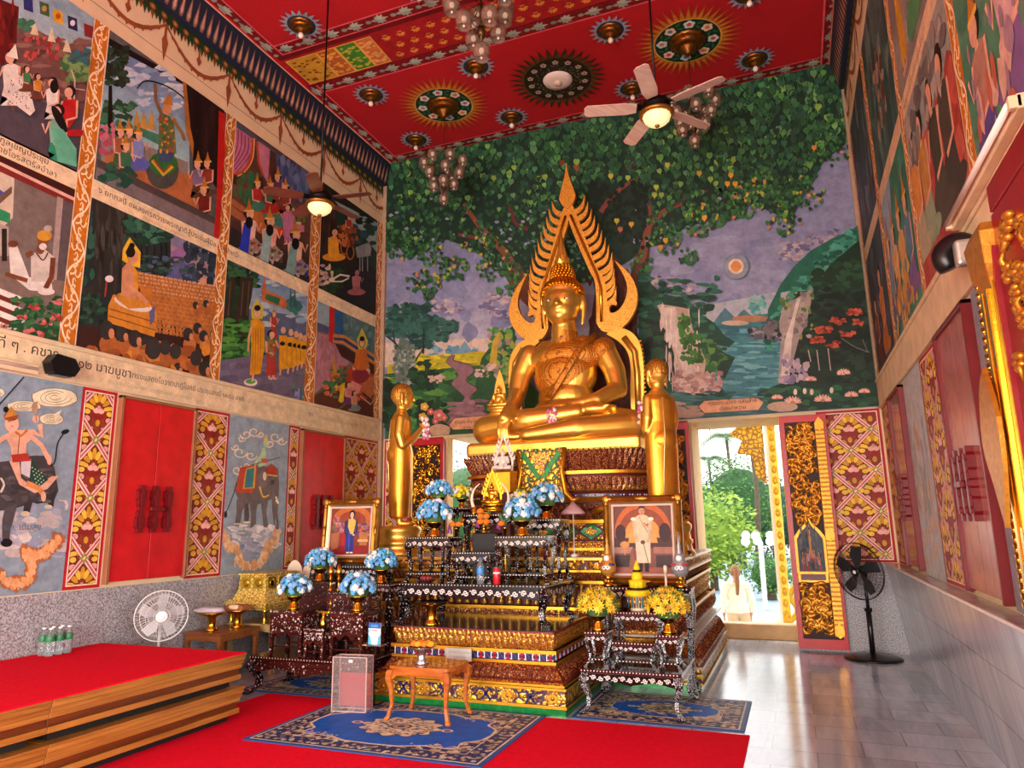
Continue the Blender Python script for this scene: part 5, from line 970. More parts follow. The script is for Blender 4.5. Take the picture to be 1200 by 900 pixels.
# ------------------------------------------------------------ main Buddha
BX, BY, BZ = -2.77, 9.1, 2.42
def big_buddha():
    t = thing('buddha_statue', 'large gilded seated Buddha statue before a flame arch', 'statue', (BX, BY, BZ))
    m = MB()
    m.ell((0, .02, .55), (.52, .40, .36), 0, 24, 14)
    m.ell((0, .02, .85), (.38, .30, .34), 0, 24, 14); m.ell((0, .02, 1.18), (.44, .30, .38), 0, 24, 14); m.ell((0, .03, 1.42), (.55, .27, .24), 0, 24, 14)
    limb(m, [(-.28, .05, 1.55), (.28, .05, 1.55)], [.15, .15]); limb(m, [(0, .02, 1.5), (0, -.01, 1.92)], [.20, .165])
    limb(m, [(-.25, -.05, .42), (-.65, -.25, .44), (-1.0, -.40, .41)], [.27, .24, .19])
    limb(m, [(.25, -.05, .42), (.65, -.22, .42), (.98, -.36, .39)], [.27, .24, .19])
    limb(m, [(.98, -.36, .37), (.35, -.70, .33), (-.30, -.78, .28)], [.185, .15, .085]); m.ell((-.48, -.74, .27), (.20, .09, .07), 0, 16, 10)
    limb(m, [(-1.0, -.42, .43), (-.35, -.56, .50), (.30, -.50, .57)], [.19, .16, .095]); m.ell((.50, -.46, .60), (.22, .11, .08), 0, 16, 10)
    for i in range(5): m.ell((.68+.015*i, -.52+.035*i, .63), (.05, .022, .025))
    limb(m, [(-.52, .03, 1.50), (-.64, -.02, 1.22), (-.68, -.10, .93), (-.62, -.38, .76), (-.56, -.66, .66)], [.165, .15, .125, .105, .075])
    limb(m, [(-.56, -.66, .66), (-.60, -.78, .52)], [.085, .075])
    for i in range(4): x = -.53-.04*i; limb(m, [(x, -.79, .52), (x-.008, -.83, .36), (x-.01, -.83, .22+.015*abs(i-1.4))], [.026, .024, .017])
    limb(m, [(-.51, -.72, .56), (-.46, -.80, .44)], [.028, .02])
    limb(m, [(.54, .03, 1.48), (.68, .0, 1.18), (.74, -.08, .90), (.52, -.34, .74), (.24, -.47, .68)], [.165, .15, .125, .10, .07])
    m.ell((.06, -.50, .67), (.15, .085, .04), 0, 14, 8)
    for i in range(4): y = -.45-.035*i; limb(m, [(-.03, y, .675), (-.16, y-.005, .67), (-.25+.015*abs(i-1.4), y, .668)], [.024, .021, .016])
    limb(m, [(.08, -.44, .70), (-.02, -.46, .72)], [.026, .02])
    # head
    m.ell((0, -.03, 2.20), (.265, .27, .26), 0, 28, 18); m.ell((0, -.07, 2.06), (.225, .225, .20), 0, 24, 14); m.ell((0, -.14, 1.945), (.12, .11, .085), 0, 16, 10); m.ell((0, -.02, 2.36), (.26, .25, .18), 0, 24, 14)
    limb(m, [(0, -.275, 2.215), (0, -.315, 2.115)], [.020, .036]); m.ell((.035, -.295, 2.108), (.022, .022, .018)); m.ell((-.035, -.295, 2.108), (.022, .022, .018))
    m.ell((0, -.268, 2.035), (.075, .035, .016), 0, 14, 8); m.ell((0, -.262, 2.008), (.058, .035, .018), 0, 14, 8); m.ell((0, -.235, 1.95), (.05, .035, .035), 0, 12, 8)
    for s in (-1, 1):
        m.ell((s*.105, -.225, 2.195), (.068, .045, .03), 0, 12, 8); limb(m, [(s*.03, -.282, 2.235), (s*.10, -.268, 2.268), (s*.18, -.215, 2.245)], [.012, .014, .008])
        limb(m, [(s*.275, .0, 2.26), (s*.295, .0, 2.15), (s*.285, -.01, 1.98), (s*.27, -.02, 1.86)], [.035, .042, .03, .02])
    b = remesh(m, 'body', .016, [GOLD], t, 3)
    hair = MB(mat('gold_curls', '#e09a22', .3, 1, .1, 10)); n = 0
    for k in range(15):
        ph = RAD(3+k*7.2); rz, rr = .30*cos(ph), .30*sin(ph); cnt = max(1, int(2*pi*rr/.052))
        for j in range(cnt):
            a = 2*pi*(j+.5*(k % 2))/cnt; d = Vector((sin(ph)*cos(a), sin(ph)*sin(a), cos(ph)))
            p = Vector((0, -.01, 2.29))+Vector((d.x*.285, d.y*.285, d.z*.27))
            face = p.y < -.12 and p.z < 2.425-abs(p.x)*.28
            if face or (p.z < 2.16 and p.y < .02) or (abs(p.x) > .25 and p.y < .06 and p.z < 2.3): continue
            hair.ell(p, .029, 0, 8, 5)
    hair.ell((0, 0, 2.60), (.14, .14, .15), 0, 18, 10)
    for k in range(6):
        z = 2.56+k*.036; r = .165*math.sqrt(max(.05, 1-((z-2.56)/.24)**2)); cnt = int(2*pi*r/.05)
        for j in range(cnt): a = 2*pi*(j+.5*(k % 2))/cnt; hair.ell((r*cos(a), r*sin(a), z), .026, 0, 8, 5)
    hair.build('hair', t)
    fl = MB(GOLD)
    for i in range(8):
        a = 2*pi*i/8; w = .5
        for (r, h, z0) in ((.085, .22, 2.76), (.06, .34, 2.78)):
            q = a+(.39 if h > .3 else 0); c_, s_ = cos(q), sin(q)
            fl.add([(c_*r+s_*.04, s_*r-c_*.04, z0), (c_*r-s_*.04, s_*r+c_*.04, z0), (c_*r*1.35, s_*r*1.35, z0+h*.35), (c_*r*.35, s_*r*.35, z0+h), (0, 0, z0+.05)], [(0, 2, 1), (0, 3, 2), (2, 3, 1), (0, 4, 3), (1, 3, 4)])
    fl.lathe([(.075, 2.74), (.09, 2.8), (.06, 2.95), (.03, 3.12), (.006, 3.27)], n=12, lobes=6, amp=.18); fl.build('finial', t)
    ey = MB(EYEW, EYEB)
    for s in (-1, 1):
        ey.ell((s*.105, -.262, 2.182), (.048, .016, .013), 0, 12, 8); ey.ell((s*.105, -.276, 2.183), (.014, .006, .012), 1, 10, 6)
    ey.build('eyes', t)
    def on_sash(c):
        x, z = c.x, c.z
        if z > 1.78 or z < .62 or x > .70 or x < -.47 or c.y < -.42: return False
        lo = .74+(x+.20)*.80
        if z < lo: return False
        up = 1.72+(x-.02)*.95 if x < .02 else 1.80
        if x < -.40+.02 and z > 1.2: return False
        return z < up and not (x < -.36 and c.y < -.28)
    shell(b, on_sash, .012, 'robe', [CLOTHG], t)
    # long sash fold over the shoulder
    f = MB(CLOTHG); f.tube([(.44, .02, 1.70), (.30, -.20, 1.52), (.16, -.31, 1.25), (.0, -.34, 1.0), (-.15, -.34, .82)], .045, 8, flat=.35, up=(0, 1, 0)); f.build('shoulder_fold', t)
    g = MB(GOLD); g.box(-1.14, 1.14, -.80, .45, .03, .22); g.build('seat_slab', t, bevel=.05, seg=3)
    # garland in the lap
    gm = MB(mat('pink_petals', '#d06a88', .7), mat('white_petals', '#eee4e0', .7)); rng = random.Random(5)
    for i in range(26):
        a = rng.uniform(0, 6.28); gm.ell((.0+rng.uniform(-.06, .06), -.66+rng.uniform(-.02, .02), .60-i*.008+rng.uniform(-.02, .02)), .026, i % 2, 7, 5)
    o = gm.build('flower_garland'); o.location = (BX, BY, BZ); tag(o, 'small pink flower garland laid in the lap of the large Buddha', 'garland')
    # flame arch
    ar = MB(GLIT, GOLD, GOLDB); Y = .40
    def plate(P, m=0, t_=.07, y=Y): ar.prism(P, (0, y, 0), (1, 0, 0), (0, 0, 1), (0, 1, 0), t_, m)
    def mir(P, m=0, t_=.07, y=Y): plate(P, m, t_, y); plate([(-p[0], p[1]) for p in P][::-1], m, t_, y)
    mir(smooth([(.40, 1.92), (.50, 1.95), (.53, 2.3), (.50, 2.62), (.40, 2.8), (.26, 3.25), (.09, 3.78), (0, 3.9)], 4)+smooth([(0, 3.62), (.03, 3.50), (.16, 3.12), (.30, 2.75), (.36, 2.6), (.37, 2.3), (.36, 2.0)], 4))
    for i in range(13):
        tt = i/12; x0 = .50*(1-tt)+.11*tt; z0 = 2.22*(1-tt)+3.72*tt
        if tt < .35: x0 = .52-.04*(tt/.35)
        else: x0 = .48-(tt-.35)/.65*.37
        L = .34-.06*abs(tt-.3); w = .075
        P = smooth([(x0-.06, z0-.05), (x0+.06, z0-.01), (x0+.135, z0+.09), (x0+.15, z0+L-.04)], 4)+smooth([(x0+.15, z0+L-.04), (x0+.105, z0+.14), (x0+.04, z0+.075), (x0-.06, z0+.03)], 4)[1:]
        mir(P, 0, .05, Y+.01-(i % 2)*.012)
    plate([(0, 4.52), (.03, 4.32), (.10, 4.08), (.13, 3.96), (.09, 3.86), (0, 3.78), (-.09, 3.86), (-.13, 3.96), (-.10, 4.08), (-.03, 4.32)], 0, .06, Y-.03)
    mir(smooth([(.36, 1.98), (.46, 1.84), (.66, 1.83), (.84, 1.96), (.96, 2.2), (.95, 2.45), (.84, 2.68), (.66, 2.88)], 4)+smooth([(.66, 2.88), (.79, 2.62), (.83, 2.42), (.78, 2.24), (.68, 2.12), (.58, 2.10), (.56, 2.18), (.60, 2.22), (.66, 2.20), (.66, 2.27), (.58, 2.29), (.50, 2.22), (.48, 2.1)], 4)[1:], 0, .075, Y-.01)
    mir(smooth([(.62, 1.90), (.84, 1.80), (.96, 1.62), (1.0, 1.3), (.98, .9), (.96, .65)], 4)+smooth([(.80, .65), (.80, .95), (.82, 1.3), (.78, 1.52), (.66, 1.68), (.50, 1.80)], 4), 1, .12, Y)
    for i in range(16):
        z = .72+i*.06; x = 1.0+.005*sin(i)
        if z > 1.35: x = 1.0-(z-1.35)*.12
        mir([(x-.02, z), (x+.025, z+.035), (x-.02, z+.045)], 2, .10, Y+.01)
    for s in (-1, 1):
        ar.tube([(s*.90, Y-.01, .65), (s*.91, Y-.01, 1.2), (s*.89, Y-.01, 1.5), (s*.75, Y-.01, 1.72)], .045, 8, 1); ar.tube([(s*.44, Y-.015, 1.98), (s*.45, Y-.015, 2.5), (s*.40, Y-.015, 2.7), (s*.12, Y-.015, 3.45), (s*.04, Y-.015, 3.68)], .022, 6, 2)
    ar.build('flame_arch', t)
    return t
big_buddha()
# ------------------------------------------------------------ standing disciples
def disciple(loc, rz, label, arms=True):
    t = thing('disciple_statue', label, 'statue', loc, rz)
    m = MB(); z = .36
    m.lathe([(.15, z+.10), (.172, z+.3), (.176, z+.6), (.180, z+.85), (.178, z+.95), (.160, z+1.08), (.168, z+1.22), (.165, z+1.32), (.11, z+1.42), (.065, z+1.46)], n=24, sx=1.04, sy=.76)
    m.ell((0, .05, z+.88), (.155, .12, .15), 0, 18, 12)
    limb(m, [(-.13, 0, z+1.34), (.13, 0, z+1.34)], [.06, .06]); limb(m, [(0, 0, z+1.36), (0, -.01, z+1.54)], [.07, .065])
    for s in (-1, 1):
        limb(m, [(s*.145, .0, z+1.33), (s*.18, .02, z+1.12), (s*.175, -.02, z+.98), (s*.10, -.17, z+1.10), (s*.035, -.26, z+1.22)], [.062, .052, .046, .038, .03])
        for k in range(4): limb(m, [(s*.016, -.265-.012*k, z+1.23), (s*.014, -.29-.012*k, z+1.31+.008*k)], [.012, .008])
        limb(m, [(s*.03, -.25, z+1.25), (s*.02, -.24, z+1.29)], [.012, .009])
        limb(m, [(s*.085, 0, z+.16), (s*.085, .0, z+.04)], [.05, .04]); m.ell((s*.085, -.07, z+.03), (.045, .11, .03))
    C0 = Vector((0, -.01, z+1.63)); H_ = lambda x, y, zz: (x*1.22, C0.y+y*1.22, C0.z+zz*1.22)
    m.ell(H_(0, 0, .02), (.118, .142, .148), 0, 20, 14); m.ell(H_(0, -.02, -.05), (.10, .112, .11), 0, 16, 10); limb(m, [H_(0, -.115, .0), H_(0, -.13, -.035)], [.011, .017]); m.ell(H_(0, -.105, -.07), (.036, .018, .014)); m.ell(H_(0, -.088, -.105), (.03, .024, .022))
    for s in (-1, 1): limb(m, [H_(s*.098, .0, .02), H_(s*.10, .0, -.06), H_(s*.095, -.005, -.10)], [.019, .022, .014]); m.ell(H_(s*.035, -.098, .005), (.026, .014, .012)); limb(m, [H_(s*.012, -.115, .02), H_(s*.06, -.095, .025)], [.007, .006])
    b = remesh(m, 'body', .0095, [GOLD], t, 3)
    shell(b, lambda c: c.z > z+1.60 and (c.y > -.085 or c.z > z+1.735) and abs(c.x) < .114, .007, 'hair', [carved('fine_gold_curls', '#f0b040', '#7a4408', 55, .5, .85, .35, 1.0, randomness=.2)], t)
    shell(b, lambda c: z+.09 < c.z < z+1.38 and abs(c.x) < .185 and c.y > -.16 and not (c.x < -.06 and c.z > z+1.12 and c.y < .02), .006, 'robe', [mat('robe_gold', '#f0ac3c', .40, .9, .12, 4, .05, 12)], t)
    h = MB(mat('pale_gold_hem', '#f0d890', .4, .6, 0))
    h.tube([(-.16, -.10, z+1.08), (-.10, -.15, z+.9), (-.03, -.15, z+.5), (0, -.145, z+.12), (.02, -.2, z+.04)], .011, 6); h.tube([(.04, .125, z+1.34), (.07, .165, z+.92), (.09, .135, z+.5), (.10, .125, z+.12)], .008, 6); h.build('robe_hem', t)
    p = MB(GOLD); p.lathe([(.29, 0), (.30, .04), (.27, .07), (.26, .12), (.275, .14), (.275, .17), (.255, .19), (.25, .25), (.27, .29), (.27, .33), (.24, .36)], n=36); p.build('pedestal', t)
    g = MB(mat('pink_petals', '#d06a88', .7), mat('white_petals', '#eee4e0', .7)); rng = random.Random(8)
    for i in range(60):
        a = i/60; g.ell((rng.uniform(-.035, .035), -.30+rng.uniform(-.035, .035)-.03*a, z+1.36-a*.27), rng.uniform(.018, .028), 0 if (i//8) % 2 else 1, 7, 5)
    o = g.build('flower_garland'); o.location = loc; o.rotation_euler = (0, 0, rz); tag(o, 'pink and white garland hanging from the hands of the %s disciple statue' % ('left' if loc[0] < -3 else 'right'), 'garland')
    return t
disciple((-4.60, 7.84, 1.243), RAD(120), 'gilded standing disciple statue in profile, left of the large Buddha')
disciple((-1.31, 7.83, 1.243), RAD(-133), 'gilded standing disciple statue seen from behind, behind the large portrait')
# ------------------------------------------------------------ small statues
def small_buddha(loc, s, label, mats, halo=None, rz=0, base=True, name='buddha_figurine'):
    t = thing(name, label, 'statue', loc, rz); m = MB()
    S = lambda *p: tuple(q*s for q in p)
    m.ell(S(0, 0, .30), S(.16, .12, .2), 0, 14, 10); m.ell(S(0, 0, .44), S(.17, .10, .1)); limb(m, [S(0, 0, .45), S(0, 0, .58)], S(.06, .05)); m.ell(S(0, -.01, .64), S(.075, .08, .09), 0, 14, 10); m.ell(S(0, 0, .74), S(.035, .035, .04))
    limb(m, [S(0, 0, .74), S(0, 0, .84)], S(.025, .008)); limb(m, [S(-.1, -.02, .13), S(-.3, -.12, .12)], S(.09, .07)); limb(m, [S(.1, -.02, .13), S(.3, -.12, .12)], S(.09, .07)); limb(m, [S(-.3, -.12, .12), S(.1, -.2, .12)], S(.07, .045)); limb(m, [S(.3, -.12, .11), S(-.12, -.2, .1)], S(.07, .045))
    for q in (-1, 1): limb(m, [S(q*.17, 0, .47), S(q*.22, -.02, .3), S(q*(.24 if q < 0 else .05), -.16, .2)], S(.05, .042, .03))
    for q in (-1, 1): limb(m, [S(q*.078, 0, .66), S(q*.08, 0, .57)], S(.014, .01))
    remesh(m, 'body', .014*s, [mats[0]], t, 2)
    if base:
        b = MB(mats[1]); b.lathe([(.40*s, -.24*s), (.42*s, -.20*s), (.34*s, -.16*s), (.30*s, -.12*s), (.34*s, -.07*s), (.42*s, -.03*s), (.40*s, .05*s)], n=28, sy=.65, lobes=14, amp=.03); b.build('lotus_base', t)
    if halo:
        h = MB(mats[0])
        if halo == 'arch':
            for q in (-1, 1):
                P = smooth([S(.10, .44), S(.26, .30), S(.36, .40), S(.40, .62), S(.30, .70), S(.16, .92), S(.05, 1.18), S(0, 1.32)], 4)+smooth([S(0, 1.14), S(.12, .80), S(.24, .60), S(.22, .45), S(.18, .05), S(.30, -.02)], 4); P = smooth([S(.34, 0), S(.36, .35), S(.28, .6), S(.20, .8), S(.10, 1.06), S(0, 1.34)], 4)+smooth([S(0, 1.16), S(.06, 1.0), S(.14, .76), S(.22, .56), S(.29, .3), S(.28, 0)], 4)
                h.prism([(q*p[0], p[1]) for p in P], (0, .06*s, 0), (1, 0, 0), (0, 0, 1), (0, 1, 0), .03*s)
                for k in range(5): zz = .35+k*.15; xx = .36-k*.055; h.prism([(q*xx*s, zz*s), (q*(xx+.07)*s, (zz+.05)*s), (q*(xx+.06)*s, (zz+.2)*s), (q*(xx-.01)*s, (zz+.1)*s)], (0, .06*s, 0), (1, 0, 0), (0, 0, 1), (0, 1, 0), .02*s)
        else:
            h.prism(smooth([S(0, 1.35), S(.12, 1.0), S(.2, .6), S(.2, .1), S(0, 0)], 4)+smooth([S(0, 0), S(-.2, .1), S(-.2, .6), S(-.12, 1.0), S(0, 1.35)], 4)[1:-1], (0, .1*s, 0), (1, 0, 0), (0, 0, 1), (0, 1, 0), .03*s)
        h.build('halo_arch', t)
    return t
# ============================================================ tiered pedestals
CARV = carved('carved_gold_on_red', '#d99a30', '#5c1410', 16, .5); CARVF = carved('fine_carved_gold', '#d8982c', '#6a1712', 34, .5); CARVB = carved('gold_blossom_band', '#e8b83a', '#3a1a3a', 13, .45); BAND = mat('gold_moulding', '#d99c2c', .35, .85, .12, 8)
GRN = mat('green_glass_tiles', '#1d7a3c', .15, .2, .3, 30); DARKP = mat('dark_red_ground', '#5a1612', .5); SLAB = mat('dark_polished_slab', '#4a3c3c', .12, 0, .15, 4); PETR = carved('petal_red_gold', '#d0904a', '#5c1a14', 42, .9, .5, .4, .6, randomness=1); PETG = carved('petal_gold', '#e8b440', '#7a3c14', 40, .55, .75, .35, .6, randomness=1); PALE = mat('pale_ledge', '#c9bfb0', .3)
NAVY = mat('mosaic_navy', '#26285a', .25); MWH = mat('mosaic_white', '#e8e2ea', .25, 0, 0); MRED = mat('mosaic_red', '#b01c2c', .25, 0, 0)
def ring(m, R, z0, z1, o0, o1, mi, cap=False):
    x0, x1, y0, y1 = R; q = lambda o, z: [(x0-o, y0-o, z), (x1+o, y0-o, z), (x1+o, y1, z), (x0-o, y1, z)]
    m.add(q(o0, z0)+q(o1, z1), [(0,1,5,4),(1,2,6,5),(3,0,4,7),(2,3,7,6)]+([(4,5,6,7)] if cap else [])+[(0,3,2,1)], mi)
def petal(m, p, u, n, w, h, lean, mi, bulge=.5, down=False):
    """one lotus petal standing at p; u along the edge, n outward"""
    p, u, n = Vector(p), Vector(u), Vector(n); s = -1 if down else 1; Z = Vector((0, 0, s))
    P = [p-u*w*.5, p+u*w*.5, p+u*w*.5+Z*h*.55+n*lean*.5, p+Z*h+n*lean, p-u*w*.5+Z*h*.55+n*lean*.5, p+Z*h*.42+n*(lean*.45+w*bulge)]
    m.add(P, [(0,1,5),(1,2,5),(2,3,5),(3,4,5),(4,0,5)], mi, False)
def petals(m, R, z, h, o, lean, w, mi, down=False, bulge=.4, sides='flr'):
    x0, x1, y0, y1 = R; x0 -= o; x1 += o; y0 -= o
    E = []
    if 'f' in sides: E.append(((x0, y0), (x1, y0), (0, -1, 0)))
    if 'r' in sides: E.append(((x1, y0), (x1, y1), (1, 0, 0)))
    if 'l' in sides: E.append(((x0, y1), (x0, y0), (-1, 0, 0)))
    for a, b, n in E:
        L = math.hypot(b[0]-a[0], b[1]-a[1]); k = max(1, round(L/w)); u = Vector(((b[0]-a[0])/L, (b[1]-a[1])/L, 0))
        for i in range(k): petal(m, Vector((a[0], a[1], z))+u*(L*(i+.5)/k), u, n, L/k*.94, h, lean, mi, bulge, down)
def studs(m, R, z, o, w, r, mi, shape='diamond', sides='flr'):
    x0, x1, y0, y1 = R; x0 -= o; x1 += o; y0 -= o
    for a, b, n in (((x0, y0), (x1, y0), (0, -1, 0)), ((x1, y0), (x1, y1), (1, 0, 0)), ((x0, y1), (x0, y0), (-1, 0, 0))):
        L = math.hypot(b[0]-a[0], b[1]-a[1]); k = max(1, round(L/w)); u = Vector(((b[0]-a[0])/L, (b[1]-a[1])/L, 0)); n = Vector(n); Z = Vector((0,0,1))
        for i in range(k):
            p = Vector((a[0], a[1], z))+u*(L*(i+.5)/k); q = [p-u*r, p-Z*r*.9, p+u*r, p+Z*r*.9, p+n*r*.35]
            m.add(q, [(0,1,4),(1,2,4),(2,3,4),(3,0,4)], mi)
# ---- lower front plinth
R = (-3.66, -2.10, 6.25, 7.33)
t = thing('altar_plinth', 'low gilded plinth with a star mosaic band, in front of the main pedestal', 'plinth', (0, 0, 0))
m = MB(GRN, BAND); ring(m, R, 0, .06, .16, .16, 0); 
for i in range(64): pass
m.build('green_base', t)
m = MB(BAND, CARVB, PETG, NAVY); ring(m, R, .06, .085, .17, .17, 0); ring(m, R, .085, .205, .155, .155, 1); ring(m, R, .205, .225, .17, .17, 0); ring(m, R, .225, .245, .15, .15, 0)
x0, x1, y0 = R[0]-.155, R[1]+.155, R[2]-.155; k = 9
for i in range(k):   # lozenges and crosses on the bottom band
    for (xx, n, u, L) in ((x0+(x1-x0)*(i+.5)/k, (0,-1,0), (1,0,0), 0),):
        p = Vector((xx, y0-.002, .145)); 
        if i % 2 == 0:
            m.prism([(-.085, 0), (-.045, .052), (.045, .052), (.085, 0), (.045, -.052), (-.045, -.052)], p, (1,0,0), (0,0,1), (0,-1,0), .012, 2); m.prism([(-.05, 0), (-.025, .03), (.025, .03), (.05, 0), (.025, -.03), (-.025, -.03)], p+Vector((0,-.012,0)), (1,0,0), (0,0,1), (0,-1,0), .012, 0); m.ell(p+Vector((0, -.02, 0)), (.02, .015, .018), 2)
        else:
            for sg in (-1, 1): m.prism([(-.05, -.048*sg), (-.03, -.052*sg), (.05, .048*sg), (.03, .052*sg)], p, (1,0,0), (0,0,1), (0,-1,0), .01, 3)
            for (dx, dz) in ((-.05, 0), (.05, 0), (0, .035), (0, -.035)): m.ell(p+Vector((dx, -.004, dz)), (.02, .012, .016), 2)
m.build('bottom_band', t)
m = MB(DARKP, PETR, CARVF); ring(m, R, .245, .385, .14, .03, 2); petals(m, R, .375, .12, .05, .10, .055, 1, True, .3); petals(m, R, .265, .03, .14, .01, .05, 0); m.build('sloping_petal_band', t)
m = MB(BAND, NAVY, MWH, MRED); ring(m, R, .385, .41, .045, .045, 0); ring(m, R, .41, .475, .02, .02, 1); ring(m, R, .475, .505, .05, .05, 0)
yy = R[2]-.0205; x0, x1 = R[0]-.02, R[1]+.02; k = 24
for i in range(k):
    cx = x0+(x1-x0)*(i+.5)/k; O = (cx, yy, .4425)
    m.box(cx-(x1-x0)/k/2-.004, cx-(x1-x0)/k/2+.004, yy-.003, yy, .412, .473, 2)
    if i % 2: 
        for sg in (-1, 1): m.prism([(-.02*sg, -.026), (.02*sg, -.026), (0, .012)] if sg > 0 else [(-.02, .026), (0, -.012), (.02, .026)], O, (1,0,0), (0,0,1), (0,-1,0), .004, 3)
        for (a, b2) in ((-.022, .022), (.022, .022), (-.022, -.022), (.022, -.022)): m.ell((cx+a, yy-.002, .4425+b2), (.006, .003, .006), 2, 6, 4)
    else: m.prism([(-.018, -.024), (.018, -.024), (-.018, .024), (.018, .024)], O, (1,0,0), (0,0,1), (0,-1,0), .003, 2)
xx = R[1]+.0205; k2 = 18
for i in range(k2):
    cy = R[2]+(R[3]-R[2])*(i+.5)/k2; m.prism([(-.018, -.024), (.018, -.024), (0, .024)], (xx, cy, .4425), (0,1,0), (0,0,1), (1,0,0), .004, 2+(i % 2))
m.build('mosaic_band', t)
m = MB(DARKP, PETG, CARVF); ring(m, R, .505, .64, .01, .03, 2); petals(m, R, .51, .12, .012, .03, .062, 1, False, .28); petals(m, R, .60, .055, .035, .01, .045, 1, False, .2); m.build('upright_petal_band', t)
m = MB(SLAB, mat('slab_red_edge', '#8a1c1c', .4)); m.box(R[0]-.03, R[1]+.03, R[2]-.03, R[3], .64, .655, 1); m.box(R[0]-.015, R[1]+.015, R[2]-.015, R[3], .655, .662, 0); m.build('top_slab', t)
m = MB(mat('label_paper', '#b9b4ac', .5)); m.prism([(-.13, -.055), (.13, -.055), (.13, .055), (-.13, .055)], (-2.98, R[2]-.075, .44), (1,0,0), (0,0,1), (0,-1,0), .006); o = m.build('name_plate'); tag(o, 'small grey plate on the mosaic band of the low plinth', 'plate')
c = Canvas((-2.98, R[2]-.0815, .44), (1,0,0), (0,0,1), (0,-1,0), px=False); c.text('ผู้สร้างถวาย นายอำนวย', (-.10, .012), 1, .026, '#6a6a70'); c.text('นางสมบูรณ์', (-.05, -.03), 1, .026, '#6a6a70'); cc = c.build('lettering', o)
# ---- main pedestal
R = (-4.72, -1.22, 7.62, 10.03)
t = thing('main_pedestal', 'great tiered red and gold pedestal below the large Buddha', 'pedestal', (0, 0, 0))
m = MB(GRN, BAND); ring(m, R, 0, .06, .24, .24, 0); m.build('green_base', t)
m = MB(BAND, CARVB, PALE); ring(m, R, .06, .075, .27, .27, 0); ring(m, R, .075, .20, .25, .25, 1); ring(m, R, .20, .225, .27, .27, 2); m.build('bottom_band', t)
m = MB(CARVF, PETR, PALE); ring(m, R, .225, .47, .23, .06, 0); petals(m, R, .46, .235, .07, .19, .085, 1, True, .45); ring(m, R, .47, .49, .20, .20, 2, True); m.build('sloping_petal_band', t)
m = MB(CARVF, PETR, BAND); ring(m, R, .49, .72, .10, .12, 0); petals(m, R, .52, .17, .12, .02, .07, 1, False, .35); ring(m, R, .70, .73, .14, .14, 2); m.build('upright_petal_band', t)
m = MB(DARKP, PETG, BAND); ring(m, R, .73, .97, .02, .02, 0)
for i in range(34):
    for (x, y) in ((R[0]+(R[1]-R[0])*(i+.5)/34, R[2]-.05),)+(((R[1]+.05, R[2]+(R[3]-R[2])*(i+.5)/22),) if i < 22 else ()):
        m.lathe([(.03, .735), (.035, .76), (.02, .79), (.038, .84), (.038, .88), (.02, .92), (.034, .95), (.03, .97)], c=(x, y, 0), n=8, m=1)
ring(m, R, .97, 1.0, .11, .11, 2); m.build('baluster_band', t)
m = MB(CARVF, PETR, BAND); ring(m, R, 1.0, 1.09, .05, .10, 0); petals(m, R, 1.0, .085, .06, .05, .06, 1, False, .3); ring(m, R, 1.09, 1.11, .12, .12, 2); m.build('upper_petal_band', t)
m = MB(carved('diamond_gold_band', '#c98f2c', '#4a120e', 12, .5), BAND, PETG); ring(m, R, 1.11, 1.215, .115, .115, 0); ring(m, R, 1.215, 1.235, .13, .13, 1); studs(m, R, 1.163, .118, .15, .05, 2); m.build('top_band', t)
m = MB(PALE); ring(m, R, 1.235, 1.242, .125, .125, 0, True); m.build('top_slab', t)
# ---- upper throne: box section with green lozenges, then rounded lotus tiers
R2 = (-3.80, -1.76, 8.05, 9.9)
t = thing('throne_pedestal', 'upper throne of curved lotus tiers and green lozenges carrying the large Buddha', 'pedestal', (0, 0, 0))
m = MB(DARKP, BAND, GRN, PETG, CARVF, PETR); ring(m, R2, 1.242, 1.40, .14, .10, 4); ring(m, R2, 1.30, 1.33, .15, .15, 1); ring(m, R2, 1.40, 1.62, .0, .0, 0); ring(m, R2, 1.60, 1.64, .04, .04, 1)
for i in range(7):
    cx = R2[0]+(R2[1]-R2[0])*(i+.5)/7; O = (cx, R2[2]-.002, 1.51)
    m.prism([(-.14, 0), (0, .09), (.14, 0), (0, -.09)], O, (1,0,0), (0,0,1), (0,-1,0), .012, 2); m.prism([(-.075, 0), (0, .055), (.075, 0), (0, -.055)], (cx, R2[2]-.014, 1.51), (1,0,0), (0,0,1), (0,-1,0), .014, 3)
    for sg in (-1, 1): m.prism([(sg*.15, .085), (sg*.15, .02), (sg*.05, .085)], O, (1,0,0), (0,0,1), (0,-1,0), .012, 4); m.prism([(sg*.15, -.085), (sg*.15, -.02), (sg*.05, -.085)], O, (1,0,0), (0,0,1), (0,-1,0), .012, 4)
petals(m, R2, 1.64, .10, .02, .05, .085, 5, False, .4); petals(m, R2, 1.74, .08, .02, .03, .07, 5, False, .35); ring(m, R2, 1.64, 1.84, .0, .0, 0)
for s in (-1, 1):
    cx = BX+s*.62; m.tube([(cx+s*.0, R2[2]-.06, 1.70), (cx+s*.1, R2[2]-.10, 1.76), (cx+s*.22, R2[2]-.10, 1.74), (cx+s*.30, R2[2]-.10, 1.66), (cx+s*.40, R2[2]-.10, 1.66), (cx+s*.42, R2[2]-.10, 1.72)], [.03, .04, .045, .045, .035, .015], 8, 1)
m.build('throne_base', t)
def oval(a, b, n=96, e=.62):
    P = []
    for i in range(n):
        w = 2*pi*i/n; c_, s_ = cos(w), sin(w); P.append((BX+.03+a*math.copysign(abs(c_)**e, c_), 8.98+b*math.copysign(abs(s_)**e, s_)))
    return P
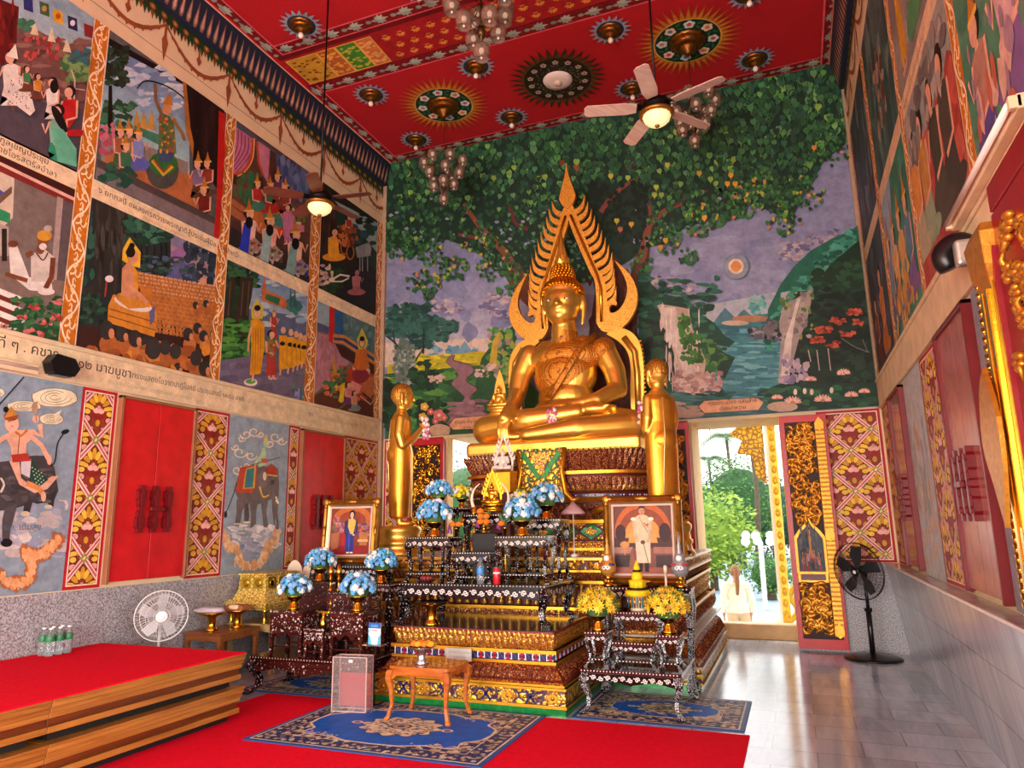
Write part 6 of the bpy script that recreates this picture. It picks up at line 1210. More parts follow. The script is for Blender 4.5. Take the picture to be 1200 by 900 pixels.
def otier(m, z0, z1, a0, b0, a1, b1, mi, cap=False):
    p, q = oval(a0, b0), oval(a1, b1); n = len(p)
    m.add([(x, y, z0) for x, y in p]+[(x, y, z1) for x, y in q], [(i, (i+1) % n, (i+1) % n+n, i+n) for i in range(n)]+([list(range(n, 2*n))] if cap else [])+[list(range(n))[::-1]], mi)
def opetals(m, z, h, a, b, w, mi, lean=.03, down=False, bulge=.35):
    P = oval(a, b, 400); L = [0]
    for i in range(400): L.append(L[-1]+math.dist(P[i], P[(i+1) % 400]))
    k = round(L[-1]/w)
    for j in range(k):
        s = L[-1]*(j+.5)/k; i = next(i for i in range(400) if L[i+1] >= s); p, q = P[i], P[(i+1) % 400]
        u = Vector((q[0]-p[0], q[1]-p[1], 0)).normalized(); n = Vector((u.y, -u.x, 0)); petal(m, (p[0], p[1], z), u, n, w*.95, h, lean, mi, bulge, down)
m = MB(BAND, DARKP, PETR, PETG, NAVY, MWH, MRED)
otier(m, 1.84, 1.90, 1.24, .98, 1.30, 1.02, 0); otier(m, 1.90, 1.935, 1.26, .98, 1.26, .98, 4)
P = oval(1.262, .982, 150)
for i, (x, y) in enumerate(P):
    if y < 9.2: m.ell((x, y, 1.918), .011, 5 if i % 3 else 6, 5, 4)
otier(m, 1.935, 1.96, 1.29, 1.0, 1.24, .96, 1); m.build('lower_lip', t)
m = MB(BAND, DARKP, PETR, PETG); otier(m, 1.96, 2.17, 1.16, .90, 1.22, .95, 1); opetals(m, 2.14, .17, 1.22, .95, .075, 2, -.01, True, .3); opetals(m, 1.975, .08, 1.20, .93, .06, 3, .02, False, .25); m.build('downward_lotus_band', t)
m = MB(BAND, DARKP, PETR, PETG); otier(m, 2.17, 2.205, 1.27, .98, 1.27, .98, 0, True); otier(m, 2.205, 2.43, 1.18, .90, 1.28, .98, 1, True); opetals(m, 2.21, .23, 1.20, .92, .08, 2, .10, False, .32); opetals(m, 2.34, .13, 1.27, .97, .06, 2, .05, False, .3); m.build('upward_lotus_band', t)
# centre cloth-shaped ornament on the throne
m = MB(carved('green_gold_ornament', '#d9a032', '#1c4a24', 14, .5), BAND, PETG, GRN)
yf = 7.93
m.prism([(-.30, .42), (.30, .42), (.26, .1), (.30, -.12), (.12, -.2), (0, -.3), (-.12, -.2), (-.30, -.12), (-.26, .1)], (BX+.02, yf, 2.06), (1,0,0), (0,0,1), (0,1,0), .06, 0, 1)
m.prism([(-.13, .36), (.13, .36), (0, .10)], (BX+.02, yf-.015, 2.06), (1,0,0), (0,0,1), (0,1,0), .02, 2); 
for s in (-1, 1):
    m.prism([(s*.2, .38), (s*.27, .38), (s*.05, .06), (0, .08)], (BX+.02, yf-.012, 2.06), (1,0,0), (0,0,1), (0,1,0), .02, 3)
    m.tube([(BX+.02+s*.29, yf+.02, 2.48), (BX+.02+s*.25, yf, 2.2), (BX+.02+s*.30, yf-.02, 1.95), (BX+.02+s*.38, yf-.02, 1.86), (BX+.02+s*.46, yf-.02, 1.88)], [.03, .03, .035, .04, .02], 8, 1)
    for k in range(6): m.ell((BX+.02+s*(.26-.01*k), yf-.012, 2.44-k*.09), (.022, .02, .03), 2)
m.build('front_ornament', t)
# ============================================================ lacquer tables
LAC = mat('black_lacquer', '#120e0e', .12, 0, .2, 10); LACR = mat('dark_maroon_lacquer', '#3a1416', .10, 0, .2, 6); PEARL = mat('mother_of_pearl', '#ddd3d0', .25, 0, .18, 60)
INL = carved('pearl_inlay_black', '#d8cfcc', '#0c090b', 50, 1.5, 0, .2, .1); INLR = carved('pearl_inlay_maroon', '#c9b4b0', '#1f0c0e', 26, 1.5, 0, .2, .1); INLS = carved('silver_inlay_grey', '#b4b5bc', '#15161a', 60, .8, .2, .25, .2); ROSE = wood('dark_rosewood', '#2a0e0c', '#4a1c16', 8, .18)
def loft4(m, rings, mi=0):
    """rings: (cx, cy, z, hx, hy)"""
    vs = []; fs = []
    for (cx, cy, z, hx, hy) in rings: vs += [(cx-hx, cy-hy, z), (cx+hx, cy-hy, z), (cx+hx, cy+hy, z), (cx-hx, cy+hy, z)]
    for j in range(len(rings)-1):
        for i in range(4): k = (i+1) % 4; fs.append((j*4+i, j*4+k, j*4+4+k, j*4+4+i))
    fs += [(3, 2, 1, 0), tuple(len(vs)-4+i for i in range(4))]; m.add(vs, fs, mi, False)
def scrolls(m, a, b, h, n, w, mi):
    """row of spiral scrolls between a and b (3-D points), outward normal n"""
    a, b, n = Vector(a), Vector(b), Vector(n); L = (b-a).length; u = (b-a)/L; Z = Vector((0,0,1)); k = max(1, round(L/w)); w = L/k
    for i in range(k):
        c = a+u*(w*(i+.5))+n*.0015; sg = 1 if i % 2 else -1; P = []
        for q in range(11):
            t = q*.62; r = h*.46*(1-q/13); P.append(c+u*(cos(t)*r*.95)+Z*(sg*sin(t)*r))
        P = [c-u*w*.5+Z*(sg*h*.25)]+P
        vs = []; 
        for j, p in enumerate(P):
            d = (P[min(j+1, len(P)-1)]-P[max(j-1, 0)]).normalized(); s = d.cross(n); vs += [p+s*h*.075, p-s*h*.075]
        m.add(vs, [(2*j, 2*j+1, 2*j+3, 2*j+2) for j in range(len(P)-1)], mi)
def blossoms(m, a, b, z0, z1, n, cnt, mi, seed):
    a, b, n = Vector(a), Vector(b), Vector(n); rng = random.Random(seed)
    for i in range(cnt):
        p = a+(b-a)*rng.random(); p.z = rng.uniform(z0, z1); r = rng.uniform(.003, .0075)
        for q in range(4 if r > .007 else 1):
            t = q*pi/2; u = (b-a).normalized(); c = p+(u*cos(t)+Vector((0,0,1))*sin(t))*r*.8; w = u*r*.5; h = Vector((0,0,r*.5)); m.add([c-w-h+n*.001, c+w-h+n*.001, c+w+h+n*.001, c-w+h+n*.001], [(0,1,2,3)], mi)
def altar_table(label, x0, x1, y0, y1, z0, z1, sty='pearl', cat='table', lw=.040, group=None, stretch=True, dots=True, ap=.075, name='altar_table', flare=.02):
    cx, cy = (x0+x1)/2, (y0+y1)/2; hx, hy = (x1-x0)/2, (y1-y0)/2; H = z1-z0
    ap = min(ap, H*.32); t = thing(name, label, cat, (cx, cy, z0), 0, group)
    TOP = {'pearl': LAC, 'maroon': LACR, 'rose': ROSE, 'tea': None, 'silver': LACR}.get(sty); FACE = {'pearl': INL, 'maroon': INLR, 'rose': INLR, 'silver': INLS}[sty]
    th = .022 if H > .2 else .016
    m = MB(TOP, PEARL); m.box(-hx, hx, -hy, hy, H-th, H); m.box(-hx+.012, hx-.012, -hy+.012, hy-.012, H-th-.01, H-th)
    if dots:
        s = .0045 if H < .5 else .006; st_ = .028 if x1-x0 < .9 else .034
        for i in range(int(2*hx/st_)): x = -hx+st_*(i+.5); m.box(x-s, x+s, -hy-.0015, -hy, H-th*.5-s, H-th*.5+s, 1)
        for i in range(int(2*hy/st_)): y = -hy+st_*(i+.5); m.box(hx, hx+.0015, y-s, y+s, H-th*.5-s, H-th*.5+s, 1)
    m.build('table_top', t)
    zt = H-th-.01; zb = zt-ap; ix, iy = hx-.02, hy-.02
    def outline(L):
        P = [(-L, zt), (L, zt), (L, zb-.015)]; n = 7
        for (u, d) in ((.82, .0), (.66, .012), (.5, .028), (.3, .012), (.12, .0), (0, -.012), (-.12, .0), (-.3, .012), (-.5, .028), (-.66, .012), (-.82, .0)): P.append((L*u, zb+d*ap/.075))
        return P+[(-L, zb-.015)]
    m = MB(LAC if sty in ('pearl', 'silver') else ROSE, PEARL)
    for (O, U, N, L) in (((0, -iy, 0), (1,0,0), (0,-1,0), ix), ((0, iy, 0), (1,0,0), (0,1,0), ix), ((ix, 0, 0), (0,1,0), (1,0,0), iy), ((-ix, 0, 0), (0,1,0), (-1,0,0), iy)):
        m.prism(outline(L), O, U, (0,0,1), N, .012, 0)
    if sty == 'rose': blossoms(m, (-ix, -iy-.0125, 0), (ix, -iy-.0125, 0), zt-ap*.9, zt-.01, (0,-1,0), 75, 1, 8); blossoms(m, (ix+.0125, -iy, 0), (ix+.0125, iy, 0), zt-ap*.9, zt-.01, (1,0,0), 60, 1, 9)
    else:
      for (a, b, n) in (((-ix, -iy-.013, zt-ap*.48), (ix, -iy-.013, zt-ap*.48), (0,-1,0)), ((ix+.013, -iy, zt-ap*.48), (ix+.013, iy, zt-ap*.48), (1,0,0))): scrolls(m, a, b, ap*.72, n, ap*.85, 1)
    m.build('apron', t)
    for sx in (-1, 1):
        for sy in (-1, 1):
            m = MB(FACE, PEARL, LAC); l = lw; X, Y = sx*(ix-l*.5), sy*(iy-l*.5); R_ = []
            for (f, d, w) in ((1, .004, 1.25), (.85, .016, 1.3), (.65, .008, 1.0), (.40, -.010, .72), (.18, -.006, .66), (.08, .012, .85), (.03, .024, .95), (0, .024, .95)):
                k = flare/.02; R_.append((X+sx*d*k, Y+sy*d*k, zt*f, l*.5*w, l*.5*w))
            loft4(m, R_[::-1], 0); m.box(X+sx*.024*flare/.02-l*.55, X+sx*.024*flare/.02+l*.55, Y+sy*.024*flare/.02-l*.55, Y+sy*.024*flare/.02+l*.55, 0, .012, 2)
            if sty == 'pearl':
                for q in (-1, 0, 1): m.box(X+sx*.024+q*l*.3-.003, X+sx*.024+q*l*.3+.003, Y+sy*.024-l*.56, Y+sy*.024-l*.55, .004, .01, 1)
            m.build('leg', t)
    if stretch and H > .2:
        m = MB(LAC, PEARL); z = H*.17; m.box(-ix, ix, -iy, -iy+.014, z, z+.014); m.box(-ix, ix, iy-.014, iy, z, z+.014); m.box(ix-.014, ix, -iy, iy, z, z+.014); m.box(-ix, -ix+.014, -iy, iy, z, z+.014)
        for i in range(int(2*ix/.03)): x = -ix+.03*(i+.5); m.box(x-.006, x+.006, -iy-.001, -iy, z+.003, z+.011, 1)
        m.build('stretcher', t)
    return t
altar_table('large black altar table with pearl scrolls standing on the low plinth', -3.77, -2.20, 6.42, 7.33, .663, 1.04, lw=.075, ap=.10, flare=.045, stretch=False)
ZT = 1.041
altar_table('black pearl-inlaid side table under the front left blue bouquet', -3.76, -3.24, 6.52, 6.82, ZT, 1.49)
altar_table('low black pearl-inlaid table at the front centre of the large altar table', -3.22, -2.79, 6.50, 6.74, ZT, 1.34)
altar_table('black pearl-inlaid side table under the front right blue bouquet', -2.76, -2.21, 6.52, 6.82, ZT, 1.49)
altar_table('tall narrow black table under the rear right blue bouquet', -2.62, -2.22, 6.98, 7.30, ZT, 1.65)
altar_table('tall narrow black table under the rear left blue bouquet and yellow flowers', -3.74, -3.36, 6.95, 7.30, ZT, 1.79)
altar_table('tall black table carrying the small gilded Buddha between two tusks', -3.30, -2.66, 6.95, 7.30, ZT, 1.71)
altar_table('black table under the yellow flowers, left of the rear right blue bouquet', -2.80, -2.64, 7.34, 7.50, .663, 1.80, stretch=False) if False else None
m = MB(mat('black_cloth', '#17171a', .6, 0, .2, 20)); m.box(-3.12, -2.84, 6.78, 6.93, ZT, 1.52); o = m.build('incense_box', bevel=.01); tag(o, 'plain black box behind the low centre altar table', 'box')
# right group
altar_table('maroon topped table with grey scroll apron on the right blue rug', -1.84, -.98, 6.20, 7.02, .014, .375, sty='silver', lw=.05, ap=.075, flare=.03, stretch=False)
ZR = .376
altar_table('small inlaid stand under the left yellow bouquet', -1.83, -1.62, 6.32, 6.56, ZR, .665, sty='silver', lw=.026, ap=.05)
altar_table('small inlaid stand under the right yellow bouquet', -1.20, -.99, 6.30, 6.56, ZR, .665, sty='silver', lw=.026, ap=.05)
altar_table('low inlaid table between the two yellow bouquets', -1.60, -1.22, 6.38, 6.62, ZR, .58, sty='silver', lw=.026, ap=.05)
altar_table('taller inlaid table under the yellow flower cone', -1.64, -1.20, 6.66, 6.92, ZR, .80, sty='silver', lw=.03, ap=.055)
altar_table('tall black table under the portrait of the person in white uniform', -1.89, -.98, 7.075, 7.33, .014, .98, sty='silver', lw=.05, ap=.07, stretch=False)
altar_table('narrow black table in front of the left portrait', -5.28, -4.36, 6.98, 7.33, .014, 1.17, sty='pearl', lw=.05, ap=.07, stretch=False)
altar_table('tall thin black table under the rightmost bouquet of the carved set', -4.36, -3.98, 6.62, 6.95, .014, 1.01, sty='maroon', lw=.04, ap=.06, stretch=False)
# left carved rosewood set
altar_table('dark carved base table with pearl blossoms on the left blue rug', -5.16, -3.86, 5.92, 6.55, .016, .365, sty='rose', lw=.075, ap=.12, flare=.045, stretch=False)
ZS = .366
def cabinet(label, x0, x1, y0, y1, z0, z1, seed, open_=True, name='carved_stand'):
    t = thing(name, label, 'stand', ((x0+x1)/2, (y0+y1)/2, z0)); hx, hy, H = (x1-x0)/2, (y1-y0)/2, z1-z0
    m = MB(ROSE, PEARL); m.box(-hx, hx, -hy, hy, H-.02, H); blossoms(m, (-hx, -hy-.001, 0), (hx, -hy-.001, 0), H-.018, H-.003, (0,-1,0), 30, 1, seed); m.build('table_top', t)
    m = MB(ROSE, PEARL); zb = H*.42 if open_ else H*.12
    P = [(-hx+.02, H-.02), (hx-.02, H-.02), (hx-.02, zb), (hx*.6, zb+.03), (hx*.4, zb-.01), (0, zb+.045), (-hx*.4, zb-.01), (-hx*.6, zb+.03), (-hx+.02, zb)]
    for (O, U, N) in (((0, -hy+.02, 0), (1,0,0), (0,-1,0)), ((0, hy-.02, 0), (1,0,0), (0,1,0))): m.prism(P, O, U, (0,0,1), N, .014, 0)
    k = hy/hx; m.prism([(p[0]*k, p[1]) for p in P], (hx-.02, 0, 0), (0,1,0), (0,0,1), (1,0,0), .014, 0); m.prism([(p[0]*k, p[1]) for p in P], (-hx+.02, 0, 0), (0,1,0), (0,0,1), (-1,0,0), .014, 0)
    blossoms(m, (-hx+.03, -hy+.0055, 0), (hx-.03, -hy+.0055, 0), zb+.05, H-.04, (0,-1,0), 90, 1, seed+1); blossoms(m, (hx-.0055, -hy+.03, 0), (hx-.0055, hy-.03, 0), zb+.05, H-.04, (1,0,0), 60, 1, seed+2); m.build('carved_panel', t)
    for sx in (-1, 1):
        for sy in (-1, 1):
            m = MB(ROSE, PEARL); X, Y = sx*(hx-.025), sy*(hy-.025); loft4(m, [(X+sx*.012, Y+sy*.01, 0, .02, .02), (X, Y, .03, .014, .014), (X, Y, H*.4, .018, .018), (X, Y, H-.02, .02, .02)]); blossoms(m, (X-.015, Y-.021, 0), (X+.015, Y-.021, 0), .02, H-.03, (0,-1,0), 16, 1, seed+3); m.build('leg', t)
    m = MB(ROSE); z = H*.18; m.box(-hx+.02, hx-.02, -hy+.02, -hy+.035, z, z+.015); m.box(-hx+.02, hx-.02, hy-.035, hy-.02, z, z+.015); m.box(hx-.035, hx-.02, -hy+.03, hy-.03, z, z+.015); m.build('stretcher', t)
    return t
cabinet('carved dark stand with pearl blossoms, left one at the front of the carved set', -5.00, -4.60, 6.00, 6.30, ZS, .79, 1)
cabinet('carved dark stand with pearl blossoms, right one at the front of the carved set', -4.27, -3.89, 5.98, 6.28, ZS, .80, 2)
cabinet('low carved dark table between the two front stands of the carved set', -4.56, -4.32, 5.97, 6.17, ZS, .64, 3, name='carved_stand')
cabinet('wide carved dark middle shelf behind the front stands', -4.57, -4.04, 6.34, 6.55, ZS, .95, 4, name='carved_stand')
cabinet('tall carved dark stand at the rear left of the carved set', -5.14, -4.66, 6.63, 6.93, .014, 1.02, 5, name='carved_stand')
# ============================================================ bouquets and offering vessels
GV = mat('polished_brass', '#e0a838', .2, 1, .08, 10); LEAFM = mat('bouquet_leaf', '#3f6a3a', .6, 0, .3, 30)
def vase_prof(s): return [(.055*s, 0), (.058*s, .008*s), (.04*s, .022*s), (.045*s, .045*s), (.028*s, .06*s), (.03*s, .072*s), (.06*s, .09*s), (.072*s, .115*s), (.078*s, .12*s), (.07*s, .122*s), (.02*s, .10*s)]
def bouquet(kind, seed):
    pal = {'blue': (['#6fa8d8', '#86bbe4', '#5c96cc', '#9cc8e6', '#58aee0'], '#ece9e2', .14), 'yellow': (['#e8c020', '#f0cc2c', '#d8a818', '#f4d84a'], '#c8903a', .05), 'mixed': (['#d6c81c', '#e0d430', '#c8b818'], '#d8d0c8', .42)}[kind]
    t = thing(kind+'_bouquet', 'x', 'bouquet'); rng = random.Random(seed); ms = [mat('petal_%s_%d' % (kind, i), c, .65, 0, .1, 20) for i, c in enumerate(pal[0])]+[mat('petal_white_'+kind, pal[1], .7, 0, .06, 20)]
    m = MB(GV); m.lathe(vase_prof(1.0), n=20); m.build('vase', t)
    m = MB(*ms); R_ = .15 if kind != 'yellow' else .16
    n = 95 if kind == 'blue' else (150 if kind == 'yellow' else 46)
    for i in range(n):
        z = 1-(i+.5)/n*1.18; a = i*2.39996+rng.uniform(-.2, .2); q = math.sqrt(max(0, 1-z*z)); rr = R_*rng.uniform(.86, 1.04)
        if kind == 'mixed': rr = R_*rng.uniform(.6, 1.05)
        p = Vector((q*cos(a)*rr, q*sin(a)*rr, .185+z*rr*.86)); k = rng.randrange(len(ms)-1) if rng.random() > pal[2] else len(ms)-1; d = (p-Vector((0, 0, .17))).normalized(); e = d.orthogonal().normalized(); f = d.cross(e)
        if kind == 'yellow':
            s = .03
            for j in range(6):
                w = j*pi/3+a; v = e*cos(w)+f*sin(w); b = e*cos(w+1.57)+f*sin(w+1.57); m.add([p, p+v*s*.5+b*s*.22+d*.004, p+v*s*1.1+d*.012, p+v*s*.5-b*s*.22+d*.004], [(0,1,2,3)], k)
        else:
            s = (.022 if kind == 'blue' else .034)*(1.35 if k == len(ms)-1 and kind == 'blue' else 1)
            for j in range(5): w = j*1.257+a; v = e*cos(w)+f*sin(w); m.ell(p+v*s*.55, (s*.55,)*3, k, 6, 4)
            m.ell(p+d*s*.3, s*.5, k, 6, 4)
    m.build('blossoms', t)
    m = MB(LEAFM)
    for i in range(60):
        a = rng.uniform(0, 6.28); z = rng.uniform(-.25, 1); q = math.sqrt(1-z*z); d = Vector((q*cos(a), q*sin(a), z)); p = Vector((0, 0, .185))+Vector((d.x, d.y, d.z*.86))*R_*.84; e = d.orthogonal().normalized(); v = d*.055+e*rng.uniform(-.03, .03); b = d.cross(e)*.012
        m.add([p, p+v*.5+b, p+v*(1.0 if kind == 'yellow' else .75), p+v*.5-b], [(0,1,2,3)])
    m.ell((0, 0, .17), (R_*.62, R_*.62, R_*.55), 0, 12, 8); m.build('foliage', t); return t
bl = bouquet('blue', 1); B3 = [(-3.49, 6.66, 1.491, 1.18, 'blue and white silk bouquet on the front left table of the main altar'), (-3.64, 7.05, 1.791, .95, 'blue bouquet high on the rear left black table of the main altar'), (-2.52, 6.66, 1.491, 1.18, 'blue and white silk bouquet on the front right table of the main altar'), (-2.42, 7.12, 1.651, 1.15, 'blue bouquet on the tall narrow table right of the main altar'),
      (-4.82, 6.15, .791, 1.08, 'blue and white bouquet on the front left stand of the dark carved set'), (-4.05, 6.13, .801, 1.12, 'blue and white bouquet on the front right stand of the dark carved set'), (-4.98, 6.78, 1.021, 1.1, 'blue and white bouquet on the rear left stand of the dark carved set'), (-4.19, 6.78, 1.011, 1.1, 'blue bouquet on the thin black table below the left portrait')]
for i, (x, y, z, s, l) in enumerate(B3):
    o = bl if i == 0 else dup(bl); o.location = (x, y, z); o.rotation_euler = (0, 0, i*1.1); o.scale = (s,)*3; o['label'] = l; o['group'] = 'blue bouquets in brass vases'
yb = bouquet('yellow', 2)
for i, (x, y, z, s, l) in enumerate([(-1.725, 6.44, .666, 1.12, 'yellow star-flower bouquet in a brass vase, left one on the right table'), (-1.10, 6.43, .666, 1.15, 'yellow star-flower bouquet in a brass vase, right one on the right table')]):
    o = yb if i == 0 else dup(yb); o.location = (x, y, z); o.rotation_euler = (0, 0, i*1.3); o.scale = (s,)*3; o['label'] = l; o['group'] = 'yellow bouquets'
mb_ = bouquet('mixed', 3)
for i, (x, y, z, s, l) in enumerate([(-3.44, 7.21, 1.791, .8, 'yellow and white flowers in a brass vase left of the small gilded Buddha'), (-2.73, 7.20, 1.711, .8, 'yellow and white flowers in a brass vase right of the small gilded Buddha')]):
    o = mb_ if i == 0 else dup(mb_); o.location = (x, y, z); o.rotation_euler = (0, 0, i*1.3); o.scale = (s,)*3; o['label'] = l; o['group'] = 'yellow and white flower vases'
# marigold glasses in front of the small Buddha
OR = mat('marigold_orange', '#f0801a', .7, 0, .15, 40); ORY = mat('marigold_yellow', '#f0a020', .7, 0, .15, 40); PUR = mat('orchid_purple', '#8a3a7a', .6)
def marigold(m, p, r, mi=0, seed=0):
    rng = random.Random(seed); m.ell(p, (r*.8, r*.8, r*.7), mi, 10, 6)
    for i in range(26):
        z = 1-(i+.5)/26*1.5; a = i*2.4; q = math.sqrt(max(0, 1-z*z)); m.ell((p[0]+q*cos(a)*r*.72, p[1]+q*sin(a)*r*.72, p[2]+z*r*.6), r*.27, mi, 6, 4)
for k, (x, y, z, l) in enumerate([(-3.34, 6.86, 1.50, 'vase of orange marigolds and purple orchids left of the black box'), (-3.02, 6.86, 1.521, 'cluster of orange marigolds in a vase on the black box'), (-2.80, 6.90, 1.50, 'single orange marigold vase right of the black box')]):
    if k != 1: z = 1.5
    t = thing('marigold_vase', l, 'flowers', (x, y, z if k == 1 else 1.042)); zz = 0 if k == 1 else z-1.042
    m = MB(GV); m.lathe([(.03, 0), (.03, .01), (.014, .03), (.018, .06+zz), (.03, .07+zz), (.012, .07+zz)], n=14); m.build('vase', t)
    m = MB(OR, PUR, LEAFM)
    for i in range((2, 5, 1)[k]): marigold(m, ((i % 2)*.07-.03, -.02, .11+zz+(i//2)*.055), .036, 0, i)
    for i in range(10 if k == 0 else 6): m.ell((-.07+.02*sin(i*3), -.01, .08+zz-.01*i+.03), .014, 1, 6, 4)
    for i in range(8): a = i*.8; m.add([(0, 0, .08+zz), (.05*cos(a)-.01, .02*sin(a), .17+zz), (.08*cos(a), .03*sin(a), .23+zz), (.05*cos(a)+.01, .02*sin(a), .17+zz)], [(0,1,2,3)], 2)
    m.build('blossoms', t)
# small statues on the altar
small_buddha((-3.03, 7.10, 1.81), .30, 'small gilded Buddha with a pointed arch between two ivory tusks', [GOLDB, GOLDB], 'arch')
IV = mat('ivory', '#e8d8bc', .35, 0, .06, 10)
for sg, nm in ((-1, 'left'), (1, 'right')):
    t = thing('elephant_tusk', 'curved ivory tusk on a brass cup, %s of the small gilded Buddha' % nm, 'tusk', (-3.03+sg*.19, 7.05, 1.711)); m = MB(IV)
    m.tube(smooth([(0, 0, .06), (sg*.025, 0, .16), (sg*.0, 0, .26), (-sg*.07, 0, .33)], 5), [.022-.0012*i for i in range(16)], 10); m.build('tusk', t); m = MB(GV); m.lathe([(.035, 0), (.03, .02), (.02, .04), (.027, .075), (.02, .08)], n=16); m.build('cup', t)
t = thing('gilded_stand', 'square gilded stand on the throne edge under the pale figurine', 'stand', (-3.15, 7.72, 1.243)); m = MB(BAND, DARKP); loft4(m, [(0, 0, 0, .14, .12), (0, 0, .55, .11, .10), (0, 0, .72, .12, .11)], 1); loft4(m, [(0, 0, .72, .135, .12), (0, 0, .95, .13, .115), (0, 0, .97, .14, .125)], 0); m.build('column', t)
PALEF = mat('pale_painted_figure', '#d8ccc0', .5, 0, .3, 30)
small_buddha((-3.15, 7.72, 2.215), .34, 'pale painted seated figurine under a gold arch below the large Buddha hand', [PALEF, BAND], 'arch', base=False)
small_buddha((-3.58, 8.66, 3.13), .40, 'small gilded figure with a tall leaf-shaped back beside the large Buddha knee', [GOLD, GOLD], 'leaf') 
# bottle and can, bowls
CLEAR = mat('clear_plastic', '#e8f4f8', .05, 0, 0, trans=.9, ior=1.35); BLUEL = mat('blue_label', '#3f8ad0', .4, 0, 0); CAP = mat('white_cap', '#f0f0f0', .4, 0, 0)
def bottle(name, label, loc, h, lab, cap, group=None, lz=(.38, .62)):
    t = thing(name, label, 'bottle', loc, 0, group); m = MB(CLEAR); r = h*.145
    m.lathe([(r*.9, 0), (r, .02*h), (r, .3*h), (r*.93, .34*h), (r, .38*h), (r, .68*h), (r*.8, .78*h), (r*.42, .88*h), (r*.42, .95*h)], n=16); m.build('body', t)
    m = MB(lab); m.lathe([(r*1.02, lz[0]*h), (r*1.03, lz[0]*h+.001), (r*1.03, lz[1]*h), (r*1.02, lz[1]*h+.001)], n=16); m.build('label', t); m = MB(cap); m.lathe([(r*.47, .94*h), (r*.47, .995*h), (r*.3, h)], n=12); m.build('cap', t); return t
bottle('water_bottle', 'clear water bottle with blue label at the front of the main altar', (-2.88, 6.45, ZT), .245, BLUEL, mat('blue_cap', '#2a6ab8', .4, 0, 0))
t = thing('drink_can', 'red soft drink can with opened top at the front of the main altar', 'can', (-2.71, 6.45, ZT)); m = MB(mat('red_can_paint', '#c8202a', .3, .2, .03)); m.lathe([(.03, 0), (.035, .01), (.035, .14), (.028, .155)], n=20); m.build('body', t); m = MB(mat('can_aluminium', '#c8c8cc', .3, .9, 0), EYEB); m.lathe([(.029, .154), (.029, .158), (.024, .157)], n=20); m.tube([(0, 0, .155), (.004, 0, .22)], .0025, 6, 0); m.build('lid', t); m = MB(mat('white_mark', '#f0e8e8', .4, 0, 0)); m.lathe([(.0353, .10), (.0354, .102), (.0354, .112), (.0353, .114)], n=20); m.build('band', t)
t = thing('fruit_bowl', 'small dark bowl of reddish fruit at the left front of the altar table', 'bowl', (-3.47, 6.455, ZT)); m = MB(LACR); m.lathe([(.05, 0), (.055, .01), (.09, .03), (.095, .035), (.05, .02)], n=20); m.build('bowl', t); m = MB(mat('red_fruit', '#7a2a22', .4))
for i in range(7): a = i*.9; m.ell((.045*cos(a), .03*sin(a), .05), .024, 0, 8, 6)
m.build('fruit', t)
# gold offering trays
def phan(label, loc, s, top=.14, h=.2, grp=None):
    t = thing('offering_tray', label, 'tray', loc, 0, grp); m = MB(GV); m.lathe([(.075*s, 0), (.08*s, .01*s), (.06*s, .03*s), (.045*s, .06*s), (.05*s, h*.4), (.045*s, h*.7), (.07*s, h*.8), (top*s, h*.92), (top*1.05*s, h), (top*s, h), (.04*s, h*.85)], n=28, lobes=14, amp=.02); m.build('pedestal_bowl', t); return t
t = phan('polished gold pedestal tray with dark rim on the low plinth top', (-3.36, 6.36, .663), 1, .15, .215); m = MB(mat('tray_dark_rim', '#2a1c10', .3, .5)); m.lathe([(.15, .205), (.165, .213), (.165, .22), (.14, .22), (.1, .215)], n=28); m.build('rim', t)
# parasol, orange ball
t = thing('mini_parasol', 'small pink ceremonial parasol on a white stick right of the altar', 'parasol', (-2.28, 7.62, 1.02)); m = MB(mat('pink_paper', '#c8a0a4', .7)); m.lathe([(.008, .82), (.05, .775), (.095, .735), (.13, .70), (.13, .68), (.10, .69)], n=24, lobes=12, amp=.03); m.build('canopy', t); m = MB(CAP); m.tube([(0, 0, .24), (0, 0, .82)], .006, 8); m.lathe([(.04, .224), (.045, .24), (.02, .26)], n=12); m.build('stick', t)
# yellow flower cone, wrapped orbs, candles
YEL = mat('bright_yellow_petals', '#f2cc10', .6, 0, .12, 60); BLK = mat('black_band', '#15150f', .6)
t = thing('flower_cone', 'tiered yellow flower cone with black bands in a footed cup', 'offering', (-1.43, 6.79, .801)); m = MB(YEL, BLK)
m.lathe([(.11, .13), (.115, .15), (.115, .175), (.10, .185)], n=28, lobes=28, amp=.02, m=0); m.lathe([(.095, .185), (.09, .205)], n=20, m=1); m.lathe([(.07, .20), (.075, .27), (.06, .275)], n=24, lobes=8, amp=.12, m=0); m.lathe([(.045, .27), (.052, .29), (.05, .33), (.038, .345)], n=20, m=0); m.lathe([(.038, .34), (.036, .365)], n=18, m=1); m.lathe([(.034, .365), (.03, .39), (.012, .43), (.004, .45)], n=16, m=0); m.build('flowers', t)
m = MB(mat('cup_cream', '#e0d0b0', .5), GV, mat('bead_teal', '#3a7a8a', .4)); m.lathe([(.07, 0), (.075, .015), (.06, .03), (.085, .12), (.10, .13)], n=24, m=0)
for i in range(26): a = i*2*pi/26; m.tube([(.098*cos(a), .098*sin(a), .13), (.10*cos(a), .10*sin(a), .03)], .006, 5, 1 if i % 2 else 2)
m.build('cup', t)
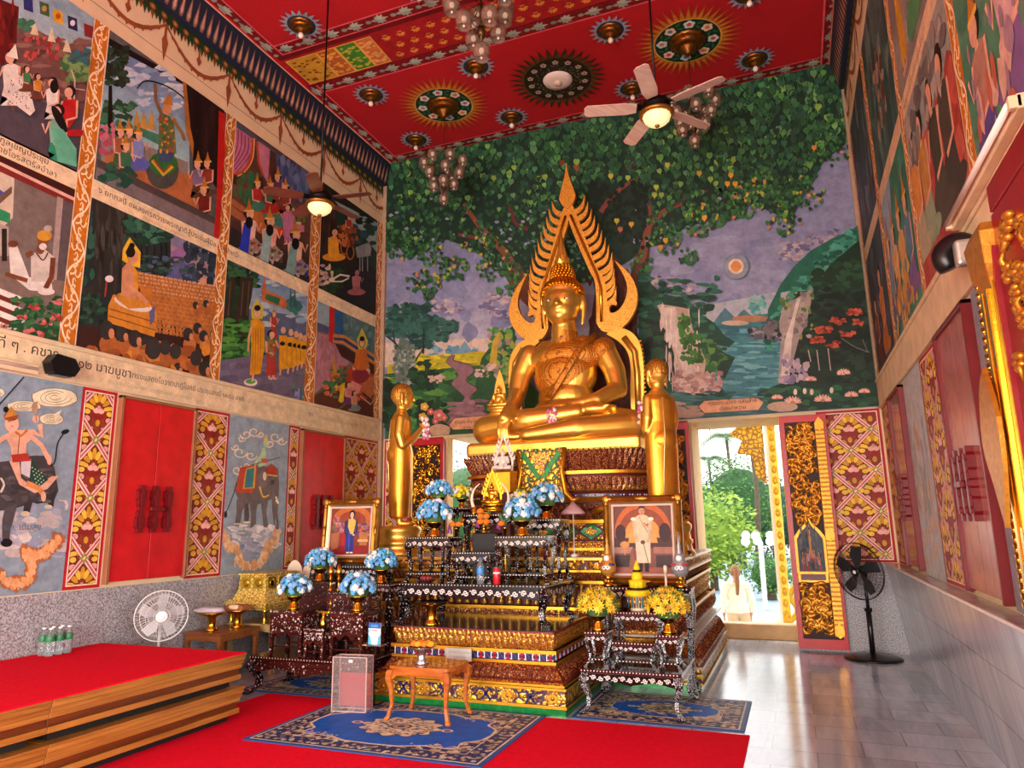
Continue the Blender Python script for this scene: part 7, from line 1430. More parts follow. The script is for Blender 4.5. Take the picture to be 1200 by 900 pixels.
for sg, (x, y, z, c1, nm) in enumerate([(-1.79, 7.13, .981, '#c88a3a', 'left'), (-1.08, 7.13, .981, '#9a9aa0', 'right')]):
    t = thing('wrapped_urn', 'round %s wrapped urn with a small folded cloth face, %s of the flower cone' % (('orange', 'grey')[sg], nm), 'urn', (x, y, z)); mc = mat('urn_'+('orange', 'grey')[sg], c1, .4, .3, .2, 30)
    m = MB(mc, GV); m.lathe([(.05, 0), (.055, .02), (.025, .04), (.02, .06), (.04, .085), (.03, .11)], n=16, m=1); m.build('foot', t); m = MB(mc); m.ell((0, 0, .185), (.085, .085, .09), 0, 20, 14); m.ell((0, 0, .275), (.055, .055, .05), 0, 16, 10); m.lathe([(.03, .30), (.035, .33), (.02, .36), (.026, .38), (.012, .42), (.016, .44), (.004, .52)], n=14); m.build('body', t)
    m = MB(CAP, mat('sash_red', '#b03038', .5), mat('sash_blue', '#30407a', .5)); m.ell((0, -.055, .185), (.05, .035, .035), 0, 12, 8); m.ell((-.05, -.055, .215), (.035, .03, .014), 1, 10, 6); m.ell((.05, -.055, .215), (.035, .03, .014), 1 if sg else 2, 10, 6); m.ell((0, -.045, .275), (.03, .02, .03), 0, 10, 8); m.build('cloth_wrap', t)
    c = Canvas((0, -.0925, .185), (1,0,0), (0,0,1), (0,-1,0), px=False)
    for (a, b) in ((-.018, .004), (.018, .004), (0, -.016)): c.ell(a, b, .007, .007, '#22222a')
    c.build('pattern', t)
t = thing('white_candle', 'white candle standing on the black table right of the flower cone', 'candle', (-1.19, 6.97-.0, .375)); t.location = (-1.22, 7.12, .981); m = MB(IV); m.lathe([(.02, .0), (.02, .01), (.012, .012), (.012, .14), (.018, .14), (.018, .20), (.004, .21)], n=10); m.build('candle', t)
# seated figurine on the pedestal edge
t = small_buddha((-1.02, 7.95, 1.243), .24, 'small seated white and navy figurine on the right edge of the main pedestal', [PALEF, mat('navy_cloth', '#23254a', .6)], None, base=False); m = MB(mat('navy_cloth', '#23254a', .6)); m.ell((0, -.01, .035), (.09, .07, .035)); m.build('base', t); t.location = (-1.12, 7.72, 1.243)
# ============================================================ portraits
GFR = mat('antique_gold_frame', '#a8742c', .35, .85, .3, 12, .4, 50); GFI = mat('pale_gold_liner', '#d8bc7c', .3, .8, .1); MATT = mat('pink_grey_liner', '#c8b0a4', .6, 0, .05)
def portrait(label, loc, w, h, tilt, rz, draw, bw=.085):
    t = thing('framed_portrait', label, 'portrait', loc, rz); t.rotation_euler = (-tilt, 0, rz)
    def rect(m, o0, o1, y0, y1, mi):
        a, b = (w/2-o0, h/2-o0), (w/2-o1, h/2-o1); cz = h/2
        for (p, q) in ((( -1,-1),(1,-1)), ((1,-1),(1,1)), ((1,1),(-1,1)), ((-1,1),(-1,-1))):
            A = [(p[0]*a[0], y0, cz+p[1]*a[1]), (q[0]*a[0], y0, cz+q[1]*a[1]), (q[0]*b[0], y1, cz+q[1]*b[1]), (p[0]*b[0], y1, cz+p[1]*b[1])]
            m.add(A+[(v[0], .03, v[2]) for v in A], [(0,1,2,3),(4,7,6,5),(0,4,5,1),(2,6,7,3)], mi)
    m = MB(GFR); rect(m, 0, .02, -.01, -.03, 0); rect(m, .02, .04, -.03, -.018, 0); rect(m, .04, .065, -.022, -.035, 0)
    for sx in (-1, 1):
        for z in (.03, h-.03): m.ell((sx*(w/2-.03), -.028, z), (.045, .016, .045), 0, 12, 8); m.ell((sx*(w/2-.07), -.03, z), (.03, .012, .02), 0, 10, 6); m.ell((sx*(w/2-.03), -.03, z+(.045 if z < .1 else -.045)), (.02, .012, .03), 0, 10, 6)
        m.ell((sx*(w/2-.03), -.03, h/2), (.02, .012, .06), 0, 10, 6)
    for z in (.03, h-.03): m.ell((0, -.03, z), (.08, .014, .025), 0, 12, 8)
    m.build('frame', t); m = MB(GFI); rect(m, .065, .085, -.03, -.015, 0); m.build('gilt_liner', t); m = MB(MATT); rect(m, .085, .105, -.014, -.012, 0); m.build('pale_liner', t)
    m = MB(mat('backing_board', '#5a4030', .8)); m.box(-w/2+.03, w/2-.03, .0, .028, .03, h-.03); m.build('backing', t)
    c = Canvas((0, -.004, h/2), (1,0,0), (0,0,1), (0,-1,0), px=False, step=.00008); W2, H2 = w/2-.10, h/2-.10; c.clip = (-W2, W2, -H2, H2); t_ = c.tr; c.tr = lambda a, b: (a*W2, -b*H2); draw(c); c.build('picture', t)
def pic_white(c):
    c.rect(-1, -1, 1, 1, '#6a3e30'); c.ell(0, -.25, .95, .85, '#b8602c', 0, 30); c.ell(0, -.2, .82, .72, '#8a4428', 0, 30); c.ell(0, -.15, .60, .5, '#d89048', 0, 24); c.rect(-1, -.05, 1, .3, '#4a2c2c'); c.poly([(-.5, .1), (-.4, -.3), (.4, -.3), (.5, .1)], '#d89a50')
    c.rect(-1, .25, 1, 1, '#7a4a42'); c.rect(-1, .22, -.35, .40, '#a87a68'); c.rect(.35, .22, 1, .40, '#a06a5c'); c.rect(-.95, .45, -.4, .8, '#3a2a2e'); c.rect(.42, .45, .95, .8, '#3f2c30'); c.rect(-1, .8, 1, 1, '#9a5a4c'); c.ell(-.62, .15, .16, .10, '#c8884a'); c.rect(-.64, .2, -.6, .45, '#c8884a'); c.ell(-.75, -.2, .18, .25, '#3a2024'); c.ell(.75, -.2, .2, .28, '#3a2026')
    c.poly([(-.42, .35), (-.34, .2), (-.26, .85), (-.5, .85)], '#8a5440')
    c.poly([(-.14, .66), (-.02, .66), (-.04, .93), (-.16, .93)], '#20181c'); c.poly([(.04, .66), (.16, .66), (.18, .93), (.04, .93)], '#20181c'); c.poly([(-.26, -.05), (.26, -.05), (.24, .68), (-.22, .68)], '#d8c4a8'); c.poly([(-.34, -.58), (-.12, -.72), (.12, -.72), (.34, -.58), (.26, .02), (-.26, .02)], '#d2bc9a'); c.poly([(-.34, -.58), (-.24, -.5), (-.18, -.05), (-.1, .05), (-.22, .12), (-.3, -.1)], '#c4ac8c'); c.poly([(.34, -.58), (.24, -.5), (.18, -.05), (.08, .05), (.2, .12), (.3, -.1)], '#c4ac8c')
    c.ell(-.30, -.60, .09, .05, '#e8e0cc'); c.ell(.30, -.60, .09, .05, '#e8e0cc'); c.ell(0, .08, .08, .06, '#5a3a34'); c.line([(.02, .1), (.2, .85)], .02, '#3a2420'); c.ell(0, -.84, .11, .13, '#c88a6a', 0, 16); c.poly([(-.12, -.86), (-.1, -.97), (0, -1.0), (.1, -.97), (.12, -.86), (.06, -.92), (-.06, -.92)], '#241a18'); c.line([(-.1, -.66), (.18, -.2)], .05, '#b0a080')
    for (a, b) in ((-.05, -.85), (.05, -.85)): c.ell(a, b, .018, .012, '#2a1a16')
    c.line([(-.03, -.77), (.03, -.77)], .014, '#8a4a40'); specks(c, .06, -.5, .22, -.35, 10, ['#b88a3a', '#8a3a3a'], .03, .02, 3)
def pic_blue(c):
    c.rect(-1, -1, 1, 1, '#7a3420'); c.ell(.05, -.5, .95, .6, '#b0602c', 0, 26); c.ell(.05, -.42, .7, .45, '#8a3a22', 0, 24); c.rect(-1, .62, 1, 1, '#8a1c1c'); specks(c, -.85, -.6, -.3, .0, 40, ['#a06070', '#b87a80', '#7a3f50', '#5a6a4a'], .09, .07, 5); specks(c, .4, -.3, .95, .2, 26, ['#8a5a6a', '#4a3a6a', '#a06a4a'], .09, .06, 6)
    c.poly([(.45, .05), (.9, .05), (.85, .6), (.5, .6)], '#a86a3a'); c.rect(.4, .35, .9, .45, '#c8a070'); c.poly([(-.95, .1), (-.5, .0), (-.55, .7), (-.9, .8)], '#9a5a40'); c.rect(-.45, .1, -.2, .6, '#a01c1c')
    c.poly([(-.22, -.25), (.26, -.25), (.2, .3), (.22, .86), (-.2, .86), (-.22, .3)], '#2a2f80'); c.line([(-.02, .0), (-.02, .85)], .05, '#3f4aa8'); c.line([(.1, .0), (.1, .85)], .03, '#20246a'); c.poly([(-.24, -.45), (-.06, -.55), (.16, -.55), (.32, -.45), (.24, -.1), (-.2, -.1)], '#2f2c60'); c.poly([(-.12, -.52), (.18, -.52), (.28, -.42), (.16, .12), (.02, .12), (-.12, -.2)], '#c8ac50'); c.line([(-.24, -.42), (-.26, 0), (-.16, .2)], .09, '#2a2756'); c.line([(.30, -.42), (.33, .0), (.2, .12)], .09, '#2a2756'); c.ell(.18, .15, .06, .04, '#d8a484'); c.ell(.06, -.74, .15, .17, '#1a1412', 0, 16); c.ell(.05, -.70, .09, .12, '#dcae90', 0, 14); c.line([(.06, -.6), (.06, -.5)], .1, '#dcae90')
    for (a, b) in ((.02, -.71), (.09, -.71)): c.ell(a, b, .014, .01, '#2a1a16')
    c.line([(.03, -.63), (.08, -.63)], .012, '#a03a34'); c.ell(-.06, .9, .08, .03, '#e0d8d0'); c.ell(.12, .9, .08, .03, '#e0d8d0')
portrait('large gold framed portrait of a person in a white uniform on the right altar', (-1.46, 7.27, .992), .80, .88, .07, 0, pic_white)
portrait('gold framed portrait of a person in a blue dress with yellow sash, left of altar', (-4.86, 7.14, 1.182), .72, .74, .08, RAD(6), pic_blue, )
# candles pair on the carved set, hanging gold lamp
for i, x in enumerate((-4.60, -4.50)):
    t = thing('brass_candlestick', 'small brass bud-shaped candlestick, %s of the pair on the carved set' % ('left', 'right')[i], 'candlestick', (x, 6.45, .951)); m = MB(GV); m.lathe([(.03, 0), (.032, .01), (.012, .03), (.012, .10), (.022, .12), (.014, .14), (.03, .17), (.032, .20), (.02, .23), (.004, .28)], n=14); m.build('stem', t)
t = thing('gold_ladle', 'small gold vessel with spread arms on the low carved table', 'vessel', (-4.40, 6.07, .641)); m = MB(GOLDB); m.lathe([(.03, 0), (.035, .03), (.025, .08), (.012, .10), (.02, .13)], n=14); m.tube([(-.09, 0, .15), (-.04, 0, .135), (0, 0, .14), (.05, 0, .135), (.09, 0, .15)], [.012, .014, .016, .014, .008], 8); m.tube([(.06, 0, .14), (.08, 0, .22), (.07, 0, .27)], .006, 6); m.build('vessel', t)
# ============================================================ carpets and rugs
def carpet_mat(name, col, sc=300): return mat(name, col, .95, 0, .08, 25, .5, sc, spec=.1)
REDC = carpet_mat('red_carpet_pile', '#e40c2c'); m = MB(REDC); m.box(-4.98, -.465, -4.5, 6.02, .001, .008); o = m.build('red_carpet'); tag(o, 'red carpet covering the floor in front of the altar', 'carpet')
def rug(label, x0, x1, y0, y1, seed, z=.0085):
    t = thing('patterned_rug', label, 'rug', ((x0+x1)/2, (y0+y1)/2, z)); hx, hy = (x1-x0)/2, (y1-y0)/2; m = MB(mat('rug_backing', '#27427a', .95, 0, .1, 60)); m.box(-hx, hx, -hy, hy, 0, .008); m.build('backing', t)
    c = Canvas((0, 0, .0084), (1,0,0), (0,1,0), (0,0,1), px=False, step=.00006); CR_, NV, BL, TN = '#e0d4ba', '#2a3a6c', '#1262cc', '#b8a684'; c.clip = (-hx, hx, -hy, hy)
    c.rect(-hx, -hy, hx, hy, '#2558a0'); c.rect(-hx+.035, -hy+.035, hx-.035, hy-.035, CR_); c.rect(-hx+.05, -hy+.05, hx-.05, hy-.05, NV); rng = random.Random(seed)
    b = .17; sc = lambda r: r
    def border(off, n, r, cols):
        for (ax, L) in ((0, hx-off), (1, hy-off)):
            k = int(2*L/n)
            for s in (-1, 1):
                for i in range(k+1):
                    p = -L+2*L*i/k; q = s*((hy if ax == 0 else hx)-off); x, y = (p, q) if ax == 0 else (q, p)
                    for j in range(5): a = j*1.257; c.ell(x+cos(a)*r*.6, y+sin(a)*r*.6, r*.45, r*.35, cols[i % len(cols)], a, 6, c.L+1)
                    c.ell(x, y, r*.35, r*.35, cols[(i+1) % len(cols)], 0, 6, c.L+2)
        c.L += 3
    specks(c, -hx+.06, -hy+.06, hx-.06, hy-.06, 480, [CR_, TN, '#9a8a74', '#c8baa0'], .026, .02, seed, .6, 6)
    border(.09, .075, .022, [CR_, TN, '#b0a284']); border(.155, .09, .018, ['#d8ccb4', '#5a6a94'])
    c.rect(-hx+.20, -hy+.20, hx-.20, hy-.20, CR_); c.rect(-hx+.208, -hy+.208, hx-.208, hy-.208, NV)
    specks(c, -hx+.21, -hy+.21, hx-.21, hy-.21, 800, [CR_, TN, '#d0c4a8', '#8a7c66', NV, CR_], .03, .022, seed+1, .6, 6)
    ix, iy = hx-.27, hy-.245; P = []
    for i in range(60): a = 2*pi*i/60; cx_, sx_ = cos(a), sin(a); r = 1+.07*cos(8*a); P.append((ix*math.copysign(abs(cx_)**.55, cx_)*r, iy*math.copysign(abs(sx_)**.55, sx_)*r))
    c.poly([(p[0]*1.03, p[1]*1.05) for p in P], CR_); c.poly(P, BL)
    for (sx, sy) in ((1, 1), (1, -1), (-1, 1), (-1, -1)):
        for j in range(8):
            t0 = j*.55; c.curve([(sx*(ix*.98-j*.06), sy*(iy*.98-abs(j-3)*.012)), (sx*(ix*.9-j*.05), sy*(iy*.82)), (sx*(ix*.80-j*.04), sy*(iy*.9))], .008, CR_, c.L)
        for j in range(14): c.ell(sx*(ix*rng.uniform(.66, 1)), sy*(iy*rng.uniform(.72, 1)), rng.uniform(.012, .026), .012, rng.choice([CR_, TN]), rng.uniform(0, 3), 7, c.L+1)
    c.L += 3; mx, my = hx*.33, hy*.36; Q = [(mx*(1+.10*cos(12*a))*cos(a), my*(1+.10*cos(12*a))*sin(a)) for a in [2*pi*i/72 for i in range(72)]]
    c.poly([(p[0]*1.05, p[1]*1.05) for p in Q], NV); c.poly(Q, CR_); L = c.L+1
    for i in range(210): a = rng.uniform(0, 6.28); r = rng.random()**.5*.92; c.blob(mx*r*cos(a), my*r*sin(a), .02, .010, rng.choice([TN, '#5a5a64', NV, '#e0d6c0', '#7a6c58', '#3a4a7a']), 6, .6, L+i % 8, rng)
    c.L = L+9; c.ell(0, 0, mx*.28, my*.3, NV); c.ell(0, 0, mx*.22, my*.24, TN); c.ell(0, 0, mx*.1, my*.12, NV)
    for sx in (-1, 1):
        c.ell(sx*mx*1.25, 0, mx*.16, my*.16, CR_, 0, 10); c.ell(sx*mx*1.25, 0, mx*.09, my*.09, NV, 0, 8)
    c.build('pile', t); return t
rug('blue floral rug under the carved orange wood table, in the centre', -4.10, -2.10, 4.68, 6.04, 1)
rug('blue floral rug under the right altar table', -1.90, -.51, 6.10, 7.10, 2, .001)
rug('blue floral rug under the dark carved furniture set on the left', -5.36, -3.95, 6.06, 7.1, 3, .001)
# ============================================================ stage
OAK = wood('varnished_oak', '#8a5420', '#b87c36', 5, .28, .3, axis=1, stretch=14); OAKD = wood('dark_moulding', '#54290f', '#6f3816', 5, .3, .2, axis=1, stretch=14)
SX, SY, ZS_ = -4.53, 5.17, .55
def stage(y0, y1, z0, z1, label, top):
    t = thing('platform_section', label, 'platform', (-5.4, (y0+y1)/2, z0), 0, 'stacked wooden platform sections'); oy = (y0+y1)/2; x0, x1 = XL+.022+5.4, SX+5.4; a, b = y0-oy+.002, y1-oy-.002; H = z1-z0
    m = MB(OAK, OAKD)
    for (zz0, zz1, o, mi) in ((0, H*.36, -.004, 0), (H*.36, H*.55, -.018, 1), (H*.55, H*.68, -.002, 0), (H*.68, H*.80, .008, 0), (H*.80, H*.92, .016, 0), (H*.92, H*.985, .024, 0)): m.box(x0, x1+o-.02, a, b+(o-.02 if y1 > 5 else 0), zz0+.055*(zz0 == 0), zz1, mi)
    m.build('frame', t, bevel=.003)
    m = MB(mat('black_feet', '#15110e', .6, 0, 0)); m.box(x0+.05, x1-.09, a+.05, b-.09, 0, .06); m.build('foot_rail', t)
    if top: m = MB(REDC); m.box(x0, x1-.004, a-.0015, b-.005+.0015, H*.985, H+.006); m.build('carpet_top', t)
    return t
for (y0, y1, nm) in ((3.42, SY, 'rear'), (1.5, 3.42, 'front')):
    stage(y0, y1, .008, .278, 'lower %s section of the stacked wooden platform' % nm, False); stage(y0, y1, .28, .545, 'upper %s section of the wooden platform with red carpet top' % nm, True)
# ---- pack of water bottles on the stage
GL = mat('green_label', '#2c7a4a', .4, 0, .1)
b0 = None
for i in range(6):
    x, y = -6.16+(i % 2)*.085, 4.50+(i//2)*.085
    if b0 is None: b0 = bottle('water_bottle', 'x', (x, y, .553), .23, GL, CAP, 'pack of water bottles on the stage', (.50, .70)); o = b0
    else: o = dup(b0, (x, y, .553))
    o['label'] = 'clear bottle with green label in the pack on the red stage by the wall'
# ============================================================ fans
def floor_fan(label, loc, rz, h, r, body, cage, blade, base_r, tilt=.15, pole_r=.014):
    t = thing('stand_fan', label, 'fan', loc, rz); m = MB(body); m.lathe([(base_r, 0), (base_r*1.02, .012), (base_r*.9, .03), (base_r*.3, .05), (.03, .07)], n=36); m.build('base', t); m = MB(body); m.tube([(0, 0, .05), (0, 0, h*.55)], pole_r*1.5, 12); m.tube([(0, 0, h*.5), (0, 0, h-r*.2)], pole_r, 12); m.box(-.03, .03, -.03, .03, h*.53, h*.57); m.build('pole', t, )
    M = Matrix.Translation((0, -.06, h)) @ Matrix.Rotation(tilt, 4, 'X') @ Matrix.Rotation(pi/2, 4, 'X')
    m = MB(body); m.lathe([(.05, -.12), (.055, -.1), (.055, -.02), (.03, .0)], n=20, M=M); m.tube([(0, 0, h-r*.25), (0, -.0, h-.02)], pole_r*1.6, 10); m.build('motor', t)
    m = MB(cage)
    for k, (rr, zz) in enumerate(((r, .03), (r, .05), (r*.8, .085), (r*.6, .095), (r*.3, .10), (r*.8, -.0), (r*.5, -.01))):
        m.tube([M @ Vector((rr*cos(2*pi*i/40), rr*sin(2*pi*i/40), zz)) for i in range(41)], .005 if rr == r else .0022, 5)
    n = 44
    for i in range(n):
        a = 2*pi*i/n; f = lambda q, z, da=0: M @ Vector((q*cos(a+da), q*sin(a+da), z)); m.tube([f(.05, .10), f(r*.45, .10, .1), f(r*.85, .08, .2), f(r, .05, .24)], .0015, 4); m.tube([f(.06, -.01), f(r*.7, -.005, .1), f(r, .03, .2)], .0015, 4)
    m.build('cage', t)
    m = MB(blade)
    for i in range(5):
        a = 2*pi*i/5+.3; P = []
        for (q, da, z) in ((.03, -.3, .03), (r*.5, -.38, .025), (r*.88, -.3, .03), (r*.9, .1, .05), (r*.6, .38, .06), (.03, .35, .045)): P.append(M @ Vector((q*cos(a+da), q*sin(a+da), z)))
        c_ = sum(P, Vector())/6; m.add(P+[c_], [(j, (j+1) % 6, 6) for j in range(6)], 0, True)
    m.build('blades', t); m = MB(body, CAP); m.lathe([(.055, .10), (.055, .108), (.045, .112)], n=24, M=M, m=0); m.lathe([(.022, .112), (.02, .115)], n=16, M=M, m=1); m.build('hub_badge', t); return t
BKP = mat('black_plastic', '#121214', .3, 0, .1); 
floor_fan('black pedestal fan with round base by the carved door leaf', (.70, 9.62, 0), RAD(-42), 1.0, .33, BKP, BKP, mat('grey_blades', '#2a2a2e', .3), .31, tilt=.12, pole_r=.02)
WHP = mat('white_plastic', '#d8d6d4', .4, 0, .03)
floor_fan('white stand fan against the granite wall behind the red stage', (-5.85, 5.45, 0), RAD(50), .79, .235, WHP, WHP, mat('frosted_blades', '#bdbdc2', .35, 0, 0, trans=.3), .17, tilt=.05)
# ceiling fans
def ceiling_fan(label, loc, rz, zc, blade, s=1.0, r=.62):
    t = thing('ceiling_fan', label, 'ceiling fan', loc, rz); m = MB(mat('fan_iron', '#1a1412', .35, .6, .1)); m.tube([(0, 0, .1), (0, 0, zc-loc[2])], .011, 8); m.build('rod', t)
    m = MB(mat('fan_iron', '#1a1412', .35, .6, .1)); m.lathe([(.02, .14), (.05, .11), (.06, .08), (.13, .06), (.14, .0), (.11, -.04), (.12, -.05)], n=24, lobes=12, amp=.03); m.build('motor', t)
    for i in range(5):
        if label.startswith('w') and i == 4: pass
        a = 2*pi*i/5; M = Matrix.Rotation(a, 4, 'Z') @ Matrix.Rotation(.20, 4, 'X')
        m = MB(blade, MT['fan_iron']); m.prism([(.19, -.055), (.30, -.075), (r-.03, -.07), (r, -.04), (r, .04), (r-.03, .07), (.30, .075), (.19, .055)], (0, 0, .0), (1,0,0), (0,1,0), (0,0,1), .009, 0, M=M); m.prism([(.09, -.02), (.17, -.045), (.25, -.03), (.25, .03), (.17, .045), (.09, .02)], (0, 0, .010), (1,0,0), (0,1,0), (0,0,1), .006, 1, M=M); m.build('blade', t)
    m = MB(GFR); m.lathe([(.12, -.05), (.165, -.055), (.17, -.075), (.15, -.09), (.12, -.085)], n=32); m.build('gilt_ring', t)
    m = MB(mat('fan_lamp_glass', '#f0d8a0', .4, 0, 0, emit='#ffdfa0', estr=.6)); m.lathe([(.13, -.085), (.135, -.10), (.12, -.14), (.08, -.175), (.03, -.19)], n=32, lobes=16, amp=.02); m.build('glass_bowl', t)
    m = MB(GFR); m.lathe([(.025, -.188), (.022, -.205), (.006, -.215)], n=12); m.build('finial', t); return t
ceiling_fan('ceiling fan with pale wooden blades and a glowing ribbed bowl, right one', (-.93, 6.37, 5.58), RAD(53), ZC, wood('pale_fan_blade', '#b89888', '#d8bca8', 6, .3), r=.70)
ceiling_fan('ceiling fan with brown blades against the left murals', (-4.80, 6.28, 5.32), RAD(10), ZC, wood('brown_fan_blade', '#5a2c1e', '#7a4230', 6, .35))
# chandeliers
SMK = mat('smoked_glass', '#8a7060', .12, 0, .1, 12, alpha=.62, spec=.8); BULB = mat('warm_bulb', '#f0d0b0', .4, 0, 0, emit='#ffdcb8', estr=.5); BRB = mat('dark_brass', '#5a4426', .35, .8, .2, 20)
def chandelier(label, loc, seed, n=17, s=1.0, r=.30, g=1.25):
    t = thing('chandelier', label, 'chandelier', loc); rng = random.Random(seed); m = MB(BRB); m.tube([(0, 0, -.55*s), (0, 0, 0)], .016, 8); m.tube([(0, 0, 0), (0, 0, ZC-loc[2]-.2)], .005, 6); m.lathe([(.03, -.1), (.05, -.06), (.03, 0)], n=12); m.lathe([(.03, -.5*s), (.045, -.46*s), (.03, -.42*s)], n=12); P = []
    tiers = [(r, -.05, 7), (r*.78, -.22, 5), (r*.5, -.40, 4), (.0, -.62, 1)] if n > 12 else [(r, -.05, 5), (r*.6, -.25, 4), (0, -.45, 1)]
    for k, (rr, z, q) in enumerate(tiers):
        for i in range(q):
            a = 2*pi*i/q+k*.5+seed; p = Vector((rr*cos(a), rr*sin(a), z*s+rng.uniform(-.02, .02))); P.append(p)
            if rr: m.tube(smooth([(0, 0, z*s+.02), (rr*.4*cos(a+.3), rr*.4*sin(a+.3), z*s-.06), (rr*.8*cos(a), rr*.8*sin(a), z*s+.06), tuple(p+Vector((0, 0, .05)))], 4), .006, 5)
    m.build('arms', t)
    for i, p in enumerate(P):
        m = MB(SMK, BULB, BRB, WGL); m.lathe([(a*g, b*g) for a, b in ((.02, .045), (.05, .035), (.062, .0), (.058, -.04), (.045, -.062), (.05, -.075), (.048, -.075), (.042, -.06))], c=p, n=14, m=0); m.ell(p+Vector((0, 0, -.01)), (.026, .026, .034), 1, 8, 6); m.lathe([(.022, .04), (.02, .06), (.008, .07)], c=p, n=10, m=2); m.ell(p+Vector((0, 0, -.09)), .014, 3, 6, 5); m.build('lamp_globe', t)
    return t
chandelier('chandelier of smoked glass globes at the left, against the leaf mural', (-4.50, 8.82, 7.05), 1)
chandelier('chandelier of smoked glass globes hidden partly behind the pale ceiling fan', (-.81, 8.76, 7.10), 2)
chandelier('chandelier of smoked glass globes at the top edge, nearest the camera', (-2.52, 5.75, 7.05), 3, s=1.3, r=.38, g=1.4)
# ============================================================ tea table with silver bowl
TEA = wood('orange_carved_wood', '#9a4a16', '#c4702c', 8, .25, .3)
cx, cy, H = -3.02, 5.68, .43
t = thing('tea_table', 'small orange wood table with curved legs on the centre rug', 'table', (cx, cy, .022)); hx, hy = .30, .22; P = []
for i in range(40):
    a = 2*pi*i/40; c_, s_ = cos(a), sin(a); k = 1+.02*cos(4*a*2); P.append((hx*math.copysign(abs(c_)**.35, c_)*k, hy*math.copysign(abs(s_)**.35, s_)*k))
m = MB(TEA); m.prism(P, (0, 0, H-.022), (1,0,0), (0,1,0), (0,0,1), .022); m.prism([(p[0]*.96, p[1]*.95) for p in P], (0, 0, H-.03), (1,0,0), (0,1,0), (0,0,1), .01); m.build('table_top', t, bevel=.004); m = MB(TEA, PEARL)
for (O, U, N, L) in (((0, -hy+.03, 0), (1,0,0), (0,-1,0), hx-.04), ((0, hy-.03, 0), (1,0,0), (0,1,0), hx-.04), ((hx-.04, 0, 0), (0,1,0), (1,0,0), hy-.03), ((-hx+.04, 0, 0), (0,1,0), (-1,0,0), hy-.03)):
    m.prism([(-L, H-.03), (L, H-.03), (L, H-.12), (L*.75, H-.075), (L*.3, H-.065), (0, H-.08), (-L*.3, H-.065), (-L*.75, H-.075), (-L, H-.12)], O, U, (0,0,1), N, .014)
m.build('apron', t)
for sx in (-1, 1):
    for sy in (-1, 1):
        m = MB(TEA); R_ = [(sx*(hx-.045+d), sy*(hy-.035+d*.8), (H-.03)*f, w, w) for (f, d, w) in ((0, .03, .018), (.04, .03, .02), (.09, .018, .015), (.3, -.004, .014), (.6, .002, .018), (.82, .018, .026), (.95, .012, .028), (1, .0, .028))]; loft4(m, R_); m.build('leg', t, bevel=.004)
SIL = mat('silver', '#c4c4c8', .25, .95, .15, 40, .3, 80)
t = thing('silver_bowl', 'silver pedestal bowl holding orange marigolds on the orange table', 'bowl', (-3.06, 5.62, .4525)); m = MB(SIL); m.lathe([(.055, 0), (.06, .01), (.04, .03), (.035, .07), (.04, .10), (.06, .105), (.11, .135), (.115, .14), (.105, .138), (.04, .12)], n=28, lobes=14, amp=.02); m.build('bowl', t)
for i, (x, y) in enumerate(((-.065, -.02), (-.015, -.04), (.04, -.03), (.09, -.01), (-.03, .03), (.04, .04))):
    m = MB((OR, ORY)[i % 2]); marigold(m, (0, 0, 0), .032, 0, i); o = m.build('marigold'); o.location = (-3.06+x, 5.62+y, .449+.165); tag(o, 'orange marigold head heaped in the silver bowl', 'flower', 'marigolds in the silver bowl')
# acrylic box and QR card
ACR = mat('acrylic', '#f4ecec', .04, 0, 0, trans=.92, ior=1.2); t = thing('donation_box', 'clear acrylic box with pink edges standing on the centre rug', 'box', (-3.77, 5.66, .022), RAD(8)); m = MB(ACR)
for b in ((-.165, .165, -.07, -.064), (-.165, .165, .064, .07)): m.box(*b, 0, .45)
m.box(-.165, -.159, -.07, .07, 0, .45); m.box(.159, .165, -.07, .07, 0, .45); m.build('walls', t); m = MB(mat('acrylic_edge', '#d8b4ae', .2, 0, 0, trans=.3))
for x in (-.165, .155): 
    for y in (-.071, .063): m.box(x, x+.01, y, y+.008, 0, .455)
for z in (0, .447): m.box(-.165, .165, -.071, -.063, z, z+.008); m.box(-.165, .165, .063, .071, z, z+.008); m.box(-.165, -.157, -.07, .07, z, z+.008); m.box(.157, .165, -.07, .07, z, z+.008)
m.build('edges', t); m = MB(mat('red_reflection_tint', '#b03a44', .6), ACR); m.box(-.15, .15, .055, .06, .02, .30, 0); m.build('reflection_sheet', t); m = MB(CAP); m.ell((.01, -.073, .42), (.022, .004, .012)); m.build('sticker', t)  # red sheet imitates the reddish reflection and see-through of the acrylic
t = thing('payment_card', 'blue and white card on a clear stand beside the acrylic box', 'sign', (-3.73, 5.94, .022)); m = MB(ACR, LAC); m.box(-.10, .10, -.05, .05, .50, .51, 0); m.box(-.012, .012, -.012, .012, 0, .50, 1); m.box(-.08, .08, -.06, .06, 0, .012, 1); m.build('stand', t)
m = MB(mat('card_white', '#e8f0f4', .4, 0, 0)); m.box(-.065, .065, -.006, 0, .511, .70); m.build('card', t); c = Canvas((0, -.0062, .60), (1,0,0), (0,0,1), (0,-1,0), px=False); c.rect(-.065, .05, .065, .10, '#2a5aa8'); c.rect(-.04, .06, .04, .085, '#4f8ad0'); c.poly([(-.065, -.09), (-.03, -.09), (-.04, -.03), (-.065, .0)], '#48b0d8'); c.poly([(.065, -.09), (.03, -.09), (.04, -.03), (.065, .0)], '#48b0d8'); c.poly([(-.065, .04), (-.03, .05), (-.05, .01), (-.065, .01)], '#7ac4e0'); c.rect(-.03, .028, .03, .036, '#c03a3a'); c.build('print', t)
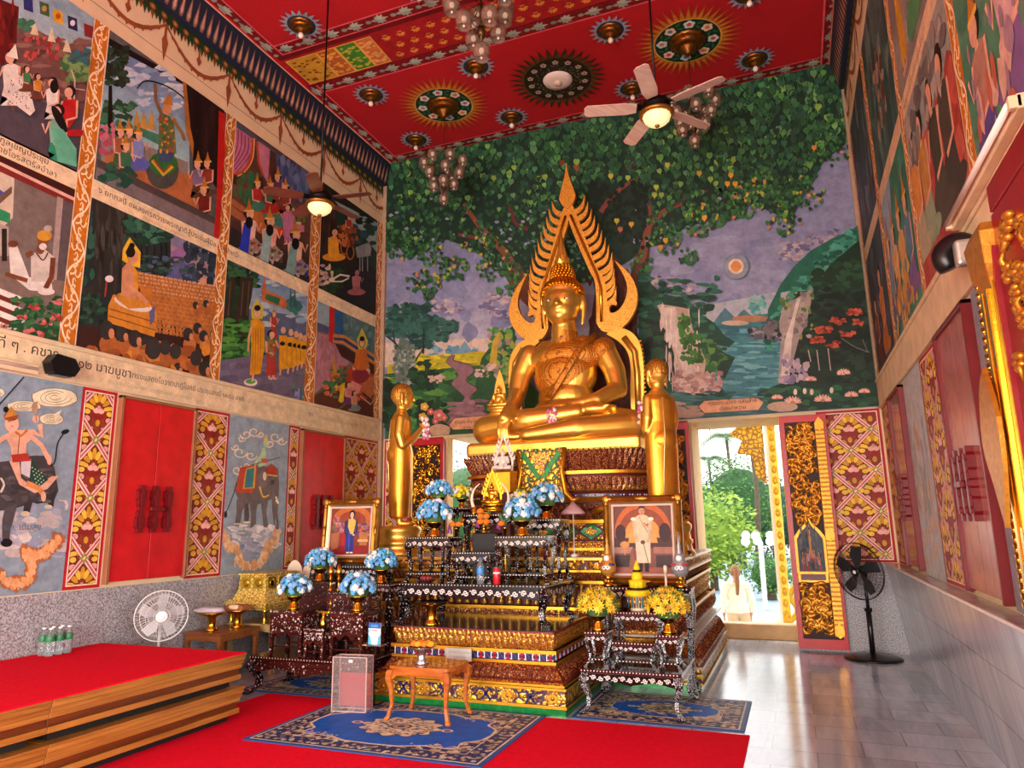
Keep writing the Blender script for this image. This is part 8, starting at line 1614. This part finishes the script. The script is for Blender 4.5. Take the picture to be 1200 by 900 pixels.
# ============================================================ left offering furniture
WT = wood('brown_table_wood', '#7a4420', '#9a5c2e', 7, .3)
def plain_table(label, x0, x1, y0, y1, h, M_, name='offering_table', lw=.04, ap=.09, z0=0):
    t = thing(name, label, 'table', ((x0+x1)/2, (y0+y1)/2, z0)); hx, hy = (x1-x0)/2, (y1-y0)/2; m = MB(M_); m.box(-hx, hx, -hy, hy, h-.025, h); m.build('table_top', t, bevel=.006); m = MB(M_)
    for (O, U, N, L) in (((0, -hy+.02, 0), (1,0,0), (0,-1,0), hx-.02), ((0, hy-.02, 0), (1,0,0), (0,1,0), hx-.02), ((hx-.02, 0, 0), (0,1,0), (1,0,0), hy-.02), ((-hx+.02, 0, 0), (0,1,0), (-1,0,0), hy-.02)):
        m.prism([(-L, h-.025), (L, h-.025), (L, h-ap-.04), (L*.85, h-ap), (L*.4, h-ap+.015), (0, h-ap), (-L*.4, h-ap+.015), (-L*.85, h-ap), (-L, h-ap-.04)], O, U, (0,0,1), N, .014)
    m.build('apron', t)
    for sx in (-1, 1):
        for sy in (-1, 1): m = MB(M_); X, Y = sx*(hx-.03), sy*(hy-.03); loft4(m, [(X+sx*.012, Y+sy*.012, 0, lw*.5, lw*.5), (X+sx*.012, Y+sy*.012, .02, lw*.5, lw*.5), (X-sx*.004, Y-sy*.004, .08, lw*.35, lw*.35), (X, Y, h*.5, lw*.45, lw*.45), (X, Y, h-.025, lw*.6, lw*.6)]); m.build('leg', t)
    return t
plain_table('brown wooden offering table against the granite wall', -6.22, -5.72, 6.12, 6.72, .52, WT)
for i, (x, y, s, l) in enumerate(((-6.02, 6.30, .9, 'gold pedestal tray with folded white cloth, front one on the brown table'), (-5.92, 6.58, .9, 'gold pedestal tray behind the one holding white cloth'))): phan(l, (x, y, .521), s, .15, .19, 'gold trays on the brown table')
m = MB(mat('white_folded_cloth', '#d8d0dc', .8, 0, .05, 8)); m.ell((0, 0, .02), (.20, .11, .028), 0, 18, 10); m.ell((.03, 0, .04), (.16, .09, .018), 0, 18, 10); o = m.build('folded_cloth'); o.location = (-6.05, 6.28, .712); tag(o, 'folded white cloth lying on the front gold tray', 'cloth')
m = MB(mat('brown_parcel', '#a0643c', .7), IV); m.box(-.12, .12, -.08, .08, 0, .06); m.ell((0, -.06, .04), (.10, .03, .03), 1); o = m.build('wrapped_parcel', bevel=.01); o.location = (-5.92, 6.58, .700); tag(o, 'brown wrapped parcel on the rear gold tray', 'parcel')
GB = carved('bright_gold_chest', '#ffe27a', '#9a7420', 26, .3, .45, .3, .7)
t = thing('gold_chest', 'bright gold decorated scripture chest on gold legs by the wall', 'chest', (-5.98, 7.15, .531)); m = MB(GB, GOLDB); loft4(m, [(0, 0, .26, .24, .34), (0, 0, .32, .22, .32), (0, 0, .36, .20, .30), (0, 0, .52, .19, .29), (0, 0, .535, .205, .305), (0, 0, .55, .205, .305)], 0); m.build('chest_body', t)
m = MB(GB, GOLDB); loft4(m, [(0, 0, .15, .27, .37), (0, 0, .19, .29, .39), (0, 0, .22, .30, .40), (0, 0, .26, .27, .37)], 0); m.build('skirt', t)
m = MB(mat('chest_panel', '#c8a83a', .3, .8), GOLDB)
for i in range(3): y = -.19+i*.19; m.box(.195, .20, y-.07, y+.07, .38, .51, 0); m.ell((.20, y, .445), (.006, .045, .045), 1, 10, 6)
for x in (-.09, .09): m.box(x-.07, x+.07, -.30, -.295, .38, .51, 0); m.ell((x, -.30, .445), (.045, .006, .045), 1, 10, 6)
m.build('relief_panels', t)
for sx in (-1, 1):
    for sy in (-1, 1): m = MB(GOLDB); m.lathe([(.03, 0), (.03, .01), (.018, .03), (.026, .07), (.022, .13), (.035, .16)], c=(sx*.24, sy*.34, 0), n=10); m.build('leg', t)
plain_table('pale low table with gold carved apron under the gold chest', -6.26, -5.60, 6.80, 7.56, .53, mat('pale_gold_wood', '#c8b078', .35, .3, .3, 20), lw=.05)
for i, (x, y) in enumerate(((-6.12, 7.80), (-5.90, 7.84))):
    t = thing('talipot_fan', 'pale oval ceremonial fan standing on a thin pole, %s of the pair' % ('left', 'right')[i], 'ceremonial fan', (x, y, 0)); m = MB(mat('cream_silk', '#ecdcc4', .6, 0, .05)); m.prism([(.10*cos(a)*(1-.12*sin(a)), 1.02+.17*sin(a)) for a in [2*pi*j/28 for j in range(28)]], (0, -.012, 0), (.8,.6,0), (0,0,1), (.6,-.8,0), .012); m.build('blade', t); m = MB(WT); m.tube([(0, 0, 0), (0, 0, 1.25)], .008, 8); m.lathe([(.06, 0), (.06, .02), (.02, .04)], n=14); m.build('pole', t)
t = thing('brass_jar', 'dark brass jar on a tall stand beside the carved set', 'jar', (-5.50, 7.75, 0)); m = MB(BRB); m.lathe([(.09, 0), (.09, .03), (.03, .08), (.025, .85), (.07, .9), (.075, .92)], n=18); m.build('stand', t); m = MB(BRB); m.lathe([(.05, .92), (.085, .98), (.09, 1.03), (.065, 1.08), (.085, 1.12), (.06, 1.11)], n=20); m.build('jar', t)
m = MB(BKP); m.box(-.16, .16, -.12, .12, 0, 1.35); m.box(-.13, .13, -.13, -.12, .8, 1.3); o = m.build('loudspeaker', bevel=.015); o.location = (-5.75, 8.25, 0); tag(o, 'black cabinet standing before the far left red shutters', 'loudspeaker')
# ============================================================ wall lamps
t = thing('wall_tube_lamp', 'cream fluorescent batten at the left edge above the buffalo painting', 'lamp', (XL+.037, 3.7, 3.04)); m = MB(CREAMD); m.box(0, .05, -.75, .52, -.06, .03); m.build('batten', t, bevel=.005); m = MB(WGL); m.tube([(.075, -.72, -.015), (.075, .49, -.015)], .014, 10); m.build('tube', t)
t = thing('floodlight', 'black floodlight fixed on the cream band over the left wall', 'lamp', (XL+.037, 4.40, 3.09)); m = MB(BKP); m.prism([(-.14, .02), (-.09, .10), (.09, .085), (.15, .0), (.10, -.085), (-.10, -.08)], (.02, 0, 0), (0,1,0), (0,0,1), (1,0,0), .12); m.build('housing', t, bevel=.01); m = MB(mat('lamp_lens', '#2a2a2e', .1)); m.box(.03, .13, -.08, .08, -.092, -.086); m.build('lens', t)
t = thing('wall_tube_lamp', 'bare fluorescent tube in a cream holder above the carved doorway at right', 'lamp', (XR-.05, 4.12, 3.36)); m = MB(CREAMD); m.box(-.05, .0, -.75, .68, -.035, .035); m.box(-.08, -.03, .64, .68, -.03, .03); m.box(-.08, -.03, -.75, -.71, -.03, .03); m.build('batten', t, bevel=.004); m = MB(mat('tube_glass', '#e8e0d4', .15, 0, 0)); m.tube([(-.075, -.72, 0), (-.075, .65, 0)], .016, 12); m.build('tube', t)
t = thing('floodlight', 'black and grey floodlight fixed beneath the tube lamp on the right wall', 'lamp', (XR-.036, 4.62, 3.10)); m = MB(BKP); m.tube(smooth([(-.02, 0, .07), (-.10, 0, .08), (-.16, 0, .02), (-.14, 0, -.07)], 4), [.055, .06] + [.066]*9 + [.06, .055], 14); m.build('housing', t); m = MB(mat('brushed_metal', '#b8b4ac', .35, .6)); m.box(-.14, -.02, -.20, -.12, -.11, .04); m.build('reflector', t, bevel=.02, seg=3)
# ============================================================ door leaves with gilded relief
REL = mat('carved_relief_gold', '#c98a2e', .38, .7, .2, 30, .2, 80); RELD = mat('relief_ground', '#2a1010', .6)
def relief(m, x0, x1, z0, z1, y, n, mi, seed, r=.05):
    rng = random.Random(seed)
    for i in range(n):
        x, z = rng.uniform(x0+.02, x1-.02), rng.uniform(z0+.02, z1-.02); a0 = rng.uniform(0, 6.28); sg = rng.choice((-1, 1)); P = []; R_ = []
        for q in range(8):
            t = q*.62; rr = r*(1-q/9); px_, pz_ = x+cos(a0+sg*t)*rr, z+sin(a0+sg*t)*rr
            P.append((min(x1-.006, max(x0+.006, px_)), y-.006-.006*(q/8), min(z1-.006, max(z0+.006, pz_)))); R_.append(.017+.006*sin(q)); 
        m.tube(P, [k*r/.05 for k in R_], 6, mi, up=(0, -1, 0)); e = P[0]; m.tube([e, (min(x1-.006, max(x0+.006, e[0]+cos(a0-sg*1.2)*r*.7)), e[1]-.004, min(z1-.006, max(z0+.006, e[2]+sin(a0-sg*1.2)*r*.7)))], [.012*r/.05, .002], 6, mi)
def leaf(name, x0, x1, y, scene_, seed, label=None, red='#b01a24', flip=False, hz=2.92):
    d = thing(name, '', '', ((x0+x1)/2, y, .03)); del d['label']; del d['category']; d['kind'] = 'structure'; hw = abs(x1-x0)/2; H = hz; REDF = mat('door_red', '#c01c28', .35, 0, .1, 8)
    m = MB(REDF, RELD); m.box(-hw, hw, -.025, .025, 0, H, 0); m.box(-hw+.06, hw-.05, -.028, -.024, .12, H-.09, 1)
    m.build('door_panel', d, bevel=.003)
    a, b = -hw+.065, hw-.055
    if scene_: 
        c1 = b-.10; m = MB(REL); relief(m, a, c1, 1.5, H-.1, -.03, 150, 0, seed, .055); relief(m, a, c1, .18, .80, -.03, 80, 0, seed+1, .06); m.build('gilded_relief', d)
        m = MB(mat('old_gold', '#9a621c', .45, .6, .2, 30), REL); m.box(c1+.01, b+.02, -.06, -.028, .16, H-.12, 0)
        for i in range(46): z = .2+i*.056; m.box(c1+.015, b+.015, -.068, -.06, z, z+.03, 1)
        for z in (.14, 1.30, H-.22): m.prism([(0, 0), (.05, .04), (.055, .10), (0, .18), (-.055, .10), (-.05, .04)], ((c1+b)/2+.015, -.075, z), (1,0,0), (0,0,1), (0,1,0), .03, 1)
        m.build('gold_pilaster', d)
        m = MB(REL, RELD, mat('niche_slate', '#3c4048', .5), mat('maroon_plaque', '#5f1a20', .4)); cx = (a+c1)/2; w = (c1-a)/2
        P = [(-w, .0), (w, .0), (w, .42)]+smooth([(w, .42), (w*.6, .52), (w*.25, .58), (0, .68)], 3)[1:]+smooth([(0, .68), (-w*.25, .58), (-w*.6, .52), (-w, .42)], 3)[1:]
        m.prism([(p[0]*1.04, p[1]-.01+(.03 if p[1] > .3 else 0)) for p in P], (cx, -.036, .92), (1,0,0), (0,0,1), (0,1,0), .01, 0); m.prism([(p[0]*.88, p[1]*.95+.01) for p in P], (cx, -.042, .92), (1,0,0), (0,0,1), (0,1,0), .008, 2); m.box(a, c1, -.04, -.028, .80, .93, 0); m.box(a+.03, c1-.03, -.046, -.04, .825, .90, 3)
        m.build('niche_frame', d)
        c = Canvas((cx, -.0425, .93), (1,0,0), (0,0,1), (0,-1,0), px=False); t_ = c.tr; c.tr = lambda p, q: (p*w*.012, (56-q)*.0098)
        specks(c, -60, 2, 60, 52, 50, ['#4a5058', '#30343a', '#5a5e68'], 7, 5, 3); fig(c, 0, 36, 34, '#c88a3a', '#c0803a', pose='sit', halo='#c8963a'); c.ell(0, 36, 24, 3, '#b88a80')
        for (x, y, t, s) in ((-48, 55, '#c03a34', '#a82c2c'), (-26, 56, '#b84a40', '#a02a2a'), (44, 55, '#c03a34', '#b03030'), (18, 52, '#b0607a', '#a05060')): fig(c, x, y, 24, t, s, f=1 if x < 0 else -1, hat='bun')
        specks(c, -50, 36, 50, 44, 30, ['#c08a80', '#b06a60', '#8a4a44'], 5, 3, 4); c.build('niche_scene', d)
    else:
        m = MB(GOLDB if seed == 9 else REL); relief(m, a, b, .15, H-.1, -.03, 300, 0, seed, .055); m.build('gilded_relief', d)
    return d
leaf('door_1', -.10, .47, 9.97, True, 3); leaf('door_2', -1.85, -1.28, 9.97, False, 5); leaf('door_3', -5.70, -5.07, 9.97, False, 9); leaf('door_4', -3.88, -3.32, 9.97, False, 7)
# pictures hung on the leaf behind the portrait are too small to read; a narrow plate only
# ---- carved doorway at the right edge
d = thing('door_5', '', '', (1.0, 3.6, 0)); del d['label']; del d['category']; d['kind'] = 'structure'
m = MB(GOLDB, mat('deep_red_frame', '#8a1620', .4), REL); m.box(-.06, .14, .15, .40, 0, 2.78, 0); m.box(-.075, -.05, .19, .235, .1, 2.66, 0); m.box(-.075, -.05, .27, .315, .1, 2.66, 0); m.box(-.05, .14, .11, .155, 0, 2.9, 1)
for i in range(60): z = .05+i*.045; m.tube([(-.065, .35, z), (-.06, .41, z+.03), (.03, .42, z+.02)], .014, 6, 0)
loft4(m, [(.03, .26, 2.66, .09, .10), (.03, .26, 2.76, .11, .14), (.03, .26, 2.92, .12, .16), (.03, .26, 2.97, .10, .12)], 2); m.build('pilaster', d, bevel=.004)
m = MB(mat('deep_red_frame', '#8a1620', .4)); m.box(-.03, .14, -2.1, .12, 3.0, 3.13); m.box(-.03, .14, -2.1, -1.95, 0, 3.02); m.build('lintel', d, bevel=.005)
m = MB(REL, mat('deep_red_frame', '#8a1620', .4)); m.box(-.03, .03, -.46, .11, .03, 2.98, 1); rng = random.Random(4)
for i in range(70):
    y, z = rng.uniform(-.42, -.03), .15+i*.039
    for k in range(5): a = k*1.257+i; m.ell((-.045, y+.03*cos(a), z+.03*sin(a)), (.024, .026, .02), 0, 7, 5)
    m.tube([(-.04, y, z), (-.06, y+.05*cos(i), z+.07*sin(i)), (-.05, y+.07*cos(i+.6), z+.10*sin(i+.6))], [.018, .016, .004], 6, 0)
m.build('carved_leaf', d)
m = MB(GOLDP, REL); m.prism(smooth([(0, .35), (.12, .25), (.2, 0), (.1, -.2), (0, -.4)], 3)+smooth([(0, -.4), (-.1, -.15), (-.12, .1), (0, .35)], 3)[1:-1], (-.09, .31, 1.95), (0,1,0), (0,0,1), (-1,0,0), .02, 1); m.build('mask_ornament', d)
# ============================================================ outside
GR = mat('pale_paving', '#8f9aa2', .6, 0, .08, 3); m = MB(GR); m.box(-16, 8, 10.97, 17, -1.0, -.8); m.box(-60, 40, 17, 90, -2.2, -1.8); m.box(-60, XL-.4, -40, 17, -2.2, -1.8); m.box(XR+.5, 40, -40, 17, -1.0, -.8); m.box(XL-.4, XR+.5, -40, -5.3, -.4, -.2); m.build('ground_1', kind='structure')
# stair balustrade with gold naga and green balusters, right side beyond the doorway
WHI = mat('white_masonry', '#f0e8d8', .6, 0, .04); NAG = mat('yellow_gold_paint', '#c8961c', .35, .4, .2, 20); GRB = mat('lime_glaze', '#a8c020', .3, 0, .1)
m = MB(WHI, GRB, NAG); m.box(-.95+.55, .9, 12.6, 12.85, -.8, .02, 0) if False else None
t = thing('balustrade', 'white and lime green balustrade topped by a golden serpent outside the doorway', 'balustrade', (.1, 12.9, -.8))
m = MB(WHI); m.box(-.75, .6, -.09, .09, 0, .12); m.box(-.75, .6, -.10, .10, .55, .66); m.build('rail', t)
for i in range(6): m = MB(GRB); m.lathe([(.07, .12), (.075, .16), (.04, .2), (.07, .3), (.075, .36), (.035, .46), (.06, .5), (.07, .55)], c=(-.66+i*.2, 0, 0), n=12); m.build('baluster', t)
m = MB(NAG); m.tube(smooth([(-.7, 0, .70), (-.4, 0, .74), (-.2, 0, .95), (-.30, 0, 1.2), (-.12, 0, 1.38), (.05, 0, 1.2), (-.02, 0, 1.0), (.2, 0, .85), (.6, 0, .80)], 5), .05, 8)
for i in range(12): x = -.4+i*.07; m.add([(x, -.01, .9+.2*sin(i)), (x+.05, .01, .9+.2*sin(i)), (x+.06, 0, 1.12+.22*sin(i))], [(0,1,2)])
m.build('serpent', t)
t = thing('gate_pillar', 'tall golden pillar with flame ornament just outside the right doorway', 'pillar', (-.27, 11.75, -.8)); m = MB(NAG, WHI); m.box(-.03, .08, -.08, .08, 0, 4.6, 0); m.box(-.08, -.03, -.05, .05, 0, 4.6, 1)
for i in range(26): z = .2+i*.165; m.ell((.02, -.085, z), (.04, .02, .06), 0, 8, 6)
m.build('shaft', t); m = MB(carved('carved_yellow_gold', '#d8a828', '#8a5a14', 14, .5, .3, .4, .8)); P = smooth([(-.05, 4.4), (-.35, 4.35), (-.5, 4.1), (-.42, 3.95), (-.55, 3.8), (-.38, 3.7), (-.46, 3.5), (-.25, 3.45), (-.2, 3.15), (-.05, 3.0)], 4); m.prism(P, (-.05, 0, -.05), (1,0,0), (0,0,1), (0,1,0), .06); m.build('flame_bracket', t)
for i, (x, h) in enumerate(((-2.74, 2.0), (-2.38, 1.4))):
    m = MB(NAG); m.tube(smooth([(0, 0, 0), (.05, 0, h*.3), (-.06, 0, h*.6), (.04, 0, h*.85), (.10, 0, h)], 5), [.12-.0055*q for q in range(21)], 8); o = m.build('flame_finial'); o.location = (x+.25, 20, -1.8+1.55); tag(o, '%s golden flame finial rising beyond the pedestal' % ('taller', 'shorter')[i], 'finial'); o.location = (x*.93, 17.5, -1.8+1.45-(.0)); 
m = MB(WHI); m.box(-3.1, -1.9, 17.3, 17.8, -1.8, -.36); o = m.build('low_wall', bevel=.03); tag(o, 'low white wall carrying the golden flame finials outside', 'wall')
# vegetation
def leafy(t, c, r, n, cols, s, seed):
    rng = random.Random(seed); m = MB(*[mat('leaf_'+k[1:], k, .7, 0, .2, 3) for k in cols])
    for i in range(n):
        d = Vector((rng.gauss(0, 1), rng.gauss(0, 1), rng.gauss(0, 1))).normalized()*rng.uniform(.55, 1.08); p = Vector((c[0]+d.x*r[0], c[1]+d.y*r[1], c[2]+d.z*r[2])); e = Vector((rng.gauss(0, 1), rng.gauss(0, 1), rng.gauss(0, .6))).normalized(); f = e.orthogonal().normalized()*s*.5; e = e*s
        m.add([p-e, p-f, p+e, p+f], [(0,1,2,3)], rng.randrange(len(cols)))
    m.ell(c, (r[0]*.72, r[1]*.72, r[2]*.72), 0, 12, 8); m.build('foliage', t)
BK = mat('bark', '#5a4a38', .9, 0, .3, 4)
G1 = ['#2c5220', '#3f6a28', '#56802e']; G2 = ['#7f9a30', '#567a2a', '#94a83c']; G3 = ['#22402a', '#305634', '#2a4a2e']
PXX = lambda px, y: W(px, 611, 1, y).x
for i, (px, y, z, rx, rz, cols, l) in enumerate([(832, 38, 1.0, 2.3, 2.2, G2, 'yellow green leafy tree nearest the left edge of the doorway view'), (868, 57, 3.0, 3.2, 3.6, G1, 'tall rounded green tree in the middle of the doorway view'), (815, 72, 2.6, 4.4, 3.6, G3, 'dark green tree far behind at the left of the doorway view'), (905, 64, 2.0, 4.2, 3.6, G3, 'dark green tree far behind at the right of the doorway view'), (897, 34, -.7, 1.1, .9, G1, 'clipped round green bush by the white lamps'), (560, 50, 2.5, 6, 5, G1, 'green tree seen through the left rear doorway'), (400, 45, 2.5, 6, 5, G2, 'yellow green tree far left behind the temple')]):
    x = PXX(px, y)
    t = thing('garden_tree', l, 'tree', (x, y, -1.8)); m = MB(BK); m.tube([(0, 0, 0), (.1, 0, z+1.8)], [.22, .1], 8); m.build('trunk', t); leafy(t, (0, 0, z+1.8), (rx, rx*.7, rz), 2600 if i < 4 else 1200, cols, .16 if i != 4 else .08, i)
for i, (px, y, h, l) in enumerate([(857, 66, 11.0, 'coconut palm rising highest in the doorway view'), (834, 80, 10.2, 'shorter coconut palm at the left of the doorway view'), (884, 46, 10.0, 'coconut palm with drooping fronds beside the golden pillar')]):
    x = PXX(px, y)
    t = thing('palm_tree', l, 'tree', (x, y, -1.8)); m = MB(BK); m.tube([(0, 0, 0), (.3, 0, h*.5), (.1, 0, h)], [.2, .15, .12], 8); m.build('trunk', t); m = MB(mat('palm_leaf', '#4f6a3a', .7, 0, .2, 3))
    for k in range(15):
        a = k*.42*2.4; up = .5+.5*((k*7) % 5)/5; P = [Vector((.1+cos(a)*q*.5, sin(a)*q*.5, h+up*q*.32-q*q*.075)) for q in range(6)]
        for j in range(5):
            for q in range(3):
                p = P[j]+(P[j+1]-P[j])*q/3; d = (P[j+1]-P[j]).normalized(); s = d.cross(Vector((0,0,1))).normalized()
                for sg in (-1, 1): m.add([p, p+d*.12, p+d*.25+s*sg*.55-Vector((0,0,.35))], [(0,1,2)])
    m.build('fronds', t)
t = thing('garden_lamp', 'white globe lamps on a short post outside among the trees', 'lamp', (PXX(889, 30), 30, -1.8)); m = MB(WHI); m.tube([(0, 0, 0), (0, 0, 2.6)], .09, 8); m.build('post', t)
for i in range(7): m = MB(mat('white_globe', '#fbfbf8', .3, 0, 0)); a = i*.9; m.ell((.6*cos(a), .6*sin(a), 2.6+.22*(i % 2)), .17, 0, 12, 8); m.build('lamp_globe', t)
# ---- people outside
def person(label, loc, rz, h, skin, hair, top, bot, longhair=False, bare_legs=True, pack=None):
    t = thing('person', label, 'person', loc, rz); k = h/1.7; m = MB(); V_ = lambda *p: tuple(q*k for q in p)
    m.ell(V_(0, 0, 1.0), V_(.16, .11, .15)); m.ell(V_(0, 0, 1.2), V_(.15, .10, .18)); limb(m, [V_(-.15, 0, 1.36), V_(.15, 0, 1.36)], [.055*k]*2); limb(m, [V_(0, 0, 1.38), V_(0, -.01, 1.50)], [.05*k, .045*k]); m.ell(V_(0, -.01, 1.58), V_(.075, .09, .115), 0, 16, 12); limb(m, [V_(0, -.095, 1.58), V_(0, -.11, 1.555)], [.008*k, .013*k])
    for s in (-1, 1):
        limb(m, [V_(s*.09, 0, .92), V_(s*.10, -.02, .50), V_(s*.10, .02, .08)], [.085*k, .055*k, .035*k]); m.ell(V_(s*.10, -.05, .035), V_(.04, .11, .035)); limb(m, [V_(s*.18, 0, 1.36), V_(s*.24, .02, 1.10), V_(s*.22, -.07, .88)], [.048*k, .038*k, .027*k]); m.ell(V_(s*.22, -.08, .83), V_(.018, .035, .05))
        for f in range(4): limb(m, [V_(s*.215, -.11+.02*f, .80), V_(s*.205, -.115+.02*f, .74+.006*abs(f-1.5))], [.009*k, .007*k])
        limb(m, [V_(s*.215, -.115, .84), V_(s*.20, -.135, .80)], [.010*k, .008*k])
    b = remesh(m, 'body', .014*k, [mat('skin_'+skin[1:], skin, .5, 0, .05)], t, 2)
    shell(b, lambda c: (.93 if not pack else .95)*k < c.z < 1.42*k or (abs(c.x) > .17*k and c.z > .98*k and c.z < 1.42*k), .018*k, 'shirt', [mat('cloth_'+top[1:], top, .8, 0, .06, 12)], t)
    shell(b, lambda c: (.62 if bare_legs else .10)*k < c.z < .97*k and abs(c.x) < .175*k, .014*k, 'trousers', [mat('cloth_'+bot[1:], bot, .8, 0, .06, 12)], t)
    shell(b, lambda c: c.z > 1.52*k and (c.y > -.05*k or c.z > 1.645*k), .012*k, 'hair', [mat('hair_'+hair[1:], hair, .6, 0, .1, 30)], t)
    if longhair: m = MB(mat('hair_'+hair[1:], hair)); m.tube(smooth([V_(0, .06, 1.62), V_(0, .10, 1.48), V_(0, .10, 1.34), V_(.01, .10, 1.22)], 4), [(.075-.003*i)*k for i in range(13)], 12, flat=.6); m.build('long_hair', t)
    if pack: m = MB(mat('pack_'+pack[1:], pack, .8)); m.ell(V_(0, .17, 1.18), V_(.14, .09, .22)); m.build('backpack', t)
    return t
person('woman with long brown hair in a white shirt walking outside the doorway', (-1.02, 12.7, -.8), RAD(-165), 1.68, '#c99878', '#8a5a30', '#f0e6d2', '#d8b890', True)
person('distant visitor in dark clothes with a backpack on the road outside', (PXX(866, 49), 49, -1.8), RAD(175), 1.72, '#b98868', '#6a4a30', '#5a6a58', '#34383c', False, False, '#4a5a4a')
person('distant visitor in a long turquoise outfit standing on the road outside', (PXX(883, 49), 49, -1.8), RAD(30), 1.66, '#b98868', '#2a2220', '#3a9aa0', '#2f8a98', True, False)
person('distant visitor in a purple top beside the one in turquoise', (PXX(890, 50), 50, -1.8), RAD(-20), 1.66, '#b98868', '#2a2220', '#6a5a90', '#b8b8c0', True, False)
SKY, SUN, EXPO = 2.5, 1.4, .5
SUNDIR = (.55, -.25, -.8)
# ============================================================ light and camera
w = bpy.data.worlds.new('sky'); scene.world = w; w.use_nodes = True; nt = w.node_tree; N = nt.nodes; Lk = nt.links
bg = N['Background']; tc = N.new('ShaderNodeTexCoord'); sp = N.new('ShaderNodeSeparateXYZ'); r = N.new('ShaderNodeValToRGB')
Lk.new(tc.outputs['Generated'], sp.inputs[0]); Lk.new(sp.outputs['Z'], r.inputs['Fac'])
r.color_ramp.elements[0].position = .0; r.color_ramp.elements[0].color = (1, .96, .90, 1); r.color_ramp.elements[1].position = .7; r.color_ramp.elements[1].color = (.80, .90, 1, 1)
Lk.new(r.outputs['Color'], bg.inputs['Color']); bg.inputs['Strength'].default_value = SKY
def portal(x, y, z, sx, sy, rot):
    l = bpy.data.lights.new('door_portal', 'AREA'); l.shape = 'RECTANGLE'; l.size = sx; l.size_y = sy; l.cycles.is_portal = True
    o = bpy.data.objects.new('door_portal', l); COL.objects.link(o); o.location = (x, y, z); o.rotation_euler = rot
portal(-2.6, -5.35, 1.9, 7.4, 3.8, (RAD(-90), 0, RAD(180)))
portal(1.4, 2.67, 1.5, 2.1, 3.0, (RAD(90), 0, RAD(90)))
portal(1.4, -1.1, 1.5, 2.6, 3.0, (RAD(90), 0, RAD(90)))
portal(-.69, 10.97, 1.6, 1.17, 2.8, (RAD(90), 0, RAD(180)))
portal(-4.47, 10.97, 1.6, 1.17, 2.8, (RAD(90), 0, RAD(180)))
def fill_light(x, y, z, sx, sy, rot, e, col):  # area lamps added in the doorways to boost the daylight indoors
    l = bpy.data.lights.new('doorway_fill_light', 'AREA'); l.shape = 'RECTANGLE'; l.size = sx; l.size_y = sy; l.energy = e; l.color = col
    o = bpy.data.objects.new('doorway_fill_light', l); COL.objects.link(o); o.location = (x, y, z); o.rotation_euler = rot
for x, w_ in ((-4.95, 1.9), (-2.6, 1.8), (-.25, 1.9)): fill_light(x, -5.2, 1.9, w_, 3.6, (RAD(90), 0, 0), 290, (1, .95, .87))
fill_light(1.45, 2.67, 1.5, 2.0, 2.9, (RAD(90), 0, RAD(90)), 150, (.86, .93, 1)); fill_light(1.45, -1.1, 1.5, 2.5, 2.9, (RAD(90), 0, RAD(90)), 150, (.92, .96, 1))
l = bpy.data.lights.new('sun', 'SUN'); l.energy = SUN; l.angle = .01; l.color = (1, .9, .72)
o = bpy.data.objects.new('sun', l); COL.objects.link(o); o.rotation_euler = Vector(SUNDIR).to_track_quat('-Z', 'Y').to_euler()
cd = bpy.data.cameras.new('camera'); cam = bpy.data.objects.new('camera', cd); COL.objects.link(cam); scene.camera = cam
cd.sensor_width = 36; cd.lens = FPX*36/1200; cd.clip_start = .05; cd.clip_end = 500
R3 = Matrix((CR, CU, -CF)).transposed(); cam.matrix_world = Matrix.Translation(CAM) @ R3.to_4x4()
vs = scene.view_settings; scene.display_settings.display_device = 'sRGB'; vs.view_transform = 'Standard'; vs.look = 'None'; vs.exposure = EXPO; vs.gamma = 1; vs.use_curve_mapping = False
scene.cycles.max_bounces = 10; scene.cycles.diffuse_bounces = 6; scene.cycles.glossy_bounces = 5; scene.cycles.transparent_max_bounces = 12; scene.cycles.sample_clamp_indirect = 8
for o in [o for o in COL.objects if o.type == 'EMPTY' and not o.children]: bpy.data.objects.remove(o)
